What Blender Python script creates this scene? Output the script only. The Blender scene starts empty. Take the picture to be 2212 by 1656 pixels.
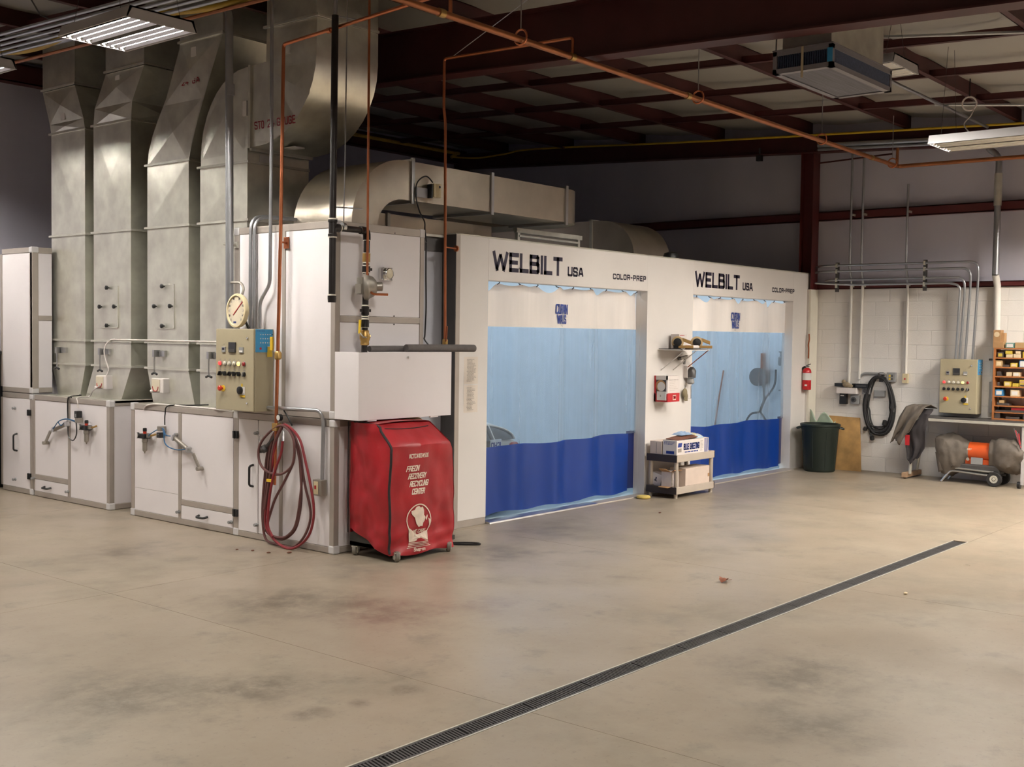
import bpy, bmesh, math, random
from mathutils import Vector, Matrix, noise
random.seed(11)
SC = bpy.context.scene
COL = SC.collection
PI = math.pi
sin, cos = math.sin, math.cos

# ------------------------------------------------------------------ camera
F_PX, W_PX, H_PX = 2478.0, 2212, 1656
yaw, pitch, roll = math.radians(39.755), math.radians(-2.395), math.radians(0.763)
fwd = Vector((cos(yaw)*cos(pitch), sin(yaw)*cos(pitch), sin(pitch)))
rgt = Vector((sin(yaw), -cos(yaw), 0))
upv = rgt.cross(fwd)
r2 = rgt*cos(roll) + upv*sin(roll)
u2 = -rgt*sin(roll) + upv*cos(roll)
cd = bpy.data.cameras.new('camera')
cam = bpy.data.objects.new('camera', cd)
COL.objects.link(cam)
cam.matrix_world = Matrix(((r2.x, u2.x, -fwd.x, -6.5447), (r2.y, u2.y, -fwd.y, -7.4129), (r2.z, u2.z, -fwd.z, 1.9), (0, 0, 0, 1)))
cd.sensor_width = 36.0
cd.sensor_fit = 'HORIZONTAL'
cd.lens = F_PX / W_PX * 36.0
cd.clip_end = 200
SC.camera = cam

# ------------------------------------------------------------------ world, exposure
wd = bpy.data.worlds.new('world')
SC.world = wd
wd.use_nodes = True
wd.node_tree.nodes['Background'].inputs[0].default_value = (0.5, 0.55, 0.65, 1)
wd.node_tree.nodes['Background'].inputs[1].default_value = 0.02
SC.view_settings.view_transform = 'Standard'
SC.view_settings.look = 'None'
SC.view_settings.gamma = 1.0
SC.view_settings.use_curve_mapping = False
SC.view_settings.exposure = 0.0
TUBE_POWER = 235.0          # radiance of the shop's fluorescent tubes
BOOTH_POWER = 17.0          # radiance of the booth's daylight tubes
TUBE_COL = (1.0, 0.95, 0.87)
BOOTH_COL = (0.80, 0.905, 1.0)
SC.cycles.use_denoising = True
SC.cycles.max_bounces = 7
SC.cycles.diffuse_bounces = 4
SC.cycles.glossy_bounces = 3
SC.cycles.transparent_max_bounces = 12
SC.cycles.caustics_reflective = False
SC.cycles.caustics_refractive = False
SC.cycles.sample_clamp_indirect = 4.0

# ------------------------------------------------------------------ materials
def nd(nt, t, **k):
    n = nt.nodes.new(t)
    for a, b in k.items():
        setattr(n, a, b)
    return n

def M(name, col, rough=0.5, metal=0.0, var=0.06, scale=6.0, bump=0.0, bscale=60.0, spec=0.5, emit=0.0, ecol=None, stretch=None, trans=0.0):
    m = bpy.data.materials.new(name)
    m.use_nodes = True
    nt = m.node_tree
    p = nt.nodes['Principled BSDF']
    p.inputs['Roughness'].default_value = rough
    p.inputs['Metallic'].default_value = metal
    p.inputs['Specular IOR Level'].default_value = spec
    tc = nd(nt, 'ShaderNodeTexCoord')
    src = tc.outputs['Object']
    if stretch:
        mp = nd(nt, 'ShaderNodeMapping')
        mp.inputs['Scale'].default_value = stretch
        nt.links.new(src, mp.inputs['Vector'])
        src = mp.outputs['Vector']
    nz = nd(nt, 'ShaderNodeTexNoise')
    nz.inputs['Scale'].default_value = scale
    nz.inputs['Detail'].default_value = 4
    nt.links.new(src, nz.inputs['Vector'])
    mx = nd(nt, 'ShaderNodeMix', data_type='RGBA')
    mx.inputs['A'].default_value = tuple(max(0, c*(1-var)) for c in col) + (1,)
    mx.inputs['B'].default_value = tuple(min(1, c*(1+var)) for c in col) + (1,)
    rp = nd(nt, 'ShaderNodeMapRange')
    rp.inputs['From Min'].default_value = 0.3
    rp.inputs['From Max'].default_value = 0.7
    nt.links.new(nz.outputs['Fac'], rp.inputs['Value'])
    nt.links.new(rp.outputs['Result'], mx.inputs['Factor'])
    nt.links.new(mx.outputs['Result'], p.inputs['Base Color'])
    if bump:
        nb = nd(nt, 'ShaderNodeTexNoise')
        nb.inputs['Scale'].default_value = bscale
        nb.inputs['Detail'].default_value = 3
        nt.links.new(src, nb.inputs['Vector'])
        bp = nd(nt, 'ShaderNodeBump')
        bp.inputs['Strength'].default_value = bump
        bp.inputs['Distance'].default_value = 0.01
        nt.links.new(nb.outputs['Fac'], bp.inputs['Height'])
        nt.links.new(bp.outputs['Normal'], p.inputs['Normal'])
    if emit:
        p.inputs['Emission Color'].default_value = tuple(ecol or col) + (1,)
        p.inputs['Emission Strength'].default_value = emit
    if trans:
        p.inputs['Transmission Weight'].default_value = trans
    return m

def concrete(name, floor_stains=True):
    m = bpy.data.materials.new(name)
    m.use_nodes = True
    nt = m.node_tree
    L = nt.links.new
    p = nt.nodes['Principled BSDF']
    geo = nd(nt, 'ShaderNodeNewGeometry')
    def noise_(scale, detail, lo, hi, rough=0.6):
        n = nd(nt, 'ShaderNodeTexNoise')
        n.inputs['Scale'].default_value = scale
        n.inputs['Detail'].default_value = detail
        n.inputs['Roughness'].default_value = rough
        L(geo.outputs['Position'], n.inputs['Vector'])
        r = nd(nt, 'ShaderNodeMapRange')
        r.inputs['From Min'].default_value = lo
        r.inputs['From Max'].default_value = hi
        L(n.outputs['Fac'], r.inputs['Value'])
        return r.outputs['Result']
    def mix(fac, a, b, blend='MIX', k=1.0):
        x = nd(nt, 'ShaderNodeMix', data_type='RGBA', blend_type=blend)
        if k != 1.0:
            mm = nd(nt, 'ShaderNodeMath', operation='MULTIPLY')
            L(fac, mm.inputs[0]); mm.inputs[1].default_value = k
            fac = mm.outputs[0]
        L(fac, x.inputs['Factor'])
        for s, v in (('A', a), ('B', b)):
            if isinstance(v, tuple):
                x.inputs[s].default_value = v + (1,)
            else:
                L(v, x.inputs[s])
        return x.outputs['Result']
    c = mix(noise_(0.9, 5, 0.35, 0.65), (0.272, 0.216, 0.158), (0.318, 0.258, 0.192))
    c = mix(noise_(0.55, 8, 0.50, 0.72, 0.7), c, (0.165, 0.14, 0.10), k=0.8)
    c = mix(noise_(2.3, 9, 0.56, 0.72, 0.7), c, (0.13, 0.112, 0.085), k=0.8)
    c = mix(noise_(7.0, 6, 0.3, 0.75, 0.7), c, (0.36, 0.32, 0.255), k=0.35)
    c = mix(noise_(34.0, 3, 0.60, 0.75), c, (0.15, 0.125, 0.09), k=0.5)
    # stains that lie on this floor: (x, y, radius, colour, strength, aspect)
    nzd = nd(nt, 'ShaderNodeTexNoise')
    nzd.inputs['Scale'].default_value = 2.6
    nzd.inputs['Detail'].default_value = 7
    nzd.inputs['Roughness'].default_value = 0.7
    L(geo.outputs['Position'], nzd.inputs['Vector'])
    stains = [(-1.15, -1.75, 0.62, (0.23, 0.125, 0.10), 0.75), (-0.55, -2.1, 0.4, (0.22, 0.13, 0.11), 0.6), (-1.45, -1.1, 0.75, (0.215, 0.172, 0.128), 0.85),
              (-1.1, 1.4, 0.6, (0.225, 0.18, 0.134), 0.75), (-0.35, 0.75, 0.35, (0.20, 0.15, 0.11), 0.6), (-3.3, -2.1, 0.75, (0.225, 0.18, 0.134), 0.85),
              (-2.75, -2.5, 0.5, (0.215, 0.172, 0.128), 0.85), (-2.23, -3.12, 0.13, (0.21, 0.165, 0.12), 1.0), (-2.83, -3.03, 0.16, (0.21, 0.165, 0.12), 1.0),
              (-2.55, -3.1, 0.1, (0.21, 0.165, 0.12), 1.0), (0.02, -3.3, 0.3, (0.26, 0.24, 0.2), 0.6), (1.0, -1.0, 0.55, (0.20, 0.165, 0.13), 0.7),
              (2.2, -0.55, 0.6, (0.22, 0.18, 0.14), 0.6), (-0.6, -4.6, 0.7, (0.225, 0.18, 0.134), 0.8), (-1.3, -5.0, 0.5, (0.225, 0.18, 0.134), 0.8),
              (6.2, -0.8, 0.8, (0.25, 0.225, 0.185), 0.6), (7.8, -1.6, 0.6, (0.22, 0.2, 0.16), 0.6), (3.4, -2.2, 0.5, (0.27, 0.24, 0.2), 0.5), (-0.3, -0.6, 0.5, (0.2, 0.18, 0.17), 0.4)]
    fine = noise_(4.5, 10, 0.36, 0.58, 0.75)
    for (x, y, r, col, k) in stains:
        vs = nd(nt, 'ShaderNodeVectorMath', operation='SUBTRACT')
        L(geo.outputs['Position'], vs.inputs[0]); vs.inputs[1].default_value = (x, y, 0)
        ln = nd(nt, 'ShaderNodeVectorMath', operation='LENGTH')
        L(vs.outputs[0], ln.inputs[0])
        a = nd(nt, 'ShaderNodeMapRange')
        a.inputs['From Min'].default_value = 0.0; a.inputs['From Max'].default_value = r*1.5
        a.inputs['To Min'].default_value = 0.62; a.inputs['To Max'].default_value = -0.25
        L(ln.outputs['Value'], a.inputs['Value'])
        s = nd(nt, 'ShaderNodeMath', operation='ADD')
        L(a.outputs['Result'], s.inputs[0]); L(nzd.outputs['Fac'], s.inputs[1])
        rr = nd(nt, 'ShaderNodeMapRange')
        rr.inputs['From Min'].default_value = 0.62; rr.inputs['From Max'].default_value = 1.0
        L(s.outputs[0], rr.inputs['Value'])
        mk = nd(nt, 'ShaderNodeMath', operation='MULTIPLY')
        L(rr.outputs['Result'], mk.inputs[0]); L(fine, mk.inputs[1])
        c = mix(mk.outputs[0], c, tuple(q*0.60 for q in col), k=k)
    L(c, p.inputs['Base Color'])
    rg = nd(nt, 'ShaderNodeMapRange')
    rg.inputs['To Min'].default_value = 0.27; rg.inputs['To Max'].default_value = 0.46
    L(noise_(1.1, 3, 0.25, 0.75, 0.4), rg.inputs['Value'])
    L(rg.outputs['Result'], p.inputs['Roughness'])
    p.inputs['Specular IOR Level'].default_value = 0.45
    bp = nd(nt, 'ShaderNodeBump')
    bp.inputs['Strength'].default_value = 0.12
    bp.inputs['Distance'].default_value = 0.004
    nb = nd(nt, 'ShaderNodeTexNoise')
    nb.inputs['Scale'].default_value = 9; nb.inputs['Detail'].default_value = 8
    L(geo.outputs['Position'], nb.inputs['Vector'])
    L(nb.outputs['Fac'], bp.inputs['Height'])
    L(bp.outputs['Normal'], p.inputs['Normal'])
    return m

def vinyl(name, tint, haze, hazecol, rough=0.25):
    """clear curtain vinyl: tinted transparency, a gloss coat and cloudy streaks"""
    m = bpy.data.materials.new(name)
    m.use_nodes = True
    nt = m.node_tree
    L = nt.links.new
    nt.nodes.remove(nt.nodes['Principled BSDF'])
    out = nt.nodes['Material Output']
    tr = nd(nt, 'ShaderNodeBsdfTransparent'); tr.inputs[0].default_value = tint + (1,)
    df = nd(nt, 'ShaderNodeBsdfDiffuse'); df.inputs[0].default_value = hazecol + (1,)
    tl = nd(nt, 'ShaderNodeBsdfTranslucent'); tl.inputs[0].default_value = hazecol + (1,)
    gl = nd(nt, 'ShaderNodeBsdfGlossy'); gl.inputs['Roughness'].default_value = rough
    gl.inputs[0].default_value = (0.9, 0.9, 0.9, 1)
    geo = nd(nt, 'ShaderNodeNewGeometry')
    mp = nd(nt, 'ShaderNodeMapping'); mp.inputs['Scale'].default_value = (7, .2, 0.16)
    L(geo.outputs['Position'], mp.inputs['Vector'])
    nz = nd(nt, 'ShaderNodeTexNoise'); nz.inputs['Scale'].default_value = 1.6; nz.inputs['Detail'].default_value = 4
    L(mp.outputs['Vector'], nz.inputs['Vector'])
    rr = nd(nt, 'ShaderNodeMapRange')
    rr.inputs['From Min'].default_value = 0.3; rr.inputs['From Max'].default_value = 0.7
    rr.inputs['To Min'].default_value = haze*0.65; rr.inputs['To Max'].default_value = haze*1.35
    L(nz.outputs['Fac'], rr.inputs['Value'])
    h = nd(nt, 'ShaderNodeMixShader'); h.inputs[0].default_value = 0.65
    L(df.outputs[0], h.inputs[1]); L(tl.outputs[0], h.inputs[2])
    a = nd(nt, 'ShaderNodeMixShader')
    L(rr.outputs['Result'], a.inputs[0]); L(tr.outputs[0], a.inputs[1]); L(h.outputs[0], a.inputs[2])
    fr = nd(nt, 'ShaderNodeFresnel'); fr.inputs[0].default_value = 1.4
    b = nd(nt, 'ShaderNodeMixShader')
    L(fr.outputs[0], b.inputs[0]); L(a.outputs[0], b.inputs[1]); L(gl.outputs[0], b.inputs[2])
    L(b.outputs[0], out.inputs[0])
    return m

def cloth_translucent(name, col, k=0.35, rough=0.45):
    m = bpy.data.materials.new(name)
    m.use_nodes = True
    nt = m.node_tree
    L = nt.links.new
    p = nt.nodes['Principled BSDF']
    geo = nd(nt, 'ShaderNodeNewGeometry')
    mp = nd(nt, 'ShaderNodeMapping'); mp.inputs['Scale'].default_value = (5, 1, 0.6)
    L(geo.outputs['Position'], mp.inputs['Vector'])
    nz = nd(nt, 'ShaderNodeTexNoise'); nz.inputs['Scale'].default_value = 2; nz.inputs['Detail'].default_value = 6
    L(mp.outputs['Vector'], nz.inputs['Vector'])
    mx = nd(nt, 'ShaderNodeMix', data_type='RGBA')
    mx.inputs['A'].default_value = tuple(c*0.9 for c in col) + (1,)
    mx.inputs['B'].default_value = tuple(min(1, c*1.08) for c in col) + (1,)
    L(nz.outputs['Fac'], mx.inputs['Factor'])
    L(mx.outputs['Result'], p.inputs['Base Color'])
    p.inputs['Roughness'].default_value = rough
    tl = nd(nt, 'ShaderNodeBsdfTranslucent')
    L(mx.outputs['Result'], tl.inputs[0])
    a = nd(nt, 'ShaderNodeMixShader'); a.inputs[0].default_value = k
    L(p.outputs[0], a.inputs[1]); L(tl.outputs[0], a.inputs[2])
    L(a.outputs[0], nt.nodes['Material Output'].inputs[0])
    return m

WHITE = M('white_panel', (0.81, 0.765, 0.775), 0.42, var=0.025, scale=2)
WHITEB = M('booth_panel', (0.74, 0.70, 0.67), 0.5, var=0.03, scale=1.5)
RAIL = M('anodised_rail', (0.44, 0.39, 0.345), 0.42, 0.35, var=0.05)
CAP = M('corner_plastic', (0.62, 0.60, 0.60), 0.5, var=0.02)
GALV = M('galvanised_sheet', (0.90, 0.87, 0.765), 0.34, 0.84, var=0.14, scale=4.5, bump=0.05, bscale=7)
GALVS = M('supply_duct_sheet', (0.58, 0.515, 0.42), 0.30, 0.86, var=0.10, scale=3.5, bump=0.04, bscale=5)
GALVD = M('galvanised_bar', (0.66, 0.64, 0.56), 0.35, 0.5, var=0.1, scale=9)
STEEL = M('bright_steel', (0.62, 0.62, 0.62), 0.28, 0.95, var=0.06)
CHROME = M('chrome', (0.78, 0.78, 0.76), 0.12, 1.0, var=0.03)
COND = M('conduit_steel', (0.46, 0.47, 0.49), 0.34, 0.85, var=0.08)
CONDW = M('conduit_painted_white', (0.72, 0.69, 0.64), 0.5, var=0.03)
PRIMER = M('red_primer_steel', (0.060, 0.010, 0.010), 0.55, var=0.15, scale=3)
PRIMERL = M('red_primer_girt', (0.085, 0.012, 0.012), 0.5, var=0.12, scale=3)
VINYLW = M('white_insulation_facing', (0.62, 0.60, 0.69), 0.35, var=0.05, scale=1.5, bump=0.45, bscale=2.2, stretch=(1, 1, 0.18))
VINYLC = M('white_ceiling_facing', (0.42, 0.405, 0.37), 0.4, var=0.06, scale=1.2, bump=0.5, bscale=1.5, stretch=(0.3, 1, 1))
CMU = M('white_painted_block', (0.82, 0.785, 0.75), 0.6, var=0.03, scale=3, bump=0.25, bscale=70)
MORTAR = M('painted_mortar', (0.76, 0.73, 0.70), 0.8, var=0.05)
CONC = concrete('sealed_concrete')
GROOVE = M('joint_dirt', (0.24, 0.20, 0.15), 0.9, var=0.2)
IRON = M('cast_grate', (0.060, 0.055, 0.055), 0.55, 0.3, var=0.25, scale=12)
DARK = M('drain_dark', (0.008, 0.008, 0.008), 0.9)
BLACK = M('black_plastic', (0.012, 0.012, 0.013), 0.4, var=0.1)
BLACKP = M('black_iron_pipe', (0.022, 0.018, 0.017), 0.38, 0.4, var=0.2)
RUBBER = M('black_rubber', (0.018, 0.017, 0.018), 0.6, var=0.1)
COPPER = M('copper_tube', (0.62, 0.215, 0.10), 0.30, 0.9, var=0.18, scale=5)
COPPERD = M('dull_copper', (0.36, 0.13, 0.05), 0.42, 0.6, var=0.2, scale=4)
BRASS = M('brass', (0.48, 0.30, 0.10), 0.35, 0.75, var=0.15)
CAST = M('cast_aluminium', (0.34, 0.31, 0.27), 0.42, 0.6, var=0.08)
PTFE = M('thread_tape', (0.72, 0.68, 0.58), 0.6)
BEIGE = M('beige_cabinet', (0.42, 0.365, 0.245), 0.42, var=0.03)
CREAM = M('cream_plastic', (0.70, 0.60, 0.38), 0.35, var=0.03)
DIAL = M('dial_paper', (0.70, 0.62, 0.47), 0.25, var=0.03)
INK = M('dark_print', (0.012, 0.008, 0.030), 0.5, var=0.1)
INKG = M('grey_print', (0.33, 0.29, 0.26), 0.6)
INKB = M('blue_print', (0.018, 0.045, 0.26), 0.5, var=0.1)
INKR = M('red_print', (0.42, 0.02, 0.03), 0.5)
INKW = M('cream_print', (0.80, 0.66, 0.54), 0.6, var=0.08, scale=20)
BLUELAB = M('blue_label', (0.05, 0.32, 0.62), 0.35, var=0.04)
REDLAMP = M('red_lamp_lit', (0.85, 0.04, 0.04), 0.3, emit=1.2, ecol=(1, 0.06, 0.06))
AMBLAMP = M('amber_lamp_lit', (0.95, 0.65, 0.2), 0.3, emit=1.6, ecol=(1, 0.66, 0.22))
CLRLAMP = M('clear_lamp_off', (0.66, 0.62, 0.52), 0.3)
REDOFF = M('red_lamp_off', (0.28, 0.02, 0.02), 0.3)
YELLOW = M('yellow_plastic', (0.72, 0.48, 0.03), 0.45)
YELLOWD = M('yellow_hose', (0.50, 0.33, 0.045), 0.5, var=0.1)
REDPL = M('red_plastic', (0.55, 0.045, 0.02), 0.35)
SCREEN = M('grey_display', (0.035, 0.035, 0.038), 0.2)
HOSEB = M('brown_rubber_hose', (0.125, 0.048, 0.045), 0.5, var=0.15)
HOSER = M('red_rubber_hose', (0.24, 0.022, 0.03), 0.45, var=0.1)
BLUEHOSE = M('blue_air_line', (0.02, 0.12, 0.27), 0.4)
REDCLOTH = M('red_vinyl_cover', (0.37, 0.013, 0.020), 0.42, var=0.25, scale=3.5, bump=0.35, bscale=7)
PIPING = M('black_piping', (0.02, 0.013, 0.015), 0.6)
TRAYM = M('dark_olive_steel', (0.03, 0.028, 0.022), 0.5, var=0.2)
FOAM = M('grey_pipe_foam', (0.13, 0.115, 0.11), 0.9, var=0.12, scale=20, bump=0.2)
PAPER = M('paper', (0.76, 0.68, 0.60), 0.7, var=0.04)
PAPERW = M('white_sticker', (0.72, 0.69, 0.66), 0.6)
CURT_W = cloth_translucent('white_curtain_vinyl', (0.90, 0.815, 0.745), 0.14)
CURT_B = cloth_translucent('blue_curtain_vinyl', (0.006, 0.044, 0.265), 0.12, 0.35)
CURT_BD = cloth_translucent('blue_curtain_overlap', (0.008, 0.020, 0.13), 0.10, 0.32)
CURT_C = vinyl('clear_curtain_vinyl', (0.80, 0.875, 0.95), 0.20, (0.62, 0.70, 0.78), 0.4)
BOOTHW = M('booth_white_wall', (0.74, 0.80, 0.84), 0.45, var=0.03)
BOOTHF = M('booth_floor_paint', (0.45, 0.56, 0.62), 0.4, var=0.06)
TUBE = M('fluorescent_tube', (1, 1, 1), 0.3, emit=TUBE_POWER, ecol=TUBE_COL)
TUBE2 = M('boosted_fluorescent_tube', (1, 1, 1), 0.3, emit=TUBE_POWER*1.75, ecol=(1.0, .93, .83))  # stronger than the other shop tubes, boosted to brighten the block wall
TUBEB = M('booth_tube', (1, 1, 1), 0.3, emit=BOOTH_POWER, ecol=BOOTH_COL)
FIXW = M('white_enamel', (0.48, 0.46, 0.46), 0.3, var=0.02)
REFL = M('fixture_reflector', (0.74, 0.72, 0.68), 0.07, 1.0, var=0.03)
SHELFP = M('taupe_plastic', (0.50, 0.43, 0.36), 0.55, var=0.04)
SHELFD = M('dark_shelf_end', (0.035, 0.027, 0.028), 0.55)
CARD = M('white_cardboard', (0.72, 0.66, 0.63), 0.75, var=0.05)
CARDP = M('pinkish_cardboard', (0.66, 0.54, 0.46), 0.75, var=0.06)
KRAFT = M('kraft_cardboard', (0.42, 0.24, 0.11), 0.8, var=0.1)
KRAFTD = M('dark_cardboard', (0.16, 0.06, 0.035), 0.8, var=0.2)
TANTOOL = M('tan_tool_plastic', (0.30, 0.175, 0.055), 0.45, var=0.1)
TANLIGHT = M('pale_tool_plastic', (0.48, 0.34, 0.18), 0.5)
REDBOX = M('red_box_print', (0.48, 0.018, 0.025), 0.55, var=0.05)
BIN = M('dark_green_plastic', (0.010, 0.018, 0.013), 0.5, var=0.2, scale=3)
BAG = M('pale_green_film', (0.36, 0.44, 0.33), 0.35, var=0.1)
PLY = M('plywood_sheet', (0.46, 0.27, 0.10), 0.65, var=0.3, scale=5)
EXTR = M('extinguisher_red', (0.50, 0.015, 0.02), 0.25)
ORANGE = M('orange_enamel', (0.60, 0.09, 0.018), 0.35, var=0.08)
CASTW = M('grey_caster_tread', (.20, .18, .15), .6)
TARP = M('grey_brown_cloth', (0.115, 0.095, 0.078), 0.75, var=0.25, scale=7, bump=0.4, bscale=16)
TARPD = M('charcoal_cloth', (0.035, 0.030, 0.033), 0.8, var=0.3, scale=7, bump=0.4, bscale=14)
OAK = M('orange_brown_steel', (0.40, 0.15, 0.045), 0.5, var=0.1)
GREYP = M('grey_plastic', (0.27, 0.27, 0.27), 0.5, var=0.06)
GREYD = M('dark_grey_metal', (0.09, 0.085, 0.085), 0.45, 0.4, var=0.1)
GREYBLUE = M('grey_blue_panel', (0.42, 0.43, 0.48), 0.5, var=0.04)
WOOD = M('weathered_wood', (0.36, 0.23, 0.14), 0.7, var=0.2, scale=8)
PARTYEL = M('yellow_parts_box', (0.62, 0.46, 0.06), 0.6, var=0.1)
PARTTAN = M('tan_parts_box', (0.46, 0.30, 0.14), 0.7, var=0.1)
PARTPALE = M('pale_parts_box', (0.70, 0.56, 0.36), 0.65, var=0.06)
PARTDK = M('dark_parts_box', (0.07, 0.055, 0.05), 0.6, var=0.2)
PARTBL = M('blue_parts_box', (0.04, 0.20, 0.42), 0.55)
PARTGR = M('green_parts_box', (0.16, 0.30, 0.26), 0.6)
GLASSCAR = M('car_window_glass', (0.02, 0.025, 0.03), 0.08, spec=0.7)
CARP = M('car_silver_paint', (0.58, 0.59, 0.56), 0.3, 0.0, var=0.03)
PLATE = M('plate_white', (0.72, 0.78, 0.82), 0.4)
TAILR = M('tail_lamp_red', (0.45, 0.02, 0.02), 0.2)
FILTG = M('grey_filter_media', (0.15, 0.15, 0.175), 0.8, var=0.3, scale=6, stretch=(.3, 12, 1))
FILTBL = M('blue_filter_mesh', (0.05, 0.068, 0.125), 0.7, var=0.25, scale=40)
UNITG = M('air_cleaner_grey', (0.26, 0.25, 0.27), 0.45, 0.2, var=0.06)
TAPE = M('masking_tape', (0.60, 0.50, 0.33), 0.6)
LEAFM = M('dry_leaf', (0.22, 0.065, 0.025), 0.7, var=0.3, scale=30)
SPONGE = M('yellow_sponge', (0.62, 0.46, 0.12), 0.8)
RUST = M('rusty_copper', (0.32, 0.085, 0.03), 0.5, 0.3, var=0.25)

# ------------------------------------------------------------------ mesh helpers
ORG = {}

class MB:
    def __init__(s):
        s.v = []; s.f = []
    def add(s, vs, fs):
        b = len(s.v)
        s.v += [Vector(p) for p in vs]
        s.f += [tuple(b+i for i in f) for f in fs]
        return s
    def box(s, x0, x1, y0, y1, z0, z1):
        if x0 > x1: x0, x1 = x1, x0
        if y0 > y1: y0, y1 = y1, y0
        if z0 > z1: z0, z1 = z1, z0
        return s.add([(x0, y0, z0), (x1, y0, z0), (x1, y1, z0), (x0, y1, z0), (x0, y0, z1), (x1, y0, z1), (x1, y1, z1), (x0, y1, z1)],
                     [(0, 3, 2, 1), (4, 5, 6, 7), (0, 1, 5, 4), (1, 2, 6, 5), (2, 3, 7, 6), (3, 0, 4, 7)])
    def hexa(s, p):
        return s.add(p, [(0, 3, 2, 1), (4, 5, 6, 7), (0, 1, 5, 4), (1, 2, 6, 5), (2, 3, 7, 6), (3, 0, 4, 7)])
    def obox(s, c, a, b, d):
        c, a, b, d = Vector(c), Vector(a), Vector(b), Vector(d)
        return s.hexa([c-a-b-d, c+a-b-d, c+a+b-d, c-a+b-d, c-a-b+d, c+a-b+d, c+a+b+d, c-a+b+d])
    def tube(s, pts, r, n=8, closed=False, caps=True):
        pts = [Vector(p) for p in pts]
        m = len(pts)
        rs = r if isinstance(r, (list, tuple)) else [r]*m
        tg = []
        for i in range(m):
            a = pts[(i-1) % m] if (closed or i > 0) else pts[i]
            b = pts[(i+1) % m] if (closed or i < m-1) else pts[i]
            t = b-a
            tg.append(t.normalized() if t.length > 1e-9 else Vector((0, 0, 1)))
        ref = Vector((0, 0, 1)) if abs(tg[0].z) < 0.9 else Vector((1, 0, 0))
        nv = (ref - tg[0]*ref.dot(tg[0])).normalized()
        base = len(s.v)
        for i in range(m):
            nv = nv - tg[i]*nv.dot(tg[i])
            nv = nv.normalized() if nv.length > 1e-6 else Vector((1, 0, 0))
            bn = tg[i].cross(nv)
            for k in range(n):
                a = 2*PI*k/n
                s.v.append(pts[i] + (nv*cos(a)+bn*sin(a))*rs[i])
        for i in range(m if closed else m-1):
            j = (i+1) % m
            for k in range(n):
                k2 = (k+1) % n
                s.f.append((base+i*n+k, base+i*n+k2, base+j*n+k2, base+j*n+k))
        if caps and not closed:
            s.f.append(tuple(base+k for k in reversed(range(n))))
            s.f.append(tuple(base+(m-1)*n+k for k in range(n)))
        return s
    def cyl(s, p0, p1, r, n=12, r2_=None):
        return s.tube([p0, p1], [r, r if r2_ is None else r2_], n)
    def lathe(s, prof, o, ax=(0, 0, 1), n=16):
        o = Vector(o); ax = Vector(ax).normalized()
        ref = Vector((0, 0, 1)) if abs(ax.z) < 0.9 else Vector((1, 0, 0))
        u = (ref-ax*ref.dot(ax)).normalized(); w = ax.cross(u)
        base = len(s.v)
        for (r, h) in prof:
            for k in range(n):
                a = 2*PI*k/n
                s.v.append(o+ax*h+(u*cos(a)+w*sin(a))*max(r, 1e-4))
        for i in range(len(prof)-1):
            for k in range(n):
                k2 = (k+1) % n
                s.f.append((base+i*n+k, base+i*n+k2, base+(i+1)*n+k2, base+(i+1)*n+k))
        s.f.append(tuple(base+k for k in reversed(range(n))))
        s.f.append(tuple(base+(len(prof)-1)*n+k for k in range(n)))
        return s
    def prism(s, poly, fn, t0, t1):
        n = len(poly)
        b = len(s.v)
        s.v += [Vector(fn(a, c, t0)) for a, c in poly] + [Vector(fn(a, c, t1)) for a, c in poly]
        s.f.append(tuple(b+i for i in range(n)))
        s.f.append(tuple(b+n+i for i in reversed(range(n))))
        for i in range(n):
            j = (i+1) % n
            s.f.append((b+i, b+n+i, b+n+j, b+j))
        return s
    def grid(s, nu, nv, fn):
        b = len(s.v)
        for j in range(nv+1):
            for i in range(nu+1):
                s.v.append(Vector(fn(i/nu, j/nv)))
        for j in range(nv):
            for i in range(nu):
                a = b+j*(nu+1)+i
                s.f.append((a, a+1, a+nu+2, a+nu+1))
        return s
    def ball(s, c, r, n=12, m=8, sc=(1, 1, 1)):
        prof = [(r*sin(PI*i/m), -r*cos(PI*i/m)) for i in range(m+1)]
        k = len(s.v)
        s.lathe(prof, (0, 0, 0), (0, 0, 1), n)
        for i in range(k, len(s.v)):
            p = s.v[i]
            s.v[i] = Vector((c[0]+p.x*sc[0], c[1]+p.y*sc[1], c[2]+p.z*sc[2]))
        return s
    def build(s, name, mat, parent=None, smooth=False, bevel=0.0, loc=None, solid=0.0, fix=True):
        if parent is not None:
            org = ORG[parent.name]
        elif loc is not None:
            org = Vector(loc)
        else:
            xs = [p.x for p in s.v]; ys = [p.y for p in s.v]; zs = [p.z for p in s.v]
            org = Vector(((min(xs)+max(xs))/2, (min(ys)+max(ys))/2, min(zs)))
        me = bpy.data.meshes.new(name)
        me.from_pydata([tuple(p-org) for p in s.v], [], s.f)
        if fix:
            bm = bmesh.new(); bm.from_mesh(me)
            bmesh.ops.recalc_face_normals(bm, faces=bm.faces)
            bm.to_mesh(me); bm.free()
        me.materials.append(mat)
        if smooth:
            me.shade_smooth()
            me.set_sharp_from_angle(angle=math.radians(38))
        o = bpy.data.objects.new(name, me)
        COL.objects.link(o)
        if parent is not None:
            o.parent = parent
        else:
            o.location = org
        ORG[o.name] = org
        if bevel:
            b = o.modifiers.new('bevel', 'BEVEL'); b.width = bevel; b.segments = 2; b.limit_method = 'ANGLE'
            b.harden_normals = False
        if solid:
            b = o.modifiers.new('solid', 'SOLIDIFY'); b.thickness = solid; b.offset = 0
        return o

def tag(o, label=None, cat=None, group=None, kind=None):
    if label: o['label'] = label
    if cat: o['category'] = cat
    if group: o['group'] = group
    if kind: o['kind'] = kind
    return o

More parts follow.
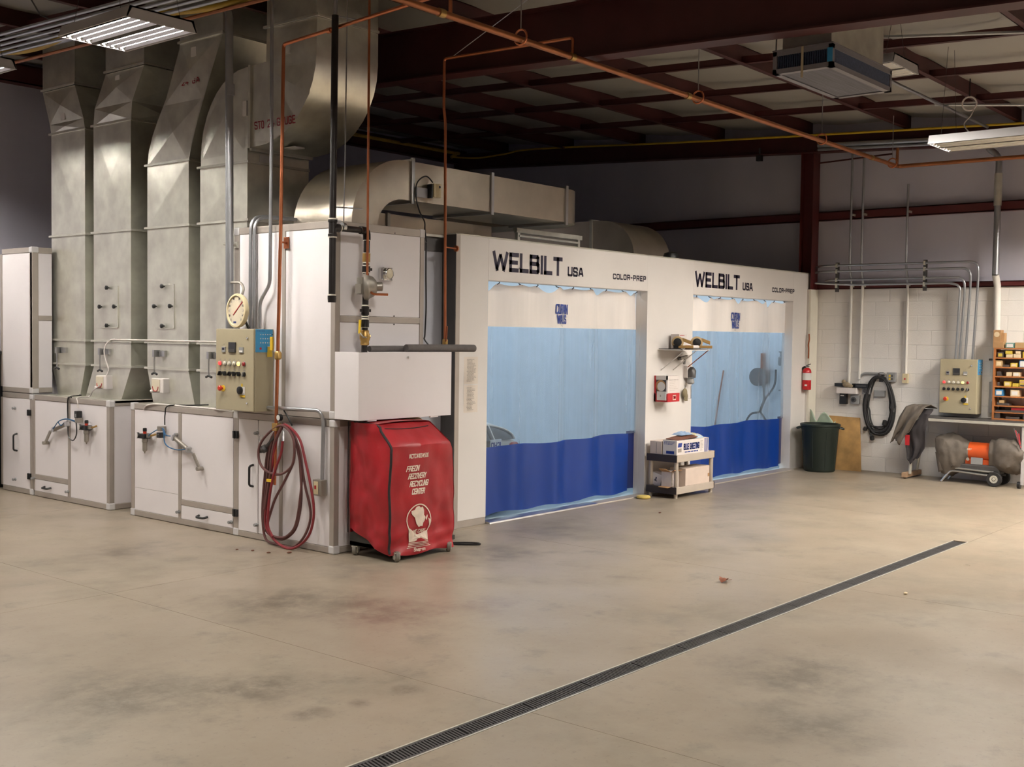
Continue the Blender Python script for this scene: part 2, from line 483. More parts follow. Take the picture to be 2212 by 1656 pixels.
def thing(name, label, cat, loc, group=None):
    o = bpy.data.objects.new(name, None)
    o.empty_display_size = 0.1
    COL.objects.link(o)
    o.location = loc
    ORG[o.name] = Vector(loc)
    return tag(o, label, cat, group)

def struct(o):
    o['kind'] = 'structure'
    return o

def box(name, mat, parent, x0, x1, y0, y1, z0, z1, bevel=0.0):
    return MB().box(x0, x1, y0, y1, z0, z1).build(name, mat, parent, bevel=bevel)

def arc(c, r, a0, a1, n, u, w):
    c, u, w = Vector(c), Vector(u), Vector(w)
    return [c + u*(r*cos(a0+(a1-a0)*i/n)) + w*(r*sin(a0+(a1-a0)*i/n)) for i in range(n+1)]

def spline(pts, k=6):
    pts = [Vector(p) for p in pts]
    out = []
    for i in range(len(pts)-1):
        p0 = pts[max(i-1, 0)]; p1 = pts[i]; p2 = pts[i+1]; p3 = pts[min(i+2, len(pts)-1)]
        for j in range(k):
            t = j/k
            out.append(0.5*((2*p1)+(p2-p0)*t+(2*p0-5*p1+4*p2-p3)*t*t+(3*p1-p0-3*p2+p3)*t**3))
    out.append(pts[-1])
    return out

def bend(pts, r, n=5):
    """polyline with rounded corners"""
    pts = [Vector(p) for p in pts]
    out = [pts[0]]
    for i in range(1, len(pts)-1):
        a, b, c = pts[i-1], pts[i], pts[i+1]
        d1, d2 = (a-b), (c-b)
        rr = min(r, d1.length*0.48, d2.length*0.48)
        p, q = b+d1.normalized()*rr, b+d2.normalized()*rr
        for k in range(n+1):
            t = k/n
            out.append(p*(1-t)**2 + b*2*t*(1-t) + q*t*t)
    out.append(pts[-1])
    return out

def pipe(name, mat, label, cat, pts, r, rad=0.1, n=8, group=None, parent=None):
    o = MB().tube(bend(pts, rad), r, n).build(name, mat, parent, smooth=True)
    if parent is None:
        tag(o, label, cat, group)
    return o

# ------------------------------------------------------------------ stroke lettering
GL = {
 'A': (.7, [[(0, 0), (.26, 1), (.44, 1), (.7, 0)], [(.1, .3), (.6, .3)]]),
 'B': (.66, [[(0, 0), (0, 1), (.54, 1), (.62, .9), (.62, .62), (.54, .53), (0, .53)], [(.54, .53), (.66, .42), (.66, .1), (.57, 0), (0, 0)]]),
 'C': (.64, [[(.64, .84), (.64, .88), (.54, 1), (.1, 1), (0, .88), (0, .12), (.1, 0), (.54, 0), (.64, .12), (.64, .16)]]),
 'D': (.64, [[(0, 0), (0, 1), (.52, 1), (.64, .86), (.64, .14), (.52, 0), (0, 0)]]),
 'E': (.58, [[(.58, 1), (0, 1), (0, 0), (.58, 0)], [(0, .5), (.5, .5)]]),
 'F': (.56, [[(.56, 1), (0, 1), (0, 0)], [(0, .5), (.48, .5)]]),
 'G': (.64, [[(.64, .75), (.64, .88), (.54, 1), (.1, 1), (0, .88), (0, .12), (.1, 0), (.54, 0), (.64, .12), (.64, .46), (.36, .46)]]),
 'H': (.64, [[(0, 0), (0, 1)], [(.64, 0), (.64, 1)], [(0, .5), (.64, .5)]]),
 'I': (.0, [[(0, 0), (0, 1)]]),
 'J': (.5, [[(.5, 1), (.5, .12), (.4, 0), (.1, 0), (0, .12), (0, .3)]]),
 '7': (.5, [[(0, 1), (.5, 1), (.2, 0)]]),
 'L': (.54, [[(0, 1), (0, 0), (.54, 0)]]),
 'M': (.8, [[(0, 0), (0, 1), (.4, .3), (.8, 1), (.8, 0)]]),
 'N': (.64, [[(0, 0), (0, 1), (.64, 0), (.64, 1)]]),
 'O': (.64, [[(.1, 0), (0, .12), (0, .88), (.1, 1), (.54, 1), (.64, .88), (.64, .12), (.54, 0), (.1, 0)]]),
 'P': (.62, [[(0, 0), (0, 1), (.52, 1), (.62, .88), (.62, .56), (.52, .45), (0, .45)]]),
 'R': (.64, [[(0, 0), (0, 1), (.54, 1), (.64, .88), (.64, .58), (.54, .48), (0, .48)], [(.42, .48), (.64, 0)]]),
 'S': (.62, [[(.62, .82), (.62, .9), (.54, 1), (.08, 1), (0, .9), (0, .62), (.08, .53), (.54, .48), (.62, .38), (.62, .1), (.54, 0), (.08, 0), (0, .1), (0, .19)]]),
 'T': (.62, [[(0, 1), (.62, 1)], [(.31, 1), (.31, 0)]]),
 'U': (.64, [[(0, 1), (0, .12), (.1, 0), (.54, 0), (.64, .12), (.64, 1)]]),
 'V': (.68, [[(0, 1), (.34, 0), (.68, 1)]]),
 'W': (1.05, [[(0, 1), (.24, 0), (.52, .9), (.80, 0), (1.05, 1)]]),
 'Y': (.66, [[(0, 1), (.33, .5), (.66, 1)], [(.33, .5), (.33, 0)]]),
 '-': (.34, [[(0, .48), (.34, .48)]]),
 '.': (.08, [[(.04, 0), (.04, .07)]]),
 '!': (.08, [[(.04, .3), (.04, 1)], [(.04, 0), (.04, .1)]]),
 '0': (.56, [[(.1, 0), (0, .14), (0, .86), (.1, 1), (.46, 1), (.56, .86), (.56, .14), (.46, 0), (.1, 0)]]),
 '1': (.22, [[(0, .8), (.18, 1), (.18, 0)]]),
 '2': (.56, [[(0, .8), (.1, 1), (.46, 1), (.56, .86), (.56, .6), (0, 0), (.56, 0)]]),
 '3': (.56, [[(0, 1), (.48, 1), (.56, .88), (.56, .62), (.46, .53), (.16, .53)], [(.46, .53), (.56, .42), (.56, .12), (.48, 0), (0, 0)]]),
 '4': (.58, [[(.44, 0), (.44, 1), (0, .32), (.58, .32)]]),
 '5': (.56, [[(.54, 1), (.04, 1), (0, .55), (.46, .58), (.56, .46), (.56, .12), (.46, 0), (0, 0)]]),
 '6': (.56, [[(.5, 1), (.12, 1), (0, .86), (0, .14), (.1, 0), (.46, 0), (.56, .14), (.56, .44), (.46, .55), (0, .55)]]),
 'n': (.4, [[(0, 0), (0, .62)], [(0, .5), (.1, .62), (.3, .62), (.4, .5), (.4, 0)]]),
 'a': (.42, [[(.05, .62), (.36, .62), (.42, .52), (.42, 0), (.08, 0), (0, .08), (0, .28), (.08, .36), (.42, .36)]]),
 'p': (.42, [[(0, -.25), (0, .62), (.34, .62), (.42, .52), (.42, .1), (.34, 0), (0, 0)]]),
 'o': (.42, [[(.08, 0), (0, .1), (0, .52), (.08, .62), (.34, .62), (.42, .52), (.42, .1), (.34, 0), (.08, 0)]]),
 ' ': (.3, []),
}

def lettering(txt, org, ux, uz, h, mat, parent, wid=1.0, t=0.2, gap=0.3, shear=0.0, surf=None, name='lettering', fit=None, lift=0.0012):
    """flat printed stroke letters; fit = total width to stretch to; surf maps a point onto a curved surface"""
    ux, uz = Vector(ux).normalized(), Vector(uz).normalized()
    nrm = ux.cross(uz)
    if fit:
        raw = sum(GL[c][0] for c in txt) + gap*(len(txt)-1) + t
        wid = fit/(raw*h)
    mb = MB()
    cx = t/2
    def P(a, b):
        b2 = t/2 + b*(1-t)
        p = Vector(org) + ux*((a + shear*b2/wid)*h*wid) + uz*(b2*h) + nrm*lift
        return surf(p) if surf else p
    for c in txt:
        w, strokes = GL[c]
        for st in strokes:
            for i in range(len(st)-1):
                (a0, b0), (a1, b1) = st[i], st[i+1]
                a0 += cx; a1 += cx
                # work in true metric units so that strokes keep an even weight
                d = Vector(((a1-a0)*wid, (b1-b0)*(1-t), 0))
                ln = d.length
                d /= ln
                n_ = Vector((-d.y, d.x, 0))*(t/2)
                e = d*(t*0.5 if (abs(d.x) > .95 or abs(d.y) > .95) else t*0.18)
                q = []
                A = Vector((a0*wid, t/2+b0*(1-t), 0)) - e
                B = Vector((a1*wid, t/2+b1*(1-t), 0)) + e
                for pt in (A-n_, B-n_, B+n_, A+n_):
                    p = Vector(org) + ux*((pt.x+shear*pt.y)*h) + uz*(pt.y*h) + nrm*lift
                    q.append(surf(p) if surf else p)
                mb.add(q, [(0, 1, 2, 3)])
        cx += w + gap
    return mb.build(name, mat, parent, fix=False)

def printlines(org, ux, uz, w, h, n, mat, parent, seed=0, fill=0.5, name='print', lift=0.0012):
    rr = random.Random(seed)
    ux, uz = Vector(ux).normalized(), Vector(uz).normalized()
    nrm = ux.cross(uz)
    mb = MB()
    for i in range(n):
        z = h*(1-(i+0.5)/n)
        x = rr.uniform(0, .08)*w
        end = w*rr.uniform(.5, 1)
        while x < end:
            l = w*rr.uniform(.06, .2)
            l = min(l, end-x)
            o = Vector(org)+ux*x+uz*(z-h/n*fill/2)+nrm*lift
            mb.add([o, o+ux*l, o+ux*l+uz*(h/n*fill), o+uz*(h/n*fill)], [(0, 1, 2, 3)])
            x += l+w*.03
    return mb.build(name, mat, parent, fix=False)

XP, YP, ZP = Vector((1, 0, 0)), Vector((0, 1, 0)), Vector((0, 0, 1))
XW = 9.6            # face of the back wall
def zpur(y): return 4.918 + 0.045*y      # underside of the purlins

# ================================================================== STRUCTURE
# ---- floor: slabs between saw-cut joints and the drain trench
XJ = [-13.0, -9.81, -5.94, -2.07, 1.80, 5.67, XW+0.1]
YJ = [-13.0, -7.67, -3.845, 0.06, 3.9, 7.4]
DR0, DR1, DRX0, DRX1 = -3.845, -3.695, -9.0, 4.55     # drain trench
floor = struct(MB().box(-13.1, 9.8, -13.1, 7.45, -0.14, -0.10).build('floor', GROOVE, loc=(0, 0, -0.14)))
J = 0.0016
for i in range(len(XJ)-1):
    for j in range(len(YJ)-1):
        x0, x1, y0, y1 = XJ[i]+J, XJ[i+1]-J, YJ[j]+J, YJ[j+1]-J
        if YJ[j] == -3.845 and x0 < DRX1:
            if x1 > DRX1:
                MB().prism([(x0, DR1), (DRX1, DR1), (DRX1, y0), (x1, y0), (x1, y1), (x0, y1)], lambda a, b, t: (a, b, t), -0.1, 0).build('floor_slab', CONC, floor)
            else:
                box('floor_slab', CONC, floor, x0, x1, DR1, y1, -0.1, 0)
        else:
            box('floor_slab', CONC, floor, x0, x1, y0, y1, -0.1, 0)
drain = thing('trench_drain', 'long narrow floor drain with black slotted grates crossing the concrete', 'drain', (-2, -3.77, 0))
box('drain_channel', DARK, drain, DRX0, DRX1, DR0, DR1, -0.1, -0.07)
box('drain_frame', GALVD, drain, DRX0, DRX1, DR0+.001, DR0+.012, -0.07, 0.001)
box('drain_frame', GALVD, drain, DRX0, DRX1, DR1-.012, DR1-.001, -0.07, 0.001)
gx = DRX0
pitch_bar = 0.021
while gx < DRX1-0.1:
    g1 = min(gx+0.5, DRX1)
    mb = MB()
    mb.box(gx+.002, g1-.002, DR0+.014, DR0+.028, -.02, 0).box(gx+.002, g1-.002, DR1-.028, DR1-.014, -.02, 0)
    nb = max(2, round((g1-gx)/pitch_bar))
    if g1 > -4.0:
        for k in range(nb):
            x = gx+.004+(g1-gx-.008)*(k+0.5)/nb
            sk = 0.012
            mb.hexa([(x-.0055-sk, DR0+.028, -.02), (x+.0055-sk, DR0+.028, -.02), (x+.0055+sk, DR1-.028, -.02), (x-.0055+sk, DR1-.028, -.02),
                     (x-.0055-sk, DR0+.028, -.001), (x+.0055-sk, DR0+.028, -.001), (x+.0055+sk, DR1-.028, -.001), (x-.0055+sk, DR1-.028, -.001)])
    mb.build('drain_grate', IRON, drain)
    gx = g1

# ---- back wall: painted block below, insulation above
wall_back = struct(box('wall_back', MORTAR, None, XW+.004, XW+.2, -13, 7.5, 0, 2.66))
BH, BL = 0.2045, 0.408
meb = None
for c in range(13):
    off = 0.0 if c % 2 == 0 else BL/2
    for k in range(10):
        y1 = 0.62 - off - k*BL
        y0 = y1-BL
        if y0 < -3.7: continue
        o = MB().box(XW-.0, XW+.05, y0+.0035, y1-.0035, c*BH+.0035, (c+1)*BH-.0035).build('block', CMU, wall_back, bevel=0.003)
box('block_field', CMU, wall_back, XW+.001, XW+.05, -13, -3.75, 0, 2.655)['kind'] = 'stuff'
box('block_field', CMU, wall_back, XW+.001, XW+.05, 0.66, 7.4, 0, 2.655)['kind'] = 'stuff'

def facing(name, x, y0, y1, z0, z1, mat, axis):
    """insulation facing, pillowed between vertical seams about 1.2 m apart"""
    def fn(u, v):
        a = y0+(y1-y0)*u
        s = (a*0.82) % 1.0
        d = 0.03*abs(sin(PI*s))**0.5 + 0.010*noise.noise(Vector((a*2.3, v*1.2, 3.1 if axis == 'x' else 7.7)))
        z = z0+(z1-z0)*v
        return (x-d, a, z) if axis == 'x' else (a, x-d, z)
    return struct(MB().grid(140, 10, fn).build(name, mat, smooth=True, fix=False))
facing('wall_back_upper', XW+.10, -13, 7.45, 2.66, 5.6, VINYLW, 'x')
facing('wall_left', 7.44, -13, 9.8, 0.0, 5.6, VINYLW, 'y')
struct(box('wall_front', VINYLW, None, -13.2, -13.0, -13, 7.5, 0, 5.6))
struct(box('wall_right', VINYLW, None, -13.1, 9.8, -13.2, -13.0, 0, 5.3))

# girts and end-wall framing
def cgirt(y0, y1, z0, z1, x, name, d=0.13, mat=PRIMERL):
    return struct(MB().box(x-d, x-d+.012, y0, y1, z0, z1).box(x-d, x, y0, y1, z0, z0+.012).box(x-d, x, y0, y1, z1-.012, z1).build(name, mat))
cgirt(-13, 7.3, 2.645, 2.725, XW+.1, 'trim_1', .12)
cgirt(-13, 7.3, 3.665, 3.795, XW+.1, 'trim_2', .13)
cgirt(-13, 7.3, 1.2, 1.21, XW+.19, 'trim_3', .01)
# end rafter
def sloped_beam(name, x, y0, y1, zb, h, w, mat, sl=0.045):
    mb = MB()
    def q(xa, xb, za, zc):
        mb.hexa([(xa, y0, zb(y0)+za), (xb, y0, zb(y0)+za), (xb, y1, zb(y1)+za), (xa, y1, zb(y1)+za),
                 (xa, y0, zb(y0)+zc), (xb, y0, zb(y0)+zc), (xb, y1, zb(y1)+zc), (xa, y1, zb(y1)+zc)])
    q(x-.006, x+.006, .014, h-.014)
    q(x-w/2, x+w/2, 0, .014)
    q(x-w/2, x+w/2, h-.014, h)
    return struct(mb.build(name, mat))
sloped_beam('end_rafter', 9.42, -13, 7.35, lambda y: 4.645+.048*y, .27, .17, PRIMER)
sloped_beam('main_rafter', 1.80, -13, 7.35, lambda y: 4.415+.0415*y, .50, .20, PRIMER)
sloped_beam('main_rafter', -9.5, -13, 7.35, lambda y: 4.415+.0415*y, .50, .20, PRIMER)
# end-wall columns (flanges facing along the wall)
for yc in (0.19, -7.4, 7.2):
    struct(MB().box(9.36, 9.58, yc-.10, yc-.088, 0, 4.68+.045*yc).box(9.36, 9.58, yc+.088, yc+.10, 0, 4.68+.045*yc).box(9.46, 9.475, yc-.09, yc+.09, 0, 4.68+.045*yc).build('end_column', PRIMERL))
# flange brace of the end rafter
struct(MB().tube([(9.5, 0.07, 4.51), (9.45, -1.06, 4.54)], .012, 6).build('rafter_brace', PRIMER))
# purlins and bridging
PY = [1.72+1.485*k for k in range(-9, 4)]
for y in PY:
    z = zpur(y)
    struct(MB().box(-13, XW, y-.004, y+.004, z, z+.205).box(-13, XW, y-.062, y+.004, z, z+.008).box(-13, XW, y-.004, y+.06, z+.197, z+.205).build('roof_purlin', PRIMER))
for x in (-8.9, -6.5, -4.2, -2.0, -0.3, 3.2, 4.68, 6.2, 7.78):
    mb = MB()
    mb.hexa([(x-.004, -13, zpur(-13)+.015), (x+.004, -13, zpur(-13)+.015), (x+.004, 7.3, zpur(7.3)+.015), (x-.004, 7.3, zpur(7.3)+.015),
             (x-.004, -13, zpur(-13)+.09), (x+.004, -13, zpur(-13)+.09), (x+.004, 7.3, zpur(7.3)+.09), (x-.004, 7.3, zpur(7.3)+.09)])
    mb.hexa([(x-.004, -13, zpur(-13)+.015), (x+.06, -13, zpur(-13)+.015), (x+.06, 7.3, zpur(7.3)+.015), (x-.004, 7.3, zpur(7.3)+.015),
             (x-.004, -13, zpur(-13)+.02), (x+.06, -13, zpur(-13)+.02), (x+.06, 7.3, zpur(7.3)+.02), (x-.004, 7.3, zpur(7.3)+.02)])
    struct(mb.build('roof_bridging', PRIMER))
# eave strut along the left wall
struct(MB().box(-13, XW, 7.20, 7.22, 5.10, 5.34).box(-13, XW, 7.20, 7.38, 5.10, 5.115).box(-13, XW, 7.2, 7.38, 5.33, 5.345).build('eave_strut', PRIMER))
# ceiling: white facing draped over the purlins
def ceil_fn(u, v):
    x = -13.05+22.8*u
    y = -13.05+20.6*v
    s = ((y-1.72)/1.485) % 1.0
    sag = 0.050*sin(PI*s)**0.8*(1+.35*noise.noise(Vector((x*.8, y*.7, 0))))
    s2 = ((x-1.8)/1.52) % 1.0
    sag += 0.018*sin(PI*s2)**2 + .012*noise.noise(Vector((x*2.1, y*1.3, 5)))
    return (x, y, zpur(y)+.215-sag)
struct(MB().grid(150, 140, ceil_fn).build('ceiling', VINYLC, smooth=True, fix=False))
struct(MB().hexa([(-13.2, -13.2, zpur(-13.2)+.26), (9.9, -13.2, zpur(-13.2)+.26), (9.9, 7.6, zpur(7.6)+.26), (-13.2, 7.6, zpur(7.6)+.26),
                  (-13.2, -13.2, zpur(-13.2)+.3), (9.9, -13.2, zpur(-13.2)+.3), (9.9, 7.6, zpur(7.6)+.3), (-13.2, 7.6, zpur(7.6)+.3)]).build('roof', GREYD))

# ================================================================== LIGHT FIXTURES
def fixture(x0, x1, y0, y1, z, label, group='high bay fluorescent lights', tube=None):
    t = thing('light_fixture', label, 'light', ((x0+x1)/2, (y0+y1)/2, z), group)
    w = x1-x0
    h = 0.085
    pr = [(x0, z), (x0+.012, z), (x0+.05, z+h-.012), (x1-.05, z+h-.012), (x1-.012, z), (x1, z), (x1-.03, z+h), (x0+.03, z+h)]
    MB().prism(pr, lambda a, b, q: (a, q, b), y0, y1).build('housing', FIXW, t)
    for ya, yb in ((y0, y0+.012), (y1-.012, y1)):
        MB().prism([(x0, z-.004), (x1, z-.004), (x1-.03, z+h), (x0+.03, z+h)], lambda a, b, q: (a, q, b), ya, yb).build('end_plate', FIXW, t)
    n = 6
    cell = (w-.09)/n*0.93
    mid = (x0+x1)/2
    for i in range(n):
        side = -1 if i < 3 else 1
        cx = mid + side*(.028) + (i-2.5 - side*0.0)*cell
        # angular reflector trough
        MB().prism([(cx-cell/2, z), (cx-cell*.16, z+.042), (cx+cell*.16, z+.042), (cx+cell/2, z), (cx+cell/2-.003, z), (cx+cell*.14, z+.038), (cx-cell*.14, z+.038), (cx-cell/2+.003, z)],
                   lambda a, b, q: (a, q, b), y0+.014, y1-.014).build('reflector', REFL, t)
        MB().cyl((cx, y0+.03, z+.025), (cx, y1-.03, z+.025), .0115, 8).build('tube', tube or TUBE, t, smooth=True)
        for ya in (y0+.012, y1-.032):
            box('lamp_holder', FIXW, t, cx-.012, cx+.012, ya, ya+.02, z+.004, z+.05)
    # suspension wires up to the purlins
    for xx in (x0+.08, x1-.08):
        for yy in (y0+.1, y1-.1):
            MB().tube([(xx, yy, z+h), (mid+(xx-mid)*.4, yy, zpur(yy)+.02)], .0022, 4).build('hanger_wire', GREYD, t)
    return t
fixture(-1.84, -1.23, .22, 1.19, 4.2, 'lit six tube light fixture hanging before the duct tops', )
fixture(-2.08, -1.47, 2.57, 3.54, 4.2, 'lit tube fixture cut by the picture edge near the far duct')
fixture(3.40, 4.03, -3.44, -2.47, 4.35, 'white tube fixture hanging behind the box shaped air cleaner')
fixture(4.705, 5.30, -4.26, -3.29, 3.82, 'white tube fixture with reddish reflections hanging low by block wall', tube=TUBE2)  # low fixture's tubes boosted to put more light on the block wall
OUT = [((-1.5, -3.3, 4.2), 0, 'lit shop fixture outside the frame, next nearer one in the row over the ducts'), ((-1.5, -8.0, 4.1), 0, 'lit shop fixture outside the frame, beside the camera in the duct row'),
       ((4.8, -8.6, 4.0), 0, 'lit shop fixture outside the frame, farther along the row of the low one'), ((-6.8, 1.0, 4.2), 0, 'lit shop fixture outside the frame, over the open floor facing the cabinets'),
       ((-7.0, -4.2, 4.2), 0, 'lit shop fixture outside the frame, over the floor just past the camera'), ((-7.0, -9.5, 4.0), 0, 'lit shop fixture outside the frame, in the corner behind the camera'),
       ((-6.6, 5.5, 4.1), 0, 'added unseen fixture far from the booth, lighting the wall the ducts reflect'), ((-1.35, 6.35, 4.45), 0, 'lit shop fixture outside the frame, beyond the far air handler'),  # first one added out of view so the ducts reflect a lit wall
       ((8.1, -4.75, 3.85), 1, 'added unseen fixture brightening the block wall, nearest the bin shelf'), ((6.8, -5.9, 3.9), 1, 'added unseen fixture brightening the block wall, off the bench end'), ((8.3, -7.0, 3.9), 1, 'added unseen fixture brightening the block wall, farthest along it')]  # these three are added out of view to brighten the block wall
for (x, y, z), br, lab in OUT:
    fixture(x-.3, x+.3, y-.48, y+.48, z, lab, 'fixtures out of frame', TUBE2 if br else None)

# ================================================================== AIR HANDLERS AND EXHAUST CABINETS
def rail_y(t, y0, y1, z0, z1, x=0.0, d=.05): return box('frame_rail', RAIL, t, x, x+d, y0, y1, z0, z1, .004)
def rail_x(t, x0, x1, z0, z1, y=0.0, d=.05): return box('frame_rail', RAIL, t, x0, x1, y, y+d, z0, z1, .004)
def panel_y(t, y0, y1, z0, z1, x=0.006, name='panel'): return box(name, WHITE, t, x, x+.03, y0, y1, z0, z1, .002)
def panel_x(t, x0, x1, z0, z1, y=0.006, name='panel'): return box(name, WHITE, t, x0, x1, y, y+.03, z0, z1, .002)
def cap(t, y0, y1, z0, z1, x0=-.006, x1=.06): return box('corner_cap', CAP, t, x0, x1, y0, y1, z0, z1, .008)
def handle_v(t, x, y, z0, z1, name='handle', parent=None):
    return MB().tube(bend([(x, y, z0), (x-.045, y, z0+.012), (x-.045, y, z1-.012), (x, y, z1)], .02), .0105, 8).build(name, BLACK, parent or t, smooth=True)
def handle_h(t, x, y0, y1, z, parent=None):
    return MB().tube(bend([(x, y0, z), (x-.045, y0+.012, z-.01), (x-.045, y1-.012, z-.01), (x, y1, z)], .02), .0115, 8).build('handle', BLACK, parent or t, smooth=True)
def hinge(t, y, z):
    mb = MB().box(-.018, .004, y-.034, y+.034, z-.033, z+.033)
    mb.cyl((-.02, y+.004, z-.034), (-.02, y+.004, z+.034), .009, 8)
    for a in (-.018, .02):
        for b in (-.018, .018):
            mb.cyl((-.022, y+a, z+b), (-.017, y+a, z+b), .006, 6)
    return mb.build('hinge', BLACK, t)
def latch(t, y, z, x=0.0):
    return MB().lathe([(.016, 0), (.018, .012), (.01, .016), (.01, .026), (.016, .03), (.014, .04)], (x, y, z), (-1, 0, 0), 10).build('latch_knob', GREYP, t, smooth=True)
D = 1.08
# ---- near air handler
ah = thing('air_handler', 'tall white air handler cabinet at the near corner with beige rails', 'cabinet', (.5, .7, 0))
box('casing', WHITE, ah, .03, D, .03, 1.385, .02, 2.84)
box('plinth', GREYD, ah, .02, D-.02, .02, 1.39, 0, .02)
for z0, z1 in ((.0, 1.16), (1.16, 2.856)):
    rail_y(ah, 0, .055, z0+.06, z1-.06)
    rail_x(ah, 0.0505, .06, z0+.06, z1-.06)
    rail_y(ah, 1.325, 1.40, z0+.06, z1-.06)
rail_y(ah, .692, .736, .058, 1.10); rail_y(ah, .662, .708, 1.22, 2.796)
rail_y(ah, .06, 1.33, .005, .058); rail_y(ah, .06, 1.33, 1.10, 1.158)
rail_y(ah, .06, 1.33, 1.162, 1.222); rail_y(ah, .06, 1.33, 2.794, 2.856)
rail_x(ah, .06, 1.03, .005, .058); rail_x(ah, .06, 1.03, 1.10, 1.222)
rail_x(ah, .06, 1.03, 1.995, 2.05); rail_x(ah, .06, 1.03, 2.79, 2.856); rail_x(ah, 1.03, 1.08, 1.222, 2.856)
for z in ((.0, .075), (1.09, 1.158), (1.162, 1.235), (2.785, 2.862)):
    MB().box(-.006, .07, -.006, .066, z[0], z[1]).build('corner_cap', CAP, ah, bevel=.012)
    MB().box(-.006, .06, 1.322, 1.404, z[0], z[1]).build('corner_cap', CAP, ah, bevel=.012)
box('corner_cap', CAP, ah, 1.02, 1.086, -.006, .05, 2.785, 2.862, .01)
panel_y(ah, .058, .69, .06, 1.098); panel_y(ah, .738, 1.034, .06, 1.098)
dr = panel_y(ah, 1.041, 1.323, .06, 1.098, x=.001, name='door')
handle_v(ah, 0, 1.105, .485, .685, parent=dr)
for z in (.215, .945): hinge(ah, 1.358, z)
for z in (.14, .98): latch(ah, 1.038, z)
panel_y(ah, .058, .66, 1.224, 2.792); panel_y(ah, .71, 1.323, 1.224, 2.792)
panel_x(ah, .062, 1.07, .06, 1.098); panel_x(ah, .062, 1.028, 1.224, 1.993); panel_x(ah, .062, 1.028, 2.052, 2.788)
for x in (.35, .7):
    for z in (1.985, 2.06, 2.80): MB().cyl((x, .004, z), (x, -.004, z), .006, 6).build('screw', GREYD, ah)
# ---- far air handler
ah2 = thing('air_handler', 'tall white air handler cabinet at the far end beside the first duct', 'cabinet', (.5, 5.5, 0))
box('casing', WHITE, ah2, .03, D, 5.165, 5.88, .02, 1.15)
box('casing', WHITE, ah2, .03, .25, 5.165, 5.29, 1.15, 2.81)
box('casing', WHITE, ah2, .03, D, 5.29, 5.88, 1.15, 2.81)
box('plinth', GREYD, ah2, .02, D-.02, 5.16, 5.88, 0, .02)
for z0, z1 in ((0, 1.158), (1.162, 2.83)):
    rail_y(ah2, 5.14, 5.20, z0+.06, z1-.06); rail_y(ah2, 5.845, 5.89, z0+.06, z1-.06)
    rail_y(ah2, 5.2, 5.845, z0+.005, z0+.06); rail_y(ah2, 5.2, 5.845, z1-.06, z1)
rail_x(ah2, .0, .075, 1.22, 2.77, y=5.135); rail_x(ah2, .075, .24, 2.765, 2.83, y=5.135); rail_x(ah2, .075, .24, 1.175, 1.23, y=5.135); rail_x(ah2, .075, .24, 2.0, 2.055, y=5.135)
panel_x(ah2, .075, .24, 1.23, 2.0, y=5.143); panel_x(ah2, .075, .24, 2.055, 2.765, y=5.143)
for z in ((0, .075), (1.09, 1.158), (1.162, 1.235), (2.765, 2.836)):
    MB().box(-.006, .085, 5.136, 5.21, z[0], z[1]).build('corner_cap', CAP, ah2, bevel=.012)
panel_y(ah2, 5.2, 5.845, 1.222, 2.77)
dr = panel_y(ah2, 5.204, 5.53, .062, 1.096, x=.001, name='door'); panel_y(ah2, 5.535, 5.845, .062, 1.096)
handle_v(ah2, 0, 5.50, .485, .685, parent=dr)
for z in (.215, .945): hinge(ah2, 5.205, z)
for z in (.15, .98): latch(ah2, 5.535, z)
# ---- near exhaust cabinet
ex = thing('exhaust_cabinet', 'low white exhaust cabinet under the two nearer ducts', 'cabinet', (.5, 2.2, 0))
box('casing', WHITE, ex, .03, D, 1.415, 3.09, .02, 1.13)
box('plinth', GREYD, ex, .02, D-.02, 1.42, 3.1, 0, .02)
box('top_plate', GALV, ex, 0.03, D, 1.41, 3.118, 1.13, 1.152)
rail_y(ex, 3.062, 3.12, .06, 1.10); rail_y(ex, 2.238, 2.288, .058, 1.10)
rail_y(ex, 1.41, 3.06, .005, .06); rail_y(ex, 1.41, 3.06, 1.10, 1.156); rail_y(ex, 1.41, 2.238, .195, .25)
cap(ex, 3.056, 3.126, 0, .075); cap(ex, 3.056, 3.126, 1.085, 1.162)
panel_y(ex, 2.29, 3.06, .062, 1.098); panel_y(ex, 1.412, 2.236, .252, 1.098)
box('seam', INKG, ex, .0052, .0062, 2.3, 3.05, .292, .295)
dw = panel_y(ex, 1.412, 2.236, .062, .193, x=.002, name='drawer')
handle_h(ex, 0, 1.80, 1.94, .125, parent=dw)
latch(ex, 1.425, .12); latch(ex, 2.262, .125)
# ---- far exhaust cabinet
ex2 = thing('exhaust_cabinet', 'low white exhaust cabinet under the two farther ducts', 'cabinet', (.5, 4.3, 0))
box('casing', WHITE, ex2, .03, D, 3.56, 5.11, .02, 1.13)
box('plinth', GREYD, ex2, .02, D-.02, 3.55, 5.12, 0, .02)
box('top_plate', GALV, ex2, .03, D, 3.53, 5.13, 1.13, 1.152)
rail_y(ex2, 3.53, 3.585, .06, 1.10); rail_y(ex2, 4.322, 4.37, .058, 1.10); rail_y(ex2, 5.09, 5.128, .06, 1.10)
rail_y(ex2, 3.58, 5.1, .005, .06); rail_y(ex2, 3.58, 5.1, 1.10, 1.156); rail_y(ex2, 4.37, 5.1, .195, .25)
rail_x(ex2, .0505, .06, .06, 1.1, y=3.53); rail_x(ex2, .06, D, .005, .06, y=3.53); rail_x(ex2, .06, D, 1.10, 1.156, y=3.53)
panel_x(ex2, .062, D, .062, 1.098, y=3.537)
for z in ((0, .075), (1.085, 1.162)):
    MB().box(-.006, .07, 3.524, 3.594, z[0], z[1]).build('corner_cap', CAP, ex2, bevel=.012)
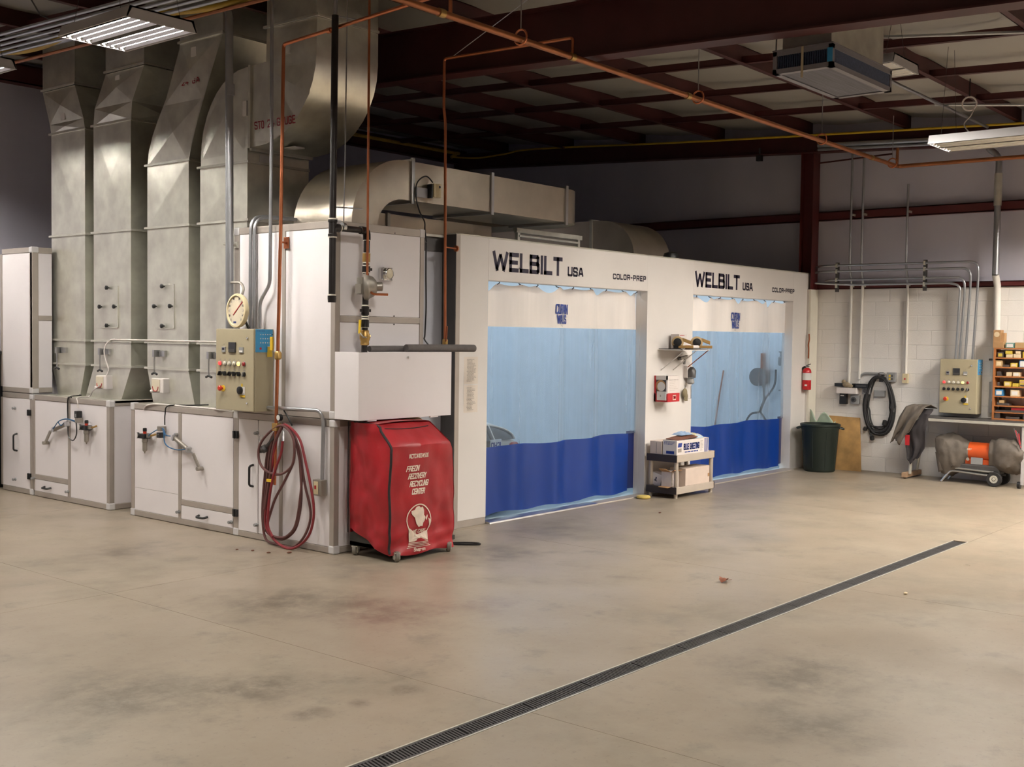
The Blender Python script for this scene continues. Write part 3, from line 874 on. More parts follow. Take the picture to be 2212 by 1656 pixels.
panel_y(ex2, 3.587, 4.32, .062, 1.098); panel_y(ex2, 4.372, 5.093, .252, 1.098)
dw = panel_y(ex2, 4.372, 5.093, .062, .193, x=.002, name='drawer')
handle_h(ex2, 0, 4.73, 4.87, .125, parent=dw)
latch(ex2, 4.355, .12); latch(ex2, 5.105, .2)

# ================================================================== EXHAUST DUCTS
XF, XB = 0.28, 1.03
def cross_broken(mb, a, b, c, d, n, k):
    m = (Vector(a)+Vector(b)+Vector(c)+Vector(d))/4 + Vector(n)*k
    mb.add([a, b, c, d, m], [(0, 1, 4), (1, 2, 4), (2, 3, 4), (3, 0, 4)])
def duct_piece(t, rects, k=0.012, name='duct_section'):
    """rects: list of (y0, y1, x0, x1, z); the walls are cross-broken sheet"""
    mb = MB()
    for (ya, yb, xa, xb, za), (yc, yd, xc, xd, zc) in zip(rects, rects[1:]):
        cross_broken(mb, (xa, yb, za), (xa, ya, za), (xc, yc, zc), (xc, yd, zc), (-1, 0, 0), k)
        cross_broken(mb, (xa, ya, za), (xb, ya, za), (xd, yc, zc), (xc, yc, zc), (0, -1, 0), k)
        cross_broken(mb, (xb, yb, za), (xa, yb, za), (xc, yd, zc), (xd, yd, zc), (0, 1, 0), k)
        cross_broken(mb, (xb, ya, za), (xb, yb, za), (xd, yd, zc), (xd, yc, zc), (1, 0, 0), k)
    return mb.build(name, GALV, t)
def flange(t, y0, y1, z, x0=XF, x1=XB, ov=.035, h=.022):
    mb = MB().box(x0-.018, x0+.006, y0-ov, y1+ov, z-h/2, z+h/2).box(x0-.01, x1, y0-.018, y0+.004, z-h/2, z+h/2).box(x0-.01, x1, y1-.004, y1+.018, z-h/2, z+h/2)
    return mb.build('flange', GALVD, t)
def sticker(t, y, z, w=.09, h=.11, x=XF-.016):
    return box('sticker', PAPERW, t, x-.003, x+.016, y-w/2, y+w/2, z-h/2, z+h/2)
def damper(t, y, z):
    mb = MB().box(XF-.075, XF, y-.012, y+.022, z-.035, z+.035).box(XF-.03, XF, y-.13, y-.03, z-.03, z+.03)
    d = mb.build('damper_bracket', STEEL, t)
    MB().cyl((XF-.06, y+.005, z-.03), (XF-.06, y+.005, z-.21), .008, 8).build('crank_rod', STEEL, d, smooth=True)
    MB().tube([(XF-.06, y+.05, z-.215), (XF-.06, y+.005, z-.20), (XF-.06, y-.04, z-.215)], .012, 8).build('crank_handle', BLACK, d, smooth=True)
def hatch(t, y0, y1, z0, z1):
    d = box('access_hatch', GALV, t, XF-.014, XF-.006, y0, y1, z0, z1, .001)
    MB().box(XF-.018, XF-.006, y0-.012, y0, z0, z1).box(XF-.016, XF-.006, y0, y1, z0-.006, z0+.002).build('hatch_rim', GALVD, d)
    ym, zm = (y0+y1)/2, (z0+z1)/2
    for y, z in ((ym, z1-.02), (ym, z0+.02), (y0+.02, zm), (y1-.02, zm)):
        MB().lathe([(.008, 0), (.008, .02), (.022, .022), (.024, .04), (.015, .046)], (XF-.014, y, z), (-1, 0, 0), 10).build('hatch_knob', BLACK, d, smooth=True)
ducts = []
spec = [ # base y0,y1 ; straight y0,y1
 ((4.62, 5.10), (4.49, 5.22), 'first galvanized duct, farthest away beside the tall far cabinet'),
 ((3.77, 4.50), (3.57, 4.31), 'second galvanized duct with a knobbed hatch and cable loop'),
 ((2.43, 3.17), (2.525, 3.26), 'third galvanized duct with a knobbed hatch and a leaning top'),
 ((1.60, 2.34), (1.575, 2.33), 'nearest galvanized duct with a big S shaped elbow on top')]
for i, ((b0, b1), (y0, y1), lab) in enumerate(spec):
    t = thing('exhaust_duct', lab, 'duct', (.65, (y0+y1)/2, 1.152), 'galvanized exhaust ducts')
    ducts.append(t)
    duct_piece(t, [(b0, b1, XF+.01, XB, 1.153), (y0, y1, XF, XB, 1.50)], .004, 'duct_transition')
    flange(t, y0, y1, 1.51)
    duct_piece(t, [(y0, y1, XF, XB, 1.50), (y0, y1, XF, XB, 1.775)], .003, 'duct_collar')
    flange(t, y0, y1, 1.78)
    duct_piece(t, [(y0, y1, XF, XB, 1.78), (y0, y1, XF, XB, 2.97)], .014)
    flange(t, y0, y1, 2.97)
    damper(t, (y0+y1)/2+.14, 1.665)
    MB().box(XF-.004, XF+.002, y0+.03, y1-.03, 1.765, 1.77).build('seam', GREYD, t)
# first
t = ducts[0]; y0, y1 = spec[0][1]
duct_piece(t, [(y0, y1, XF, XB, 2.97), (y0, y1, XF, XB, 4.13)], .016); flange(t, y0, y1, 4.14)
duct_piece(t, [(y0, y1, XF, XB, 4.14), (y0+.02, y1+.02, XF-.005, XB, 4.25), (4.70, 5.41, XF, XB, 4.64)], .03, 'duct_offset'); flange(t, 4.70, 5.41, 4.66, ov=.02)
duct_piece(t, [(4.70, 5.41, XF, XB, 4.66), (4.70, 5.41, XF, XB, 5.27)], .004)
sticker(t, 4.93, 4.33)
# second
t = ducts[1]; y0, y1 = spec[1][1]
duct_piece(t, [(y0, y1, XF, XB, 2.97), (y0, y1, XF, XB, 4.13)], .016); flange(t, y0, y1, 4.14)
duct_piece(t, [(y0, y1, XF, XB, 4.14), (y0-.04, y1-.04, XF-.01, XB, 4.32), (3.32, 4.06, XF, XB, 4.67)], .03, 'duct_offset'); flange(t, 3.32, 4.06, 4.69, ov=.02)
duct_piece(t, [(3.32, 4.06, XF, XB, 4.69), (3.32, 4.06, XF, XB, 5.21)], .004)
sticker(t, 3.80, 4.57); hatch(t, 3.81, 4.14, 1.93, 2.38)
# third
t = ducts[2]; y0, y1 = spec[2][1]
duct_piece(t, [(y0, y1, XF, XB, 2.97), (y0, y1, XF, XB, 3.61)], .010); flange(t, y0, y1, 3.62)
rs = []
for k in range(9):
    u = k/8
    s = u*u*(3-2*u)
    sr = u**1.15
    rs.append((y0 - .56*sr, y1 - .58*s, XF, XB, 3.62+1.17*u))
mb = MB()
for a, b in zip(rs, rs[1:]):
    mb.add([(a[2], a[1], a[4]), (a[2], a[0], a[4]), (b[2], b[0], b[4]), (b[2], b[1], b[4])], [(0, 1, 2, 3)])
    mb.add([(a[2], a[0], a[4]), (a[3], a[0], a[4]), (b[3], b[0], b[4]), (b[2], b[0], b[4])], [(0, 1, 2, 3)])
    mb.add([(a[3], a[1], a[4]), (a[2], a[1], a[4]), (b[2], b[1], b[4]), (b[3], b[1], b[4])], [(0, 1, 2, 3)])
mb2 = MB()
for j in range(2):   # cross-broken front skin
    a, b = rs[j*4], rs[j*4+4]
    cross_broken(mb2, (a[2]-.002, a[1]-.02, a[4]), (a[2]-.002, a[0]+.02, a[4]), (b[2]-.002, b[0]+.02, b[4]), (b[2]-.002, b[1]-.02, b[4]), (-1, 0, 0), .03)
mb.build('duct_offset', GALV, t, smooth=True); mb2.build('cross_break_skin', GALV, t)
flange(t, 1.965, 2.68, 4.80, ov=.02)
duct_piece(t, [(1.965, 2.68, XF, XB, 4.80), (1.965, 2.68, XF, XB, 5.15)], .004)
sticker(t, 2.42, 4.67, .09, .10); hatch(t, 2.765, 3.09, 1.93, 2.378)
[lettering(w_, (XF-.02, y_, 4.36), (0, -1, 0), (0, 0, 1), .055, INKR, t, fit=.12, t=.16) for w_, y_ in (('24', 2.62), ('GA', 2.44))]
# nearest: S elbow
t = ducts[3]; y0, y1 = spec[3][1]
duct_piece(t, [(y0, y1, XF, XB, 2.97), (y0, y1, XF, XB, 3.51)], .010); flange(t, y0, y1, 3.52)
yl, yr = 2.32, 1.575
outl = [(yl, 3.53), (yl, 3.62)]
for k in range(1, 10):
    a = (PI/2)*k/9
    outl.append((1.60+.72*cos(a), 3.62+.79*sin(a)))
outl += [(1.30, 4.42), (1.29, 4.72), (.585, 4.72), (.585, 4.42)]
for k in range(1, 10):
    a = (PI/2)*k/9
    outl.append((1.43-.845*cos(a), 4.42-.77*sin(a)))
outl += [(1.575, 3.65), (1.575, 3.53)]
MB().prism(outl, lambda a, b, q: (q, a, b), XF, XB+.0).build('s_elbow', GALV, t, smooth=True)
mb = MB()
for k in range(2, len(outl)-3):   # standing seam round the outline
    pass
# crease panel laid on the elbow's cheek: flat fold lines as thin relief
def cheek(poly, dx):
    m = Vector((XF-dx, sum(p[0] for p in poly)/len(poly), sum(p[1] for p in poly)/len(poly)))
    mb_ = MB(); n = len(poly)
    mb_.add([(XF-.001, p[0], p[1]) for p in poly]+[m], [(i, (i+1) % n, n) for i in range(n)])
    return mb_.build('cheek_fold', GALV, t)
cheek([(1.28, 4.36), (.62, 4.36), (.60, 4.69), (1.27, 4.69)], .012)
cheek([(1.27, 4.34), (.86, 3.84), (.68, 4.05), (.61, 4.33)], .022)
cheek([(1.28, 4.33), (1.50, 3.70), (1.20, 3.68), (.9, 3.82)], .016)
cheek([(2.29, 3.60), (1.62, 3.62), (1.62, 4.36), (1.95, 4.24), (2.2, 3.98)], .022)
box('drive_cleat', GALVD, t, XF-.02, XF+.01, 1.512, 1.545, 3.64, 4.42)
box('drive_cleat', GALVD, t, XF-.0, XB, 1.512, 1.545, 3.62, 3.655)
flange(t, .585, 1.29, 4.735, ov=.035)
duct_piece(t, [(.585, 1.29, XF, XB, 4.735), (.585, 1.29, XF, XB, 5.08)], .004)
sticker(t, 1.60, 4.02, .06, .14); sticker(t, .975, 4.50, .08, .11); box('sticker', PAPERW, t, .5, .62, 1.15, 1.3, 3.648, 3.656)
box('sticker', PAPERW, t, .42, .58, 1.568, 1.58, 3.52, 3.60)
[lettering(w_, (XF-.026, y_, 3.80), (0, -1, 0), (0, .1, 1), .075, INKR, t, fit=f_, t=.15) for w_, y_, f_ in (('ST0', 1.43, .14), ('24', 1.24, .10), ('GAUGE', 1.10, .26))]
# white sensor boxes and their cable on the duct transitions
def sensor(y, z, lab):
    s = thing('sensor_box', lab, 'sensor', (XF-.02, y, z))
    xb = XF + .012
    b = box('box_body', CARD, s, xb-.085, xb, y-.105, y+.105, z-.075, z+.075, .006)
    box('clear_cover', DIAL, s, xb-.093, xb-.085, y-.05, y+.095, z-.062, z+.062, .004)
    MB().tube(arc((xb-.096, y+.02, z-.01), .05, PI, 2*PI, 8, (0, -1, 0), (0, 0, 1)), .004, 5).build('gauge_tube', INKR, s)
    MB().ball((xb-.098, y+.085, z-.06), .018, 8, 6).build('plug', CARD, s, smooth=True)
    return s
sensor(4.04, 1.33, 'white sensor box with thin cable on the second duct')
sensor(2.965, 1.335, 'white sensor box without cable on the third duct')
tag(MB().tube(spline([(XF-.02, 1.40, 1.80), (XF-.02, 2.5, 1.80), (XF-.025, 3.2, 1.80), (XF-.02, 3.75, 1.80), (XF-.03, 3.93, 1.79), (XF-.05, 4.01, 1.70), (XF-.05, 3.99, 1.58), (XF-.05, 3.93, 1.48), (XF-.07, 3.94, 1.40)]), .007, 6).build('cable', CARD, smooth=True),
    'thin white cable lying along the duct flanges and drooping to sensor box', 'cable')
tag(MB().tube(spline([(XF-.085, 4.03, 1.30), (XF-.12, 4.12, 1.24), (.18, 4.24, 1.165), (.02, 4.20, 1.16), (-.002, 4.16, 1.12), (-.002, 4.15, 1.05)]), .007, 6).build('cable', CARD, smooth=True),
    'short white cable from sensor box down over the far cabinet edge', 'cable')

# ================================================================== PREP STATION (booth front, curtains, inside)
YS = 0.14           # front face of the booth
ZS = 2.87
st = thing('prep_station', 'long white walk-in paint prep station with two curtained openings', 'booth', (5.5, 3.2, 0))
def sp(name, x0, x1, z0, z1, y0=YS, y1=.24, mat=WHITEB, bev=.002): return box(name, mat, st, x0, x1, y0, y1, z0, z1, bev)
O1, O2, OT = (2.145, 5.045), (6.10, 8.90), 2.45
sp('front_panel', 1.665, O1[0], .07, ZS); sp('front_panel', O1[1]+.001, O2[0], .0, ZS); sp('front_panel', O2[1], 9.46, .0, ZS)
sp('header_panel', O1[0]+.001, O1[1], OT, ZS); sp('header_panel', O2[0]+.001, O2[1]-.001, OT, ZS)
sp('base_strip', 1.665, O1[0], 0.0, .07, y0=YS+.004, mat=RAIL)
box('end_post', RAIL, st, 1.655, 1.715, YS-.012, .145, 0, ZS+.004, .003)
box('end_post', GREYD, st, 1.650, 1.664, YS-.008, .34, 0, ZS)
box('filler_panel', GREYBLUE, st, 1.085, 1.65, .31, .34, 0, 2.70)
box('filler_rail', GREYD, st, 1.085, 1.65, .30, .345, 2.70, 2.84)
box('filler_rail', GALVD, st, 1.085, 1.65, .27, .345, 2.84, 2.862)
box('top_channel', GALVD, st, 1.655, 9.46, YS-.004, .25, ZS, ZS+.012)
for a, b in ((O1[0]-.015, O1[1]), (O2[0], O2[1])):
    box('jamb', WHITEB, st, b-.0, b+.05, .24, .30, 0, OT+.05); box('jamb', WHITEB, st, a-.05, a, .24, .30, 0, OT+.05)
    MB().box(a, b, .26, .30, OT+.0, OT+.03).build('curtain_track', GALVD, st)
# thresholds
MB().prism([(.085, 0), (.09, .014), (.12, .020), (.21, .022), (.215, 0)], lambda a, b, q: (q, a, b), O1[0]+.005, 4.02).build('threshold', STEEL, st)
MB().prism([(.09, 0), (.095, .012), (.12, .016), (.21, .018), (.215, 0)], lambda a, b, q: (q, a, b), 4.025, O1[1]+.12).build('threshold', RAIL, st)
MB().prism([(.05, 0), (.055, .012), (.10, .016), (.21, .018), (.215, 0)], lambda a, b, q: (q, a, b), O2[0]+.02, O2[1]-.02).build('threshold', RAIL, st)
# shell of the booth
box('side_wall', BOOTHW, st, 1.665, 1.72, .24, 6.65, 0, 2.8)
box('side_wall', BOOTHW, st, 9.40, 9.455, .24, 6.65, 0, 2.8)
box('rear_wall', BOOTHW, st, 1.72, 9.40, 6.6, 6.65, 0, 2.8)
box('divider_wall', BOOTHW, st, 5.54, 5.58, .30, 6.6, 0, 2.8)
box('booth_ceiling', BOOTHW, st, 1.665, 9.455, .24, 6.65, 2.8, 2.85)
box('booth_floor', BOOTHF, st, 1.72, 9.40, .215, 6.6, 0.0005, .004)
for x0, x1 in ((1.9, 5.4), (5.75, 9.25)):
    for y in (.50, 2.2, 4.0, 5.7):
        for k in range(2):
            xa = x0+.1+k*(x1-x0)/2
            l = box('booth_light', FIXW, st, xa, xa+1.5, y-.12, y+.12, 2.74, 2.80)
            for yy in (-.06, .06):
                MB().cyl((xa+.04, y+yy, 2.725), (xa+1.46, y+yy, 2.725), .016, 8).build('tube', TUBEB, l, smooth=True)
# big lettering
for (x0, xt, u0, u1, c0, c1) in ((2.205, 3.36, 3.455, 3.745, 4.315, 5.005), (6.13, 7.29, 7.375, 7.66, 8.23, 8.925)):
    lettering('WELBILT', (x0, YS, 2.548), XP, ZP, .20, INK, st, fit=xt-x0, t=.215, gap=.30)
    lettering('USA', (u0, YS, 2.552), XP, ZP, .105, INK, st, fit=u1-u0, t=.225)
    lettering('COLOR-PREP', (c0, YS, 2.560), XP, ZP, .066, INK, st, fit=c1-c0, t=.23, gap=.34)

def curtain(xa, xb, label, seed, overlap):
    t = thing('vinyl_curtain', label, 'curtain', ((xa+xb)/2, .27, 0), 'booth curtains')
    rr = random.Random(seed)
    hooks = [xa+.02+(xb-xa-.04)*k/9 for k in range(10)]
    ph = [rr.uniform(0, 6.28) for _ in range(6)]
    def yoff(x, z):
        top = max(0, min(1, (z-1.4)/1.0))
        a = .019+.020*top
        return .265 + a*sin(9.2*x+ph[0]+.6*sin(2.1*x+ph[1])) + .006*sin(17*x+ph[2]+z*.4) + .008*sin(4.1*x+ph[3]+z*1.1) + .010*noise.noise(Vector((x*3, z*.8, seed)))
    def ztop(x):
        k = min(8, max(0, int((x-hooks[0])/(hooks[1]-hooks[0]))))
        u = (x-hooks[k])/(hooks[1]-hooks[0])
        u = min(1, max(0, u))
        amp = (.085, .022, .015, .07, .022, .016, .06, .018, .045)[(k+seed) % 9]
        return 2.435 - amp*sin(PI*u)**1.4
    def zbot(x): return .052+.018*noise.noise(Vector((x*1.3, seed, 0)))+.012*sin(8*x)
    def band(name, z0, z1, mat, nx, nz, xlo=xa, xhi=xb, dy=0.0):
        def fn(u, v):
            x = xlo+(xhi-xlo)*u
            lo = z0(x) if callable(z0) else z0
            hi = z1(x) if callable(z1) else z1
            z = lo+(hi-lo)*v
            y = yoff(x, z)+dy
            if name == 'blue_band' and z < .12: y += .01*noise.noise(Vector((x*9, z*9, seed)))
            return (x, y, z)
        return MB().grid(nx, nz, fn).build(name, mat, t, smooth=True, fix=False)
    seamz = lambda x: .748 + .008*sin(3.1*x+seed)+.006*sin(7.3*x)
    xs = xb-overlap
    w = band('white_band', 1.99, ztop, CURT_W, 150, 14)
    band('clear_band', seamz, 1.988, CURT_C, 130, 10, xhi=xb)
    band('blue_band', zbot, seamz, CURT_B, 130, 10, xhi=xs)
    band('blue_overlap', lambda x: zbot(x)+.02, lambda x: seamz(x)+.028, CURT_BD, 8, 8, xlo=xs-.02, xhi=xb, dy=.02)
    for hx in hooks:
        MB().tube([(hx, yoff(hx, 2.43), 2.425), (hx, .272, 2.44), (hx, .28, 2.452)], .006, 6).build('curtain_hook', GREYD, t)
    # printed maker's mark on the white band
    lx = xa+(xb-xa)*.47
    sf = lambda p: Vector((p.x, yoff(p.x, p.z)-.006, p.z))
    mk = w
    lettering('CURTAIN', (lx-.15, 0, 2.14), XP, (.04, 0, 1), .11, INKB, mk, fit=.31, t=.17, gap=.2, surf=sf)
    lettering('WALLS', (lx-.12, 0, 2.035), XP, (-.03, 0, 1), .10, INKB, mk, fit=.25, t=.18, gap=.22, surf=sf)
    lettering('INC', (lx-.045, 0, 1.998+.008), XP, ZP, .016, INKG, mk, fit=.08, surf=sf)
    return t
curtain(O1[0]-.012, O1[1]-.0, 'vinyl curtain with white top and blue hem in the nearer booth opening', 0, .17)
curtain(O2[0]-.02, O2[1]+.0, 'vinyl curtain with white top and blue hem in the opening nearest the block wall', 2, .16)

# car parked behind the first curtain (only its tail shows through the clear vinyl)
car = thing('car', 'low silver car parked behind the first curtain with number plate showing', 'car', (2.52, 2.2, .004))
CX = 2.44
prof = [ # y, half width, belt z, roof z, roof half width
 (.46, .58, .58, .60, .4), (.49, .64, .765, .785, .50), (.58, .66, .785, .90, .53), (.72, .67, .79, .975, .53), (1.2, .68, .79, 1.02, .52), (1.9, .68, .78, 1.02, .52), (2.3, .68, .76, .92, .51), (2.7, .67, .74, .76, .5), (3.3, .64, .66, .68, .45), (3.5, .5, .5, .52, .35)]
def carsec(p):
    y, hw, zb_, zr, rw = p
    pts = [(-hw*.9, .16), (-hw, .30), (-hw, zb_-.10), (-hw*.96, zb_), (-rw, zr-.02), (-rw*.6, zr), (rw*.6, zr), (rw, zr-.02), (hw*.96, zb_), (hw, zb_-.10), (hw, .30), (hw*.9, .16)]
    return [(CX+a, y, b) for a, b in pts]
mb = MB()
secs = [carsec(p) for p in prof]
for sct in secs: mb.v += [Vector(q) for q in sct]
n = 12
for i in range(len(secs)-1):
    for k in range(n):
        k2 = (k+1) % n
        mb.f.append((i*n+k, i*n+k2, (i+1)*n+k2, (i+1)*n+k))
mb.f.append(tuple(reversed(range(n)))); mb.f.append(tuple((len(secs)-1)*n+k for k in range(n)))
body = mb.build('body', CARP, car, smooth=True)
body.modifiers.new('sub', 'SUBSURF').levels = 2; body.modifiers['sub'].render_levels = 2
def rear_glass(u, v):
    a = (u-.5)*2
    w = .545*math.sqrt(max(0, 1-(v*.93)**2.4))
    return (CX+a*w, .475+.105*v, .785+.165*v)
MB().grid(16, 8, rear_glass).build('rear_window', GLASSCAR, car, smooth=True)
MB().obox((CX+.20, .50, .865), (.008, 0, 0), (0, .008, .004), (0, .045, .075)).build('window_divider', CARP, car)
MB().tube([(CX+.55*cos(PI*k/14), .472+.105*sin(PI*k/14), .785+.170*sin(PI*k/14)**.85) for k in range(15)], .012, 6).build('window_surround', CARP, car, smooth=True)
pl = MB().box(CX+.12, CX+.30, .445, .455, .66, .80).build('number_plate', PLATE, car)
lettering('OH2I', (CX+.13, .445, .705), XP, ZP, .065, INKB, pl, fit=.16, t=.2)
for sgn in (-1, 1): MB().ball((CX+sgn*.56, .49, .715), .055, 10, 6, (1.5, .5, .7)).build('tail_lamp', TAILR, car, smooth=True)
for yy in (1.0, 2.85):
    for sgn in (-1, 1):
        w_ = MB().lathe([(.16, -.09), (.235, -.085), (.26, -.05), (.26, .05), (.235, .085), (.16, .09)], (CX+sgn*.60, yy, .2645), (1, 0, 0), 20).build('wheel', RUBBER, car, smooth=True)
        MB().lathe([(.15, -.095), (.15, .095)], (CX+sgn*.60, yy, .2645), (1, 0, 0), 14).build('hub', GALVD, w_)
# things on the far side wall of the second booth, seen through the clear vinyl
XB2 = 9.395
reel = thing('hose_reel', 'dark hose reel and looped hose hanging behind the second curtain', 'hose', (XB2-.1, .85, .5))
MB().lathe([(.02, 0), (.14, .01), (.14, .03), (.06, .04), (.06, .12), (.14, .13), (.14, .15), (.02, .16)], (XB2, .87, 1.32), (-1, 0, 0), 18).build('drum', GREYD, reel, smooth=True)
box('bracket', RUST, reel, XB2-.06, XB2, .82, .87, 1.4, 1.68)
MB().tube(spline([(XB2-.1, .80, 1.28), (XB2-.1, .78, .98), (XB2-.1, .83, .80), (XB2-.1, .72, .62), (XB2-.1, .70, .3)]), .016, 8).build('hose', BLACK, reel, smooth=True)
MB().tube(spline([(XB2-.1, .59, 1.44), (XB2-.12, .60, 1.2), (XB2-.1, .76, .98), (XB2-.1, .84, .80), (XB2-.1, 1.0, .74), (XB2-.1, 1.1, .55), (XB2-.1, 1.13, .3)]), .016, 8).build('hose', BLACK, reel, smooth=True)
MB().lathe([(.03, 0), (.045, .03), (.03, .06), (.01, .09)], (XB2, .76, 1.44), (-1, 0, 0), 10).build('regulator', CHROME, reel, smooth=True)
tag(MB().tube([(XB2-.03, 1.52, 1.40), (XB2-.04, 1.58, 1.0), (XB2-.06, 1.66, .35)], .012, 6).build('air_lance', RUST), 'thin reddish rod hanging behind the second curtain', 'rod')
sh = thing('wall_lamp', 'small blue grey bracket on the booth wall behind second curtain', 'bracket', (XB2-.05, .45, 1.1))
box('shelf_plate', GREYP, sh, XB2-.14, XB2, .30, .52, 1.12, 1.14); box('switch_box', GREYD, sh, XB2-.08, XB2, .36, .45, 1.141, 1.23)
gg = thing('spray_cup', 'grey metal cup on a hook behind the second curtain', 'cup', (XB2-.05, .50, 1.5))
MB().lathe([(.03, 0), (.045, .02), (.045, .12), (.02, .14), (.02, .2)], (XB2-.06, .53, 1.5), (0, 0, 1), 12).build('cup', GREYP, gg, smooth=True); box('hook', GREYD, gg, XB2-.06, XB2, .49, .57, 1.70, 1.712)

# notices taped to the front panel
for k, (z0, z1) in enumerate(((1.415, 1.685), (1.135, 1.405))):
    nt_ = thing('paper_notice', ('upper typed paper notice taped beside the first booth opening', 'lower typed paper notice taped beside the first booth opening')[k], 'paper', (1.9, YS, z0))
    pg = MB().grid(4, 4, lambda u, v: (1.795+.205*u, YS-.0015-.004*sin(PI*u)*(v), z0+(z1-z0)*v)).build('sheet', PAPER, nt_, fix=False)
    printlines((1.83, YS-.0055, z0+.02), XP, ZP, .14, z1-z0-.04, 18, INKG, nt_, seed=k+3, fill=.4)

# steel frame standing on the booth roof
fr = thing('steel_stand', 'small steel strut frame standing on the booth roof', 'frame', (3.7, .62, 2.86))
for x in (3.15, 4.25): box('post', GALVD, fr, x-.02, x+.02, .58, .62, 2.853, 3.05)
box('crossbar', GALVD, fr, 3.10, 4.30, .57, .62, 3.02, 3.07); box('crossbar', GALVD, fr, 3.15, 4.25, .57, .61, 2.975, 2.995)
tag(MB().lathe([(.10, 0), (.1, .05), (.085, .09), (.02, .11)], (6.0, .42, 2.884), (0, 0, 1), 16).build('vent_cap', BLACK, smooth=True), 'small round black cap on top of the booth roof', 'vent')

# ================================================================== SUPPLY DUCTS ON THE ROOF
hk = thing('supply_duct', 'curved galvanized supply duct rising from the near cabinet and running over the booth', 'duct', (.6, .65, 2.86))
ZT, ZB_ = 3.515, 3.15
YN, YFAR = .25, 1.05
o = [(.41, 2.858)]
for k in range(0, 13):
    a = PI - (PI/2)*k/12
    o.append((1.08+.67*cos(a), ZT-.62+.62*sin(a)))
o += [(3.55, ZT), (3.55, ZB_), (1.06, ZB_)]
for k in range(0, 9):
    a = PI/2+(PI/2)*k/8
    o.append((1.05+.33*cos(a), ZB_-.285+.285*sin(a)))
o.append((.72, 2.858))
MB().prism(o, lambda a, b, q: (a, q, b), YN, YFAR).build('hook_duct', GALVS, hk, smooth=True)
o = [(3.55, YN)]
for k in range(0, 11):
    a = -PI/2+(PI/2)*k/10
    o.append((3.60+.50*cos(a), YN+.75+.75*sin(a)))
o += [(4.10, 2.2), (3.55, 2.2)]
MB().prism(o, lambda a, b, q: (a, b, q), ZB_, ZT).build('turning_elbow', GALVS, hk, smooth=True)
for x in (1.16, 2.30, 3.55):
    MB().box(x-.02, x+.02, YN-.02, YN, ZB_-.03, ZT+.03).box(x-.02, x+.02, YN, YFAR, ZB_-.025, ZB_).box(x-.02, x+.02, YN-.0, YFAR, ZT, ZT+.02).build('joint_strip', STEEL, hk)
box('joint_strip', RUST, hk, 1.60, 1.62, YN-.004, YN+.002, ZB_, ZT)
box('lower_trunk', GALVS, hk, 1.12, 3.35, 1.15, 2.0, 2.88, 3.13)
box('joint_strip', GALVD, hk, 1.7, 1.74, 1.13, 1.15, 2.87, 3.14)
dc2 = thing('supply_duct', 'rounded galvanized elbow dropping onto the booth roof behind the second sign', 'duct', (6.0, 1.5, 2.86), )
o = [(.75, 2.853)]
for k in range(0, 11):
    a = PI-(PI/2)*k/10
    o.append((1.27+.52*cos(a), 2.93+.47*sin(a)))
o += [(4.6, 3.40), (4.6, 2.98), (1.55, 2.98), (1.40, 2.853)]
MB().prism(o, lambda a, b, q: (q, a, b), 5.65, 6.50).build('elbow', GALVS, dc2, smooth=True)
box('joint_strip', GALVD, dc2, 5.63, 6.5, 1.40, 1.44, 3.39, 3.42); box('joint_strip', GALVD, dc2, 5.635, 5.655, 1.40, 1.44, 2.86, 3.42)
# damper actuator on the hook duct
act = thing('damper_actuator', 'beige damper motor box with black wire on the curved supply duct', 'actuator', (1.35, YN, 3.2))
box('motor', CREAM, act, 1.37, 1.47, YN-.09, YN-.022, 3.20, 3.33, .006); box('mount_plate', GREYBLUE, act, 1.20, 1.34, YN-.03, YN-.001, 3.19, 3.28); box('shaft_collar', BLACK, act, 1.345, 1.362, YN-.08, YN-.022, 3.19, 3.32)
MB().cyl((1.445, YN-.09, 3.30), (1.445, YN-.093, 3.30), .012, 10).build('dial_knob', BLACK, act)
MB().tube(spline([(1.38, YN-.06, 3.34), (1.30, YN-.05, 3.39), (1.20, YN-.04, 3.33), (1.18, YN-.03, 3.22), (1.20, YN-.06, 3.06), (1.18, .10, 2.95), (1.105, .02, 2.86), (1.10, -.006, 2.75)]), .007, 6).build('wire', BLACK, act, smooth=True)
tag(MB().tube(spline([(1.098, -.004, 2.745), (1.095, -.008, 2.45), (1.102, -.008, 2.15), (1.09, -.008, 1.9), (1.088, -.008, 1.85), (1.16, -.04, 1.765)]), .0075, 6).build('cable', BLACK, smooth=True),
    'black cable clipped down the edge of the near air handler', 'cable')

# ================================================================== WHITE BURNER BOX, GAS TRAIN, PIPES
bb = thing('burner_box', 'white sheet metal box on the side of near air handler above red cover', 'box', (.57, -.15, 1.173))
mb = MB().box(0, 1.137, -.303, -.296, 1.173, 1.742).box(0, .007, -.296, -.002, 1.173, 1.742).box(1.13, 1.137, -.296, -.002, 1.173, 1.742).box(0, 1.137, -.303, -.002, 1.168, 1.175).box(.007, 1.13, -.296, -.002, 1.728, 1.734)
mb.build('box_body', WHITE, bb, bevel=.002)
MB().lathe([(.012, 0), (.012, .012), (.007, .02)], (.57, -.303, 1.695), (0, -1, 0), 10).build('lock', CHROME, bb, smooth=True)
for x in (.16, .92): box('hem_clip', WHITE, bb, x-.05, x+.05, -.300, -.285, 1.158, 1.172)

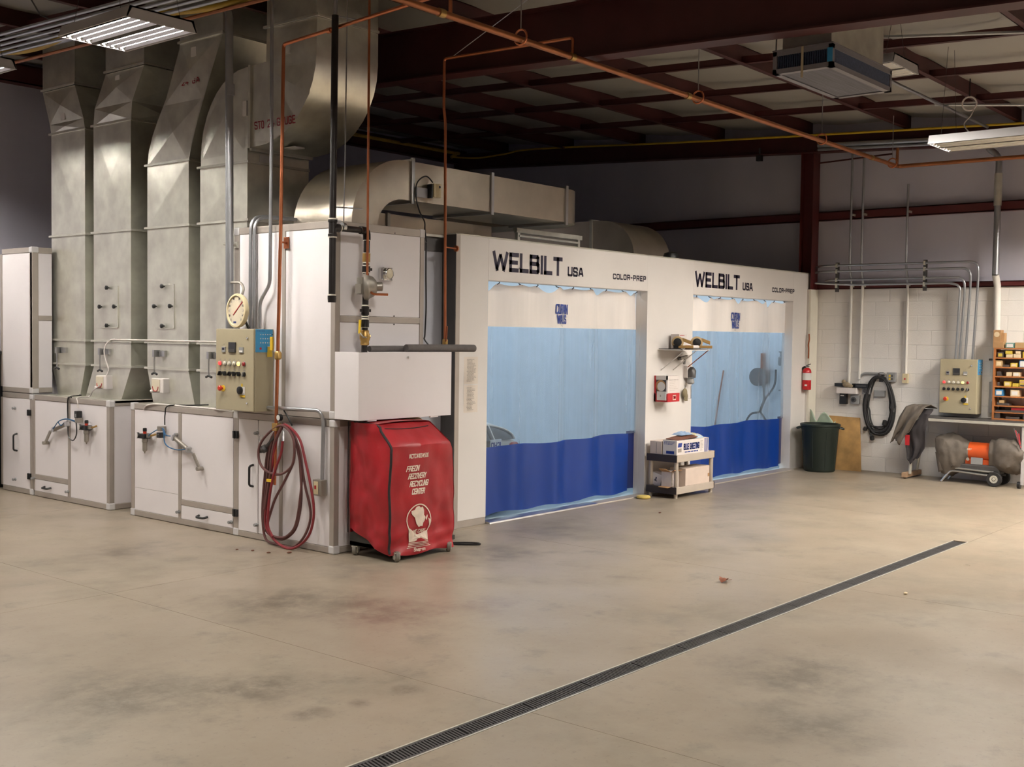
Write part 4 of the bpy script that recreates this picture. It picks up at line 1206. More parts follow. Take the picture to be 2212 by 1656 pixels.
foam1 = tag(MB().tube([(.26, -.15, 1.768), (.55, -.165, 1.77), (.80, -.17, 1.768)], .027, 12).build('pipe_foam', FOAM, smooth=True), 'shorter thin length of grey pipe insulation on the white burner box', 'pipe insulation', 'pipe insulation lengths')
foam2 = tag(MB().tube([(.62, -.235, 1.776), (1.0, -.245, 1.777), (1.49, -.26, 1.775)], .034, 14).build('pipe_foam', FOAM, smooth=True), 'longer thick length of grey pipe insulation overhanging the white burner box', 'pipe insulation', 'pipe insulation lengths')

gp = thing('gas_pipe', 'black iron gas pipe with tee, valves and round regulator beside near cabinet', 'pipe', (-.15, -.14, 2.1))
PX, PYY = -.155, -.14
MB().cyl((PX+.012, PYY, 4.515), (PX, PYY, 2.83), .029, 12).build('drop_pipe', BLACKP, gp, smooth=True)
MB().cyl((PX+.025, PYY, 4.93), (PX+.012, PYY, 4.515), .017, 10).build('riser_pipe', COND, gp, smooth=True)
tee = MB().lathe([(.040, 0), (.040, .02), (.034, .025), (.034, .115), (.040, .12), (.040, .14)], (PX, PYY, 2.70), (0, 0, 1), 14).cyl((PX, PYY, 2.775), (PX+.07, PYY, 2.775), .036, 12).build('tee', BLACKP, gp, smooth=True)
MB().lathe([(.0385, 0), (.0385, .016)], (PX, PYY, 2.835), (0, 0, 1), 14).lathe([(.036, 0), (.036, .01)], (PX, PYY, 2.69), (0, 0, 1), 14).build('thread_tape', PTFE, gp)
MB().cyl((PX, PYY, 2.70), (PX-.003, PYY, 2.20), .029, 12).build('drip_leg', BLACKP, gp, smooth=True)
MB().lathe([(.034, 0), (.037, .03), (.037, .055)], (PX-.003, PYY, 2.155), (0, 0, 1), 14).build('pipe_cap', BLACKP, gp, smooth=True)
MB().lathe([(.034, 0), (.034, .012)], (PX-.003, PYY, 2.211), (0, 0, 1), 14).build('thread_tape', PTFE, gp)
MB().cyl((PX+.05, PYY, 2.775), (.20, PYY, 2.778), .027, 12).build('branch_pipe', BLACKP, gp, smooth=True)
MB().lathe([(.031, 0), (.031, .012)], (PX+.072, PYY, 2.775), (1, 0, 0), 12).build('thread_tape', PTFE, gp)
MB().tube(bend([(.15, PYY, 2.778), (.228, PYY, 2.778), (.23, PYY, 2.70)], .05), .034, 12).build('elbow', BLACKP, gp, smooth=True)
def gseg(z0, z1, r, mat=BLACKP, nm='pipe_nipple'):
    xa = lambda z: .212+(z-1.75)*.0185
    MB().cyl((xa(z0), PYY, z0), (xa(z1), PYY, z1), r, 14).build(nm, mat, gp, smooth=True)
gseg(1.72, 2.70, .027, nm='train_pipe')
for z in (2.692, 2.58, 2.50, 2.475, 2.415, 2.135, 2.04, 2.02, 1.95, 1.87):
    gseg(z, z+.010, .0315, PTFE, 'thread_tape')
gseg(2.512, 2.585, .034, BRASS, 'brass_valve'); gseg(2.425, 2.475, .036, nm='union'); MB().obox((.265, PYY, 2.45), (.02, 0, 0), (0, .012, 0), (0, 0, .012)).build('union_lug', BLACKP, gp)
gseg(2.06, 2.13, .034, nm='union'); MB().box(.165, .275, PYY-.012, PYY+.012, 2.085, 2.11).build('union_lug', BLACKP, gp)
gseg(1.955, 2.015, .036, nm='coupling')
bv = MB().lathe([(.034, 0), (.04, .01), (.036, .03), (.046, .055), (.046, .09), (.036, .105), (.036, .125), (.031, .13)], (.216, PYY, 1.80), (0, 0, 1), 12).cyl((.216, PYY, 1.875), (.27, PYY, 1.875), .016, 8).build('brass_valve', BRASS, gp, smooth=True)
MB().hexa([(.145, PYY-.012, 1.90), (.156, PYY-.012, 1.90), (.156, PYY+.006, 1.90), (.145, PYY+.006, 1.90), (.15, PYY-.012, 2.015), (.164, PYY-.012, 2.015), (.164, PYY+.006, 2.015), (.15, PYY+.006, 2.015)]).build('valve_handle', YELLOW, bv)
MB().tube([(.216, PYY-.04, 1.865), (.17, PYY-.03, 1.87), (.152, PYY-.01, 1.905)], .006, 6).build('valve_stem', STEEL, bv, smooth=True)
# regulator
rg_ = MB().lathe([(.075, -.06), (.112, -.05), (.118, -.03), (.118, -.015), (.10, .0), (.085, .035), (.055, .06), (.04, .065), (.04, .11), (.03, .115)], (.245, PYY-.02, 2.30), (.75, -.6, .05), 22).build('gas_regulator', CAST, gp, smooth=True)
MB().lathe([(.035, 0), (.036, .14), (.028, .145)], (.165, PYY, 2.235), (0, 0, 1), 12).box(.13, .25, PYY-.04, PYY+.03, 2.24, 2.32).build('regulator_neck', CAST, rg_, smooth=True)
# bracket rods between pipes
MB().cyl((PX, PYY, 2.945), (.18, PYY, 2.958), .006, 6).build('tie_rod', STEEL, gp); MB().cyl((PX, PYY, 4.51), (.17, PYY, 4.54), .006, 6).build('tie_rod', STEEL, gp)

def clampx(name, parent, p, r, mat=COPPER):
    return MB().lathe([(r*1.9, -.008), (r*1.9, .008)], p, (0, 0, 1), 10).build(name, mat, parent, smooth=True)
c2 = pipe('copper_pipe', COPPER, 'thin copper sensing line dropping to the gas regulator', 'pipe', [(.192, -.19, 5.0), (.192, -.19, 2.30), (.205, -.24, 2.235), (.33, -.30, 2.235)], .0105, .03)
tag(MB().tube([(-.007, -.14, 5.1), (-.025, -.14, 3.25), (-.036, -.14, 2.83)], .0055, 6).build('hanger_rod', STEEL, smooth=True), 'thin threaded rod carrying the black gas pipe elbow run', 'rod')
tag(MB().lathe([(.036, -.016), (.036, .016)], (-.04, -.14, 2.79), (1, 0, 0), 12).build('pipe_clamp', STEEL, smooth=True), 'grey clamp round the black branch pipe near the tee', 'clamp')
c1 = thing('copper_pipe', 'copper air line dropping past the control box to the hose reel', 'pipe', (-.1, .6, 1.1))
MB().tube(bend([(-.1, -1.396, 4.33), (-.1, -1.396, 4.495), (-.1, .575, 4.395), (-.1, .60, 2.9), (-.1, .655, 1.03)], .03), .0155, 10).build('tube', COPPERD if False else COPPER, c1, smooth=True)
MB().lathe([(.024, -.02), (.024, .02)], (-.1, -.02, 4.42), (0, 1, 0), 10).build('coupling', COPPER, c1, smooth=True)
MB().tube([(-.1, .606, 2.69), (-.04, .62, 2.69), (-.006, .64, 2.69)], .009, 6).box(-.012, 0, .61, .67, 2.64, 2.74).build('wall_bracket', COPPER, c1)
vv = MB().lathe([(.02, 0), (.032, .012), (.032, .06), (.02, .075)], (-.1, .632, 1.66), (0, 0, 1), 10).build('brass_valve', BRASS, c1, smooth=True)
MB().box(-.135, -.122, .668, .70, 1.74, 1.86).build('valve_handle', YELLOW, vv); MB().tube([(-.11, .655, 1.70), (-.128, .684, 1.75)], .005, 6).build('valve_stem', STEEL, vv)
c3 = thing('copper_pipe', 'copper air line dropping in the gap beside the booth end post', 'pipe', (1.45, .1, 1.78))
MB().tube(bend([(1.44, -1.40, 4.30), (1.44, -1.40, 4.465), (1.44, .112, 4.50), (1.437, .11, 4.05), (1.455, .105, 3.9), (1.478, .10, 1.76)], .03), .0135, 10).build('tube', COPPER, c3, smooth=True)
MB().tube([(1.463, .10, 2.73), (1.56, .11, 2.73), (1.65, .12, 2.73)], .008, 6).cyl((1.635, .12, 2.73), (1.65, .12, 2.73), .03, 10).build('wall_bracket', COPPER, c3)
vv = MB().lathe([(.018, 0), (.027, .01), (.027, .05), (.018, .06)], (1.478, .10, 1.80), (0, 0, 1), 10).build('brass_valve', BRASS, c3, smooth=True)
MB().tube([(1.455, .07, 1.84), (1.42, .03, 1.87), (1.415, .02, 1.98)], .009, 6).build('valve_handle', RUST, vv, smooth=True)
# overhead header
hd = thing('copper_header', 'long copper main pipe hung under the rafters and turning along the back wall', 'pipe', (4, -1.4, 4.28))
MB().tube(bend([(-3.2, -1.396, 4.32), (-.65, -1.396, 4.315), (8.80, -1.396, 4.255), (8.80, -9, 4.20)], .06), .027, 12).build('tube', COPPERD, hd, smooth=True)
MB().tube(bend([(8.76, -1.396, 4.26), (8.76, -1.40, 4.50)], .06), .02, 8).build('riser_pipe', COPPERD, hd, smooth=True)
for x in (-.9, .742, 3.544, 6.41, 8.6):
    z = 4.315-.0064*(x+.65)
    MB().tube([(x, -1.396, z+.085), (x, -1.396, zpur(-1.4)+.05)], .005, 6).build('hanger_rod', STEEL, hd)
    MB().tube(arc((x, -1.396, z+.02), .062, 0, 2*PI, 14, (0, 1, 0), (0, 0, 1)), .009, 6).build('split_ring', COPPER, hd, smooth=True)
for x in (-.2, 1.44, 3.35, 7.9):
    z = 4.315-.0064*(x+.65)
    MB().lathe([(.034, -.03), (.034, .03)], (x, -1.396, z), (1, 0, 0), 10).build('coupling', BRASS, hd, smooth=True)
MB().tube([(1.30, -1.15, 4.88), (1.44, .02, 4.50)], .004, 5).build('hanger_wire', STEEL, c3)
# conduits on the near air handler
def cond(lab, pts, r, rad=.12, mat=COND, name='conduit', group=None): return pipe(name, mat, lab, 'conduit', pts, r, rad, 10, group)
big = thing('conduit', 'thick steel conduit bending down from the ceiling beside the nearest duct', 'conduit', (-.1, 1.33, 2.1))
MB().tube(bend([(-.1, 5.2, 5.02), (-.1, 1.46, 4.93), (-.1, 1.35, 4.80), (-.1, 1.33, 1.93)], .30, 8), .036, 12).build('tube', COND, big, smooth=True)
MB().tube([(-.12, 1.40, 2.705), (-.06, 1.36, 2.70), (0, 1.35, 2.70)], .012, 6).box(-.02, .0, 1.33, 1.39, 2.67, 2.73).build('strap', GALVD, big)
MB().lathe([(.042, -.05), (.042, .05)], (-.1, 1.333, 4.1), (0, 0, 1), 12).build('coupling', COND, big, smooth=True)
pc_ = cond('bent steel conduit dropping straight onto the control box from the ceiling', [(-.06, .79, 5.1), (-.06, .785, 3.5), (-.06, .80, 2.33), (-.06, .94, 2.17), (-.06, .94, 1.93)], .0155, .05)
for k, (y, lab) in enumerate(((1.115, 'first of two thin conduits curling over the air handler top'), (1.06, 'second of two thin conduits curling over the air handler top'))):
    cond(lab, [(.55, y-.06, 2.965-.012*k), (-.03, y, 2.955-.012*k), (-.035, y, 1.93)], .0155, .13, group='conduit pair over the air handler')
cond('steel conduit running from the control box down to the outlet box', [(-.06, .91, 1.226), (-.055, .13, 1.236), (-.02, .115, 1.15), (-.03, .115, .64)], .017, .10)
ob = thing('outlet_box', 'small grey outlet box with switch low on the near corner', 'outlet', (0, .14, .5))
box('box_body', CAST, ob, -.065, -.001, .085, .20, .50, .64, .006); sw = box('cover_plate', CREAM, ob, -.072, -.065, .125, .18, .515, .625, .003); box('toggle', INKR, sw, -.08, -.072, .145, .16, .56, .59)

# round flush lamp on the side
lg = thing('round_gauge', 'small round chrome framed sight glass on the near air handler side', 'gauge', (.56, 0, 2.43))
mb = MB().box(.50, .615, -.05, .004, 2.37, 2.485)
mb.build('housing', CHROME, lg, bevel=.012)
MB().lathe([(.052, 0), (.052, .02), (.044, .026), (.04, .024)], (.572, -.05, 2.43), (0, -1, 0), 20).build('bezel', CHROME, lg, smooth=True)
MB().lathe([(.04, 0), (.03, .008), (.001, .012)], (.572, -.074, 2.43), (0, -1, 0), 20).build('lens', DIAL, lg, smooth=True)
for x, z in ((.508, 2.378), (.508, 2.477), (.607, 2.378), (.607, 2.477)): MB().cyl((x, -.05, z), (x, -.06, z), .009, 8).build('screw', CHROME, lg)

# ================================================================== CONTROL CABINETS
def control_cabinet(label, xb, yr, zb, w=.55, h=.735, d=.22, blue=.28):
    t = thing('control_cabinet', label, 'control panel', (xb, yr+w/2, zb), 'control cabinets')
    xf = xb-d
    box('cabinet_body', BEIGE, t, xf+.018, xb-.001, yr, yr+w, zb, zb+h, .003)
    dr_ = box('door', BEIGE, t, xf, xf+.016, yr+.002, yr+w-.002, zb+.002, zb+h-.002, .004)
    Y = lambda u: yr+w*(1-u)
    Z = lambda v: zb+h*(1-v)
    def dot(nm, u, v, r, mat, dep=.012, parent=dr_, n=12, dome=True):
        return MB().lathe([(r, 0), (r, dep)]+([(r*.6, dep+r*.4)] if dome else []), (xf, Y(u), Z(v)), (-1, 0, 0), n).build(nm, mat, parent, smooth=True)
    ds = box('display', SCREEN, t, xf-.012, xf, Y(.545), Y(.36), Z(.29), Z(.165), .003)
    box('display_strip', GREYD, ds, xf-.0135, xf-.012, Y(.53), Y(.37), Z(.285), Z(.25))
    for u0, u1, up in ((.175, .265, True), (.635, .745, False)):
        mt = box('meter', GREYP, t, xf-.010, xf, Y(u1), Y(u0), Z(.29), Z(.222), .002)
        box('meter_face', INK if up else PAPERW, mt, xf-.0115, xf-.010, Y(u1-.015), Y(u0+.015), Z(.262 if up else .284), Z(.235 if up else .262))
        dot('legend', (u0+u1)/2, .19, .005, INKG, .001, t, 6, False)
    dot('legend', .45, .135, .005, INKG, .001, t, 6, False)
    for k, (u, m) in enumerate(zip((.13, .255, .38, .505, .63, .765), (REDLAMP, CLRLAMP, CLRLAMP, CLRLAMP, AMBLAMP, REDOFF))):
        lp = dot('indicator_lamp', u, .425, .019, m, .014, t)
        MB().lathe([(.0225, 0), (.0225, .006)], (xf, Y(u), Z(.425)), (-1, 0, 0), 12).build('lamp_ring', GREYP, lp)
        if k != 5: printlines((xf, Y(u-.025), Z(.385)), (0, -1, 0), ZP, .026, .012, 1, INKG, t, seed=k, fill=.8)
        s = MB().lathe([(.021, 0), (.021, .012), (.014, .014)], (xf, Y(u), Z(.55)), (-1, 0, 0), 12).build('selector_switch', BLACK, t, smooth=True)
        a = random.Random(k).uniform(-.8, .8)
        MB().obox((xf-.02, Y(u), Z(.55)), (.01, 0, 0), (0, .004*cos(a), .004*sin(a)), (0, -.02*sin(a), .02*cos(a))).build('switch_lever', BLACK if k < 5 else GREYP, s)
        printlines((xf, Y(u-.035), Z(.515)), (0, -1, 0), ZP, .036, .016, 1, INKG, t, seed=k+20, fill=.8)
    es = MB().lathe([(.03, 0), (.03, .004)], (xf, Y(.2), Z(.735)), (-1, 0, 0), 16).build('stop_button_plate', YELLOW, t)
    MB().lathe([(.012, .004), (.012, .02), (.024, .024), (.026, .036), (.018, .044)], (xf, Y(.185), Z(.732)), (-1, 0, 0), 14).build('stop_button', REDPL, es, smooth=True)
    rs_ = box('switch_plate', PAPERW, t, xf-.004, xf, Y(.78), Y(.635), Z(.80), Z(.70), .002)
    MB().lathe([(.036, 0), (.036, .016), (.03, .02)], (xf-.004, Y(.672), Z(.747)), (-1, 0, 0), 18).build('rotary_knob', BLACK, rs_, smooth=True)
    box('warning_label', YELLOW, rs_, xf-.0055, xf-.004, Y(.79), Y(.66), Z(.83), Z(.802)); box('warning_label', YELLOW, rs_, xf-.0055, xf-.004, Y(.73), Y(.69), Z(.70), Z(.665))
    for v in (.115, .90): dot('door_lock', .85, v, .012, CHROME, .008, t)
    lb = box('operating_label', BLUELAB, t, xf+.02, xb-.012, yr-.0025, yr, Z(blue), Z(.003))
    if blue > .25:
        for r in range(3):
            for c in range(5):
                MB().cyl((xf+.075+c*.026, yr-.0025, Z(.065+.05*r)), (xf+.075+c*.026, yr-.0035, Z(.065+.05*r)), .006, 8).build('label_print', PAPERW, lb)
            MB().cyl((xf+.075+5*.026, yr-.0025, Z(.065+.05*r)), (xf+.075+5*.026, yr-.0035, Z(.065+.05*r)), .006, 8).build('label_print', INK, lb)
        printlines((xf+.03, yr-.0025, Z(.03)), XP, ZP, .13, .01, 1, INKB, lb, seed=9)
        MB().cyl((xf+.075, yr-.0025, Z(.235)), (xf+.075, yr-.0035, Z(.235)), .012, 10).build('label_print', INKR, lb); wsq = box('label_print', PAPERW, lb, xf+.15, xf+.195, yr-.0035, yr-.0025, Z(.262), Z(.21))
        MB().cyl((xf+.172, yr-.0035, Z(.236)), (xf+.172, yr-.0045, Z(.236)), .016, 12).build('label_print', INK, lb)
    return t
cc = control_cabinet('beige control cabinet with lamps and switches hung on the near air handler', 0.0, .82, 1.192)
cb2 = control_cabinet('beige control cabinet with lamps and switches hung on the white block wall', XW, -2.335, .915, .50, .742)
tag(box('shadow_gap_tag', YELLOW, None, -.09, -.02, .815, .8185, 1.66, 1.75) if False else MB().box(-.07, -.02, .812, .8195, 1.68, 1.77).build('hang_tag', YELLOW), 'yellow tag hanging at the side of the near control cabinet', 'tag')
# round dial thermometer
th = thing('dial_thermometer', 'big round cream dial thermometer on a bracket above the control cabinet', 'thermometer', (-.19, 1.085, 1.93))
tc_, tn = Vector((-.20, 1.092, 2.09)), Vector((-1, .06, .03)).normalized()
R_ = .15
MB().lathe([(R_*.9, -.04), (R_, -.03), (R_*1.03, 0), (R_, .012), (R_*.90, .014), (R_*.87, .002)], tc_, tn, 36).build('rim', CREAM, th, smooth=True)
fc = MB().lathe([(R_*.88, 0), (R_*.88, .003)], tc_, tn, 36).build('dial_face', DIAL, th)
tu = (Vector((0, -1, 0)) - tn*Vector((0, -1, 0)).dot(tn)).normalized(); tw = tu.cross(-tn).normalized()
if tw.z < 0: tw = -tw
mb = MB()
for k in range(41):
    a = math.radians(225-270*k/40)
    r0 = R_*(.60 if k % 4 else .54)
    p = tc_+tn*.0036
    d = tu*cos(a)+tw*sin(a); e = tu*-sin(a)+tw*cos(a)
    mb.add([p+d*r0-e*.001, p+d*r0+e*.001, p+d*R_*.66+e*.001, p+d*R_*.66-e*.001], [(0, 1, 2, 3)])
mb.build('dial_ticks', INKG, fc, fix=False)['kind'] = 'stuff'
for k in range(13):
    a = math.radians(225-270*k/12)
    d = tu*cos(a)+tw*sin(a)
    p = tc_+tn*.0036+d*R_*.76
    lettering('%02d' % min(99, max(1, 12+k*7)) if False else str((2*k) % 6)+'0', p-tu*.012-tw*.009, tu, tw, .018, INK if k % 2 else INKG, fc, fit=.024, t=.2) if k != 6 else None
MB().obox(tc_+tn*.006+(tu*.028+tw*.022), tn*.001, (tu*.075+tw*.062), (tw*.075-tu*.062)*.045).build('needle', INKR, fc)
printlines(tc_+tn*.0036-tw*.115-tu*.04, tu, tw, .08, .02, 1, INKB, fc, seed=4, fill=.8)
MB().tube(bend([(-.1, 1.33, 2.35), (-.13, 1.12, 2.345), (-.15, 1.05, 2.28), (-.17, 1.08, 2.2)], .06), .012, 8).build('bracket_arm', CAST, th, smooth=True)
MB().tube([(-.12, 1.02, 1.93), (-.14, 1.06, 2.02)], .012, 6).build('bracket_foot', BLACK, th)

# ================================================================== PNEUMATICS ON THE EXHAUST CABINETS
def regulator(y, z, sgn, lab):
    t = thing('filter_regulator', lab, 'air regulator', (-.03, y, z), 'air filter regulators')
    MB().lathe([(.012, .12), (.02, .115), (.026, .10), (.026, .045), (.03, .04), (.03, .0)], (-.045, y, z-.065), (0, 0, -1), 14)
    MB().lathe([(.030, 0), (.030, -.035), (.024, -.04), (.024, -.12), (.008, -.135), (.006, -.15)], (-.05, y, z), (0, 0, 1), 14).build('bowl', CAST, t, smooth=True)
    MB().box(-.085, -.006, y-.04, y+.055, z, z+.05).build('body', BLACK, t, bevel=.006)
    MB().lathe([(.018, 0), (.018, .02), (.016, .045)], (-.05, y+.0, z+.05), (0, 0, 1), 12).build('red_collar', REDPL, t, smooth=True)
    MB().lathe([(.02, 0), (.02, .03), (.014, .035)], (-.05, y, z+.072), (0, 0, 1), 12).build('knob', BLACK, t, smooth=True)
    g = MB().lathe([(.03, 0), (.03, .02)], (-.075, y+.065, z+.03), (-1, .35, 0), 14).build('gauge', BLACK, t, smooth=True)
    MB().lathe([(.026, .02), (.026, .0215)], (-.075, y+.065, z+.03), (-1, .35, 0), 14).build('gauge_dial', PAPERW, g)
    MB().tube([(-.03, y-.03, z+.03), (-.03, y-.10, z+.035), (-.005, y-.13, z+.05)], .010, 6).build('nipple', BRASS, t, smooth=True)
    MB().box(-.06, -.02, y-.075, y-.042, z+.012, z+.045).build('fitting', CAST, t)
    return t
def valve(y, z, lab, up=True):
    t = thing('solenoid_valve', lab, 'valve', (-.03, y, z), 'solenoid valves')
    s = 1 if up else -1
    MB().box(-.07, -.004, y-.03, y+.03, z-.025, z+.025).build('body', CAST, t, bevel=.004)
    MB().box(-.075, -.012, y-.025, y+.035, z+s*.03-.006, z+s*.095+.006).build('coil', BLACK, t, bevel=.006)
    MB().box(-.078, -.075, y-.01, y+.01, z+s*.045-.01, z+s*.06+.01).build('coil_label', GREYP, t)
    return t
regulator(3.895, .83, 1, 'air filter regulator with clear bowl on the far exhaust cabinet')
valve(4.07, .925, 'solenoid valve with black coil on the far exhaust cabinet')
regulator(2.79, .815, 1, 'air filter regulator with gauge on the near exhaust cabinet')
valve(2.515, .93, 'solenoid valve with black coil on the near exhaust cabinet', False)
def cylinder(a, b, c, lab):
    t = thing('air_cylinder', lab, 'air cylinder', a, 'damper air cylinders')
    a, b, c = Vector(a), Vector(b), Vector(c)
    MB().cyl(a, a.lerp(b, .75), .021, 12).build('barrel', CAST, t, smooth=True)
    for q in (a, a.lerp(b, .75)):
        d = (b-a).normalized()*.014
        MB().obox(q, d, (.024, 0, 0), d.cross(Vector((1, 0, 0))).normalized()*.026).build('end_block', STEEL, t)
    MB().cyl(a.lerp(b, .75), b, .007, 8).build('rod', STEEL, t, smooth=True)
    MB().obox((b+c)/2, (c-b)/2, (.008, 0, 0), (c-b).normalized().cross(Vector((1, 0, 0)))*.015).build('lever_arm', CAST, t)
    MB().cyl(c+Vector((-.03, 0, 0)), c+Vector((.034, 0, 0)), .02, 10).build('pivot', CAST, t, smooth=True)
    MB().cyl(a+Vector((.0, .0, .03)), Vector((.0, a.y, a.z+.03)), .014, 8).build('anchor', STEEL, t)
    return t
cylinder((-.035, 4.325, .87), (-.035, 4.68, .765), (-.035, 4.79, .63), 'damper air cylinder sloping down on the far exhaust cabinet')
cylinder((-.035, 2.30, .855), (-.035, 1.985, .72), (-.035, 1.885, .585), 'damper air cylinder sloping down on the near exhaust cabinet')
def hose(lab, pts, r=.0055, mat=BLUEHOSE, name='air_hose', cat='hose', group='blue air lines'):
    return tag(MB().tube(spline(pts), r, 6).build(name, mat, smooth=True), lab, cat, group)
hose('blue air line arching from the far valve to its cylinder end', [(-.05, 4.11, .90), (-.06, 4.25, .925), (-.07, 4.42, .90), (-.06, 4.55, .82), (-.05, 4.62, .79)])
hose('short blue air line to the head of the far cylinder', [(-.055, 4.11, .915), (-.075, 4.28, .93), (-.08, 4.42, .89), (-.06, 4.40, .85), (-.05, 4.36, .88)])
hose('upper blue air line from the near valve to its cylinder', [(-.06, 2.47, .94), (-.08, 2.41, .93), (-.08, 2.38, .88), (-.06, 2.33, .87)])
hose('lower blue air line drooping under the near cylinder', [(-.05, 2.48, .93), (-.08, 2.41, .89), (-.08, 2.40, .81), (-.08, 2.33, .765), (-.07, 2.2, .745), (-.06, 2.09, .757)])
hose('short blue air line between regulator and valve on near cabinet', [(-.05, 2.73, .84), (-.07, 2.65, .875), (-.05, 2.55, .925)])
hose('black wire looping below the far solenoid valve', [(-.05, 4.20, 1.165), (-.012, 4.345, 1.14), (-.012, 4.345, .9), (-.03, 4.30, .74), (-.05, 4.17, .70), (-.06, 4.08, .78), (-.06, 4.09, .92)], .0065, BLACK, 'cable', 'cable', None)
hose('black wire from the third duct over the edge to the near valve', [(.25, 2.14, 1.175), (.1, 2.25, 1.17), (-.01, 2.44, 1.16), (-.03, 2.465, 1.08), (-.03, 2.47, .97)], .0065, BLACK, 'cable', 'cable', None)
hose('black wire running over the far cabinet top behind the duct', [(.25, 4.56, 1.17), (.2, 4.45, 1.17), (.02, 4.34, 1.168), (-.012, 4.345, 1.14)], .0065, BLACK, 'cable', 'cable', None)
hose('white cable lying loosely along the near exhaust cabinet edge', [(-.008, 2.88, 1.10), (-.01, 2.80, 1.15), (.0, 2.6, 1.168), (.03, 2.25, 1.164), (.02, 1.85, 1.165), (-.01, 1.6, 1.168), (.02, 1.45, 1.17)], .008, CARD, 'cable', 'cable', None)

# ================================================================== AIR HOSE ON ITS HOOK
hs = thing('air_hose', 'brown and red air hose coiled in long loops on the near air handler', 'hose', (-.06, .68, .0))
hk_ = Vector((-.10, .665, 1.06))
HOSES = {
 'A': [(-0.055, 0.625, 1.082), (-0.055, 0.793, 0.923), (-0.055, 0.862, 0.627), (-0.055, 0.896, 0.35), (-0.055, 0.888, 0.168), (-0.055, 0.823, 0.103), (-0.055, 0.645, 0.061), (-0.055, 0.507, 0.114), (-0.055, 0.412, 0.224), (-0.055, 0.36, 0.451), (-0.055, 0.375, 0.714), (-0.055, 0.404, 0.888), (-0.055, 0.473, 1.016)],
 'B': [(-0.11, 0.543, 1.085), (-0.11, 0.639, 0.946), (-0.11, 0.707, 0.645), (-0.11, 0.769, 0.369), (-0.11, 0.782, 0.187), (-0.11, 0.689, 0.081), (-0.11, 0.535, 0.016), (-0.11, 0.398, 0.02), (-0.11, 0.251, 0.1), (-0.11, 0.159, 0.216), (-0.11, 0.128, 0.393), (-0.11, 0.176, 0.605), (-0.11, 0.243, 0.799), (-0.11, 0.312, 0.968), (-0.11, 0.42, 1.057)],
 'C': [(-0.07, 0.607, 1.086), (-0.07, 0.795, 0.86), (-0.07, 0.85, 0.584), (-0.07, 0.872, 0.309), (-0.07, 0.868, 0.145), (-0.07, 0.825, 0.041), (-0.07, 0.724, 0.016), (-0.07, 0.598, 0.016), (-0.07, 0.46, 0.016), (-0.07, 0.325, 0.103), (-0.07, 0.233, 0.246), (-0.07, 0.221, 0.379), (-0.07, 0.289, 0.565), (-0.07, 0.331, 0.719), (-0.07, 0.372, 0.891), (-0.07, 0.496, 1.042)],
 'D': [(-0.12, 0.572, 1.084), (-0.12, 0.739, 1.002), (-0.12, 0.852, 0.895), (-0.12, 0.873, 0.785), (-0.12, 0.822, 0.699), (-0.12, 0.709, 0.655), (-0.12, 0.569, 0.654), (-0.12, 0.459, 0.703), (-0.12, 0.392, 0.77), (-0.12, 0.377, 0.877), (-0.12, 0.394, 0.981), (-0.12, 0.462, 1.055)],
 'A2': [(-0.085, 0.581, 1.081), (-0.085, 0.734, 0.911), (-0.085, 0.788, 0.627), (-0.085, 0.829, 0.36), (-0.085, 0.835, 0.196), (-0.085, 0.77, 0.099), (-0.085, 0.594, 0.085), (-0.085, 0.484, 0.13), (-0.085, 0.396, 0.229), (-0.085, 0.34, 0.456), (-0.085, 0.323, 0.668), (-0.085, 0.374, 0.875), (-0.085, 0.45, 1.019)],
 'E': [(-0.1, 0.403, 0.838), (-0.1, 0.423, 0.757), (-0.1, 0.477, 0.673), (-0.1, 0.552, 0.569), (-0.1, 0.662, 0.424), (-0.1, 0.731, 0.282), (-0.1, 0.787, 0.149), (-0.1, 0.804, 0.129)],
 'R': [(-0.13, 0.524, 0.955), (-0.13, 0.544, 0.847), (-0.13, 0.61, 0.718), (-0.13, 0.665, 0.588), (-0.13, 0.706, 0.423), (-0.13, 0.724, 0.241), (-0.13, 0.714, 0.161), (-0.13, 0.657, 0.092)],
 'S': [(-0.115, 0.551, 1.076), (-0.115, 0.647, 0.937), (-0.115, 0.695, 0.781), (-0.115, 0.708, 0.646), (-0.115, 0.742, 0.508), (-0.115, 0.783, 0.323)],
}
for k, q in HOSES.items():
    closed = k not in 'ERS'
    pts = [Vector(p) for p in q]
    if closed:
        m = len(pts); sm = []
        for i in range(m):
            p0, p1, p2, p3 = pts[i-1], pts[i], pts[(i+1) % m], pts[(i+2) % m]
            for j in range(5):
                t_ = j/5
                sm.append(0.5*((2*p1)+(p2-p0)*t_+(2*p0-5*p1+4*p2-p3)*t_*t_+(3*p1-p0-3*p2+p3)*t_**3))
    else:
        sm = spline(pts, 5)
    MB().tube(sm, .0115 if k != 'S' else .014, 8, closed=closed).build('hose_loop' if closed else 'hose_end', HOSER if k in 'RB' else HOSEB, hs, smooth=True)
MB().tube([(-.13, .52, .95), (-.115, .535, 1.04)], .014, 8).build('swivel', STEEL, hs, smooth=True)
MB().box(-.14, -.10, .665, .735, .575, .60).build('coupler', YELLOW, hs)
ar = thing('air_regulator', 'wall air regulator with round gauge above the coiled hose', 'air regulator', (-.05, .68, .9))
MB().cyl((-.1, .655, 1.04), (-.1, .67, .55), .013, 8).build('drop_tube', COPPER, ar, smooth=True)
MB().lathe([(.03, 0), (.03, .03)], (-.08, .61, 1.15), (-1, .1, 0), 16).build('gauge', BLACK, ar, smooth=True); MB().lathe([(.025, .03), (.025, .032)], (-.08, .61, 1.15), (-1, .1, 0), 16).build('gauge_dial', PAPERW, ar)
MB().box(-.13, -.07, .61, .68, 1.03, 1.10).build('manifold', BRASS, ar, bevel=.008)
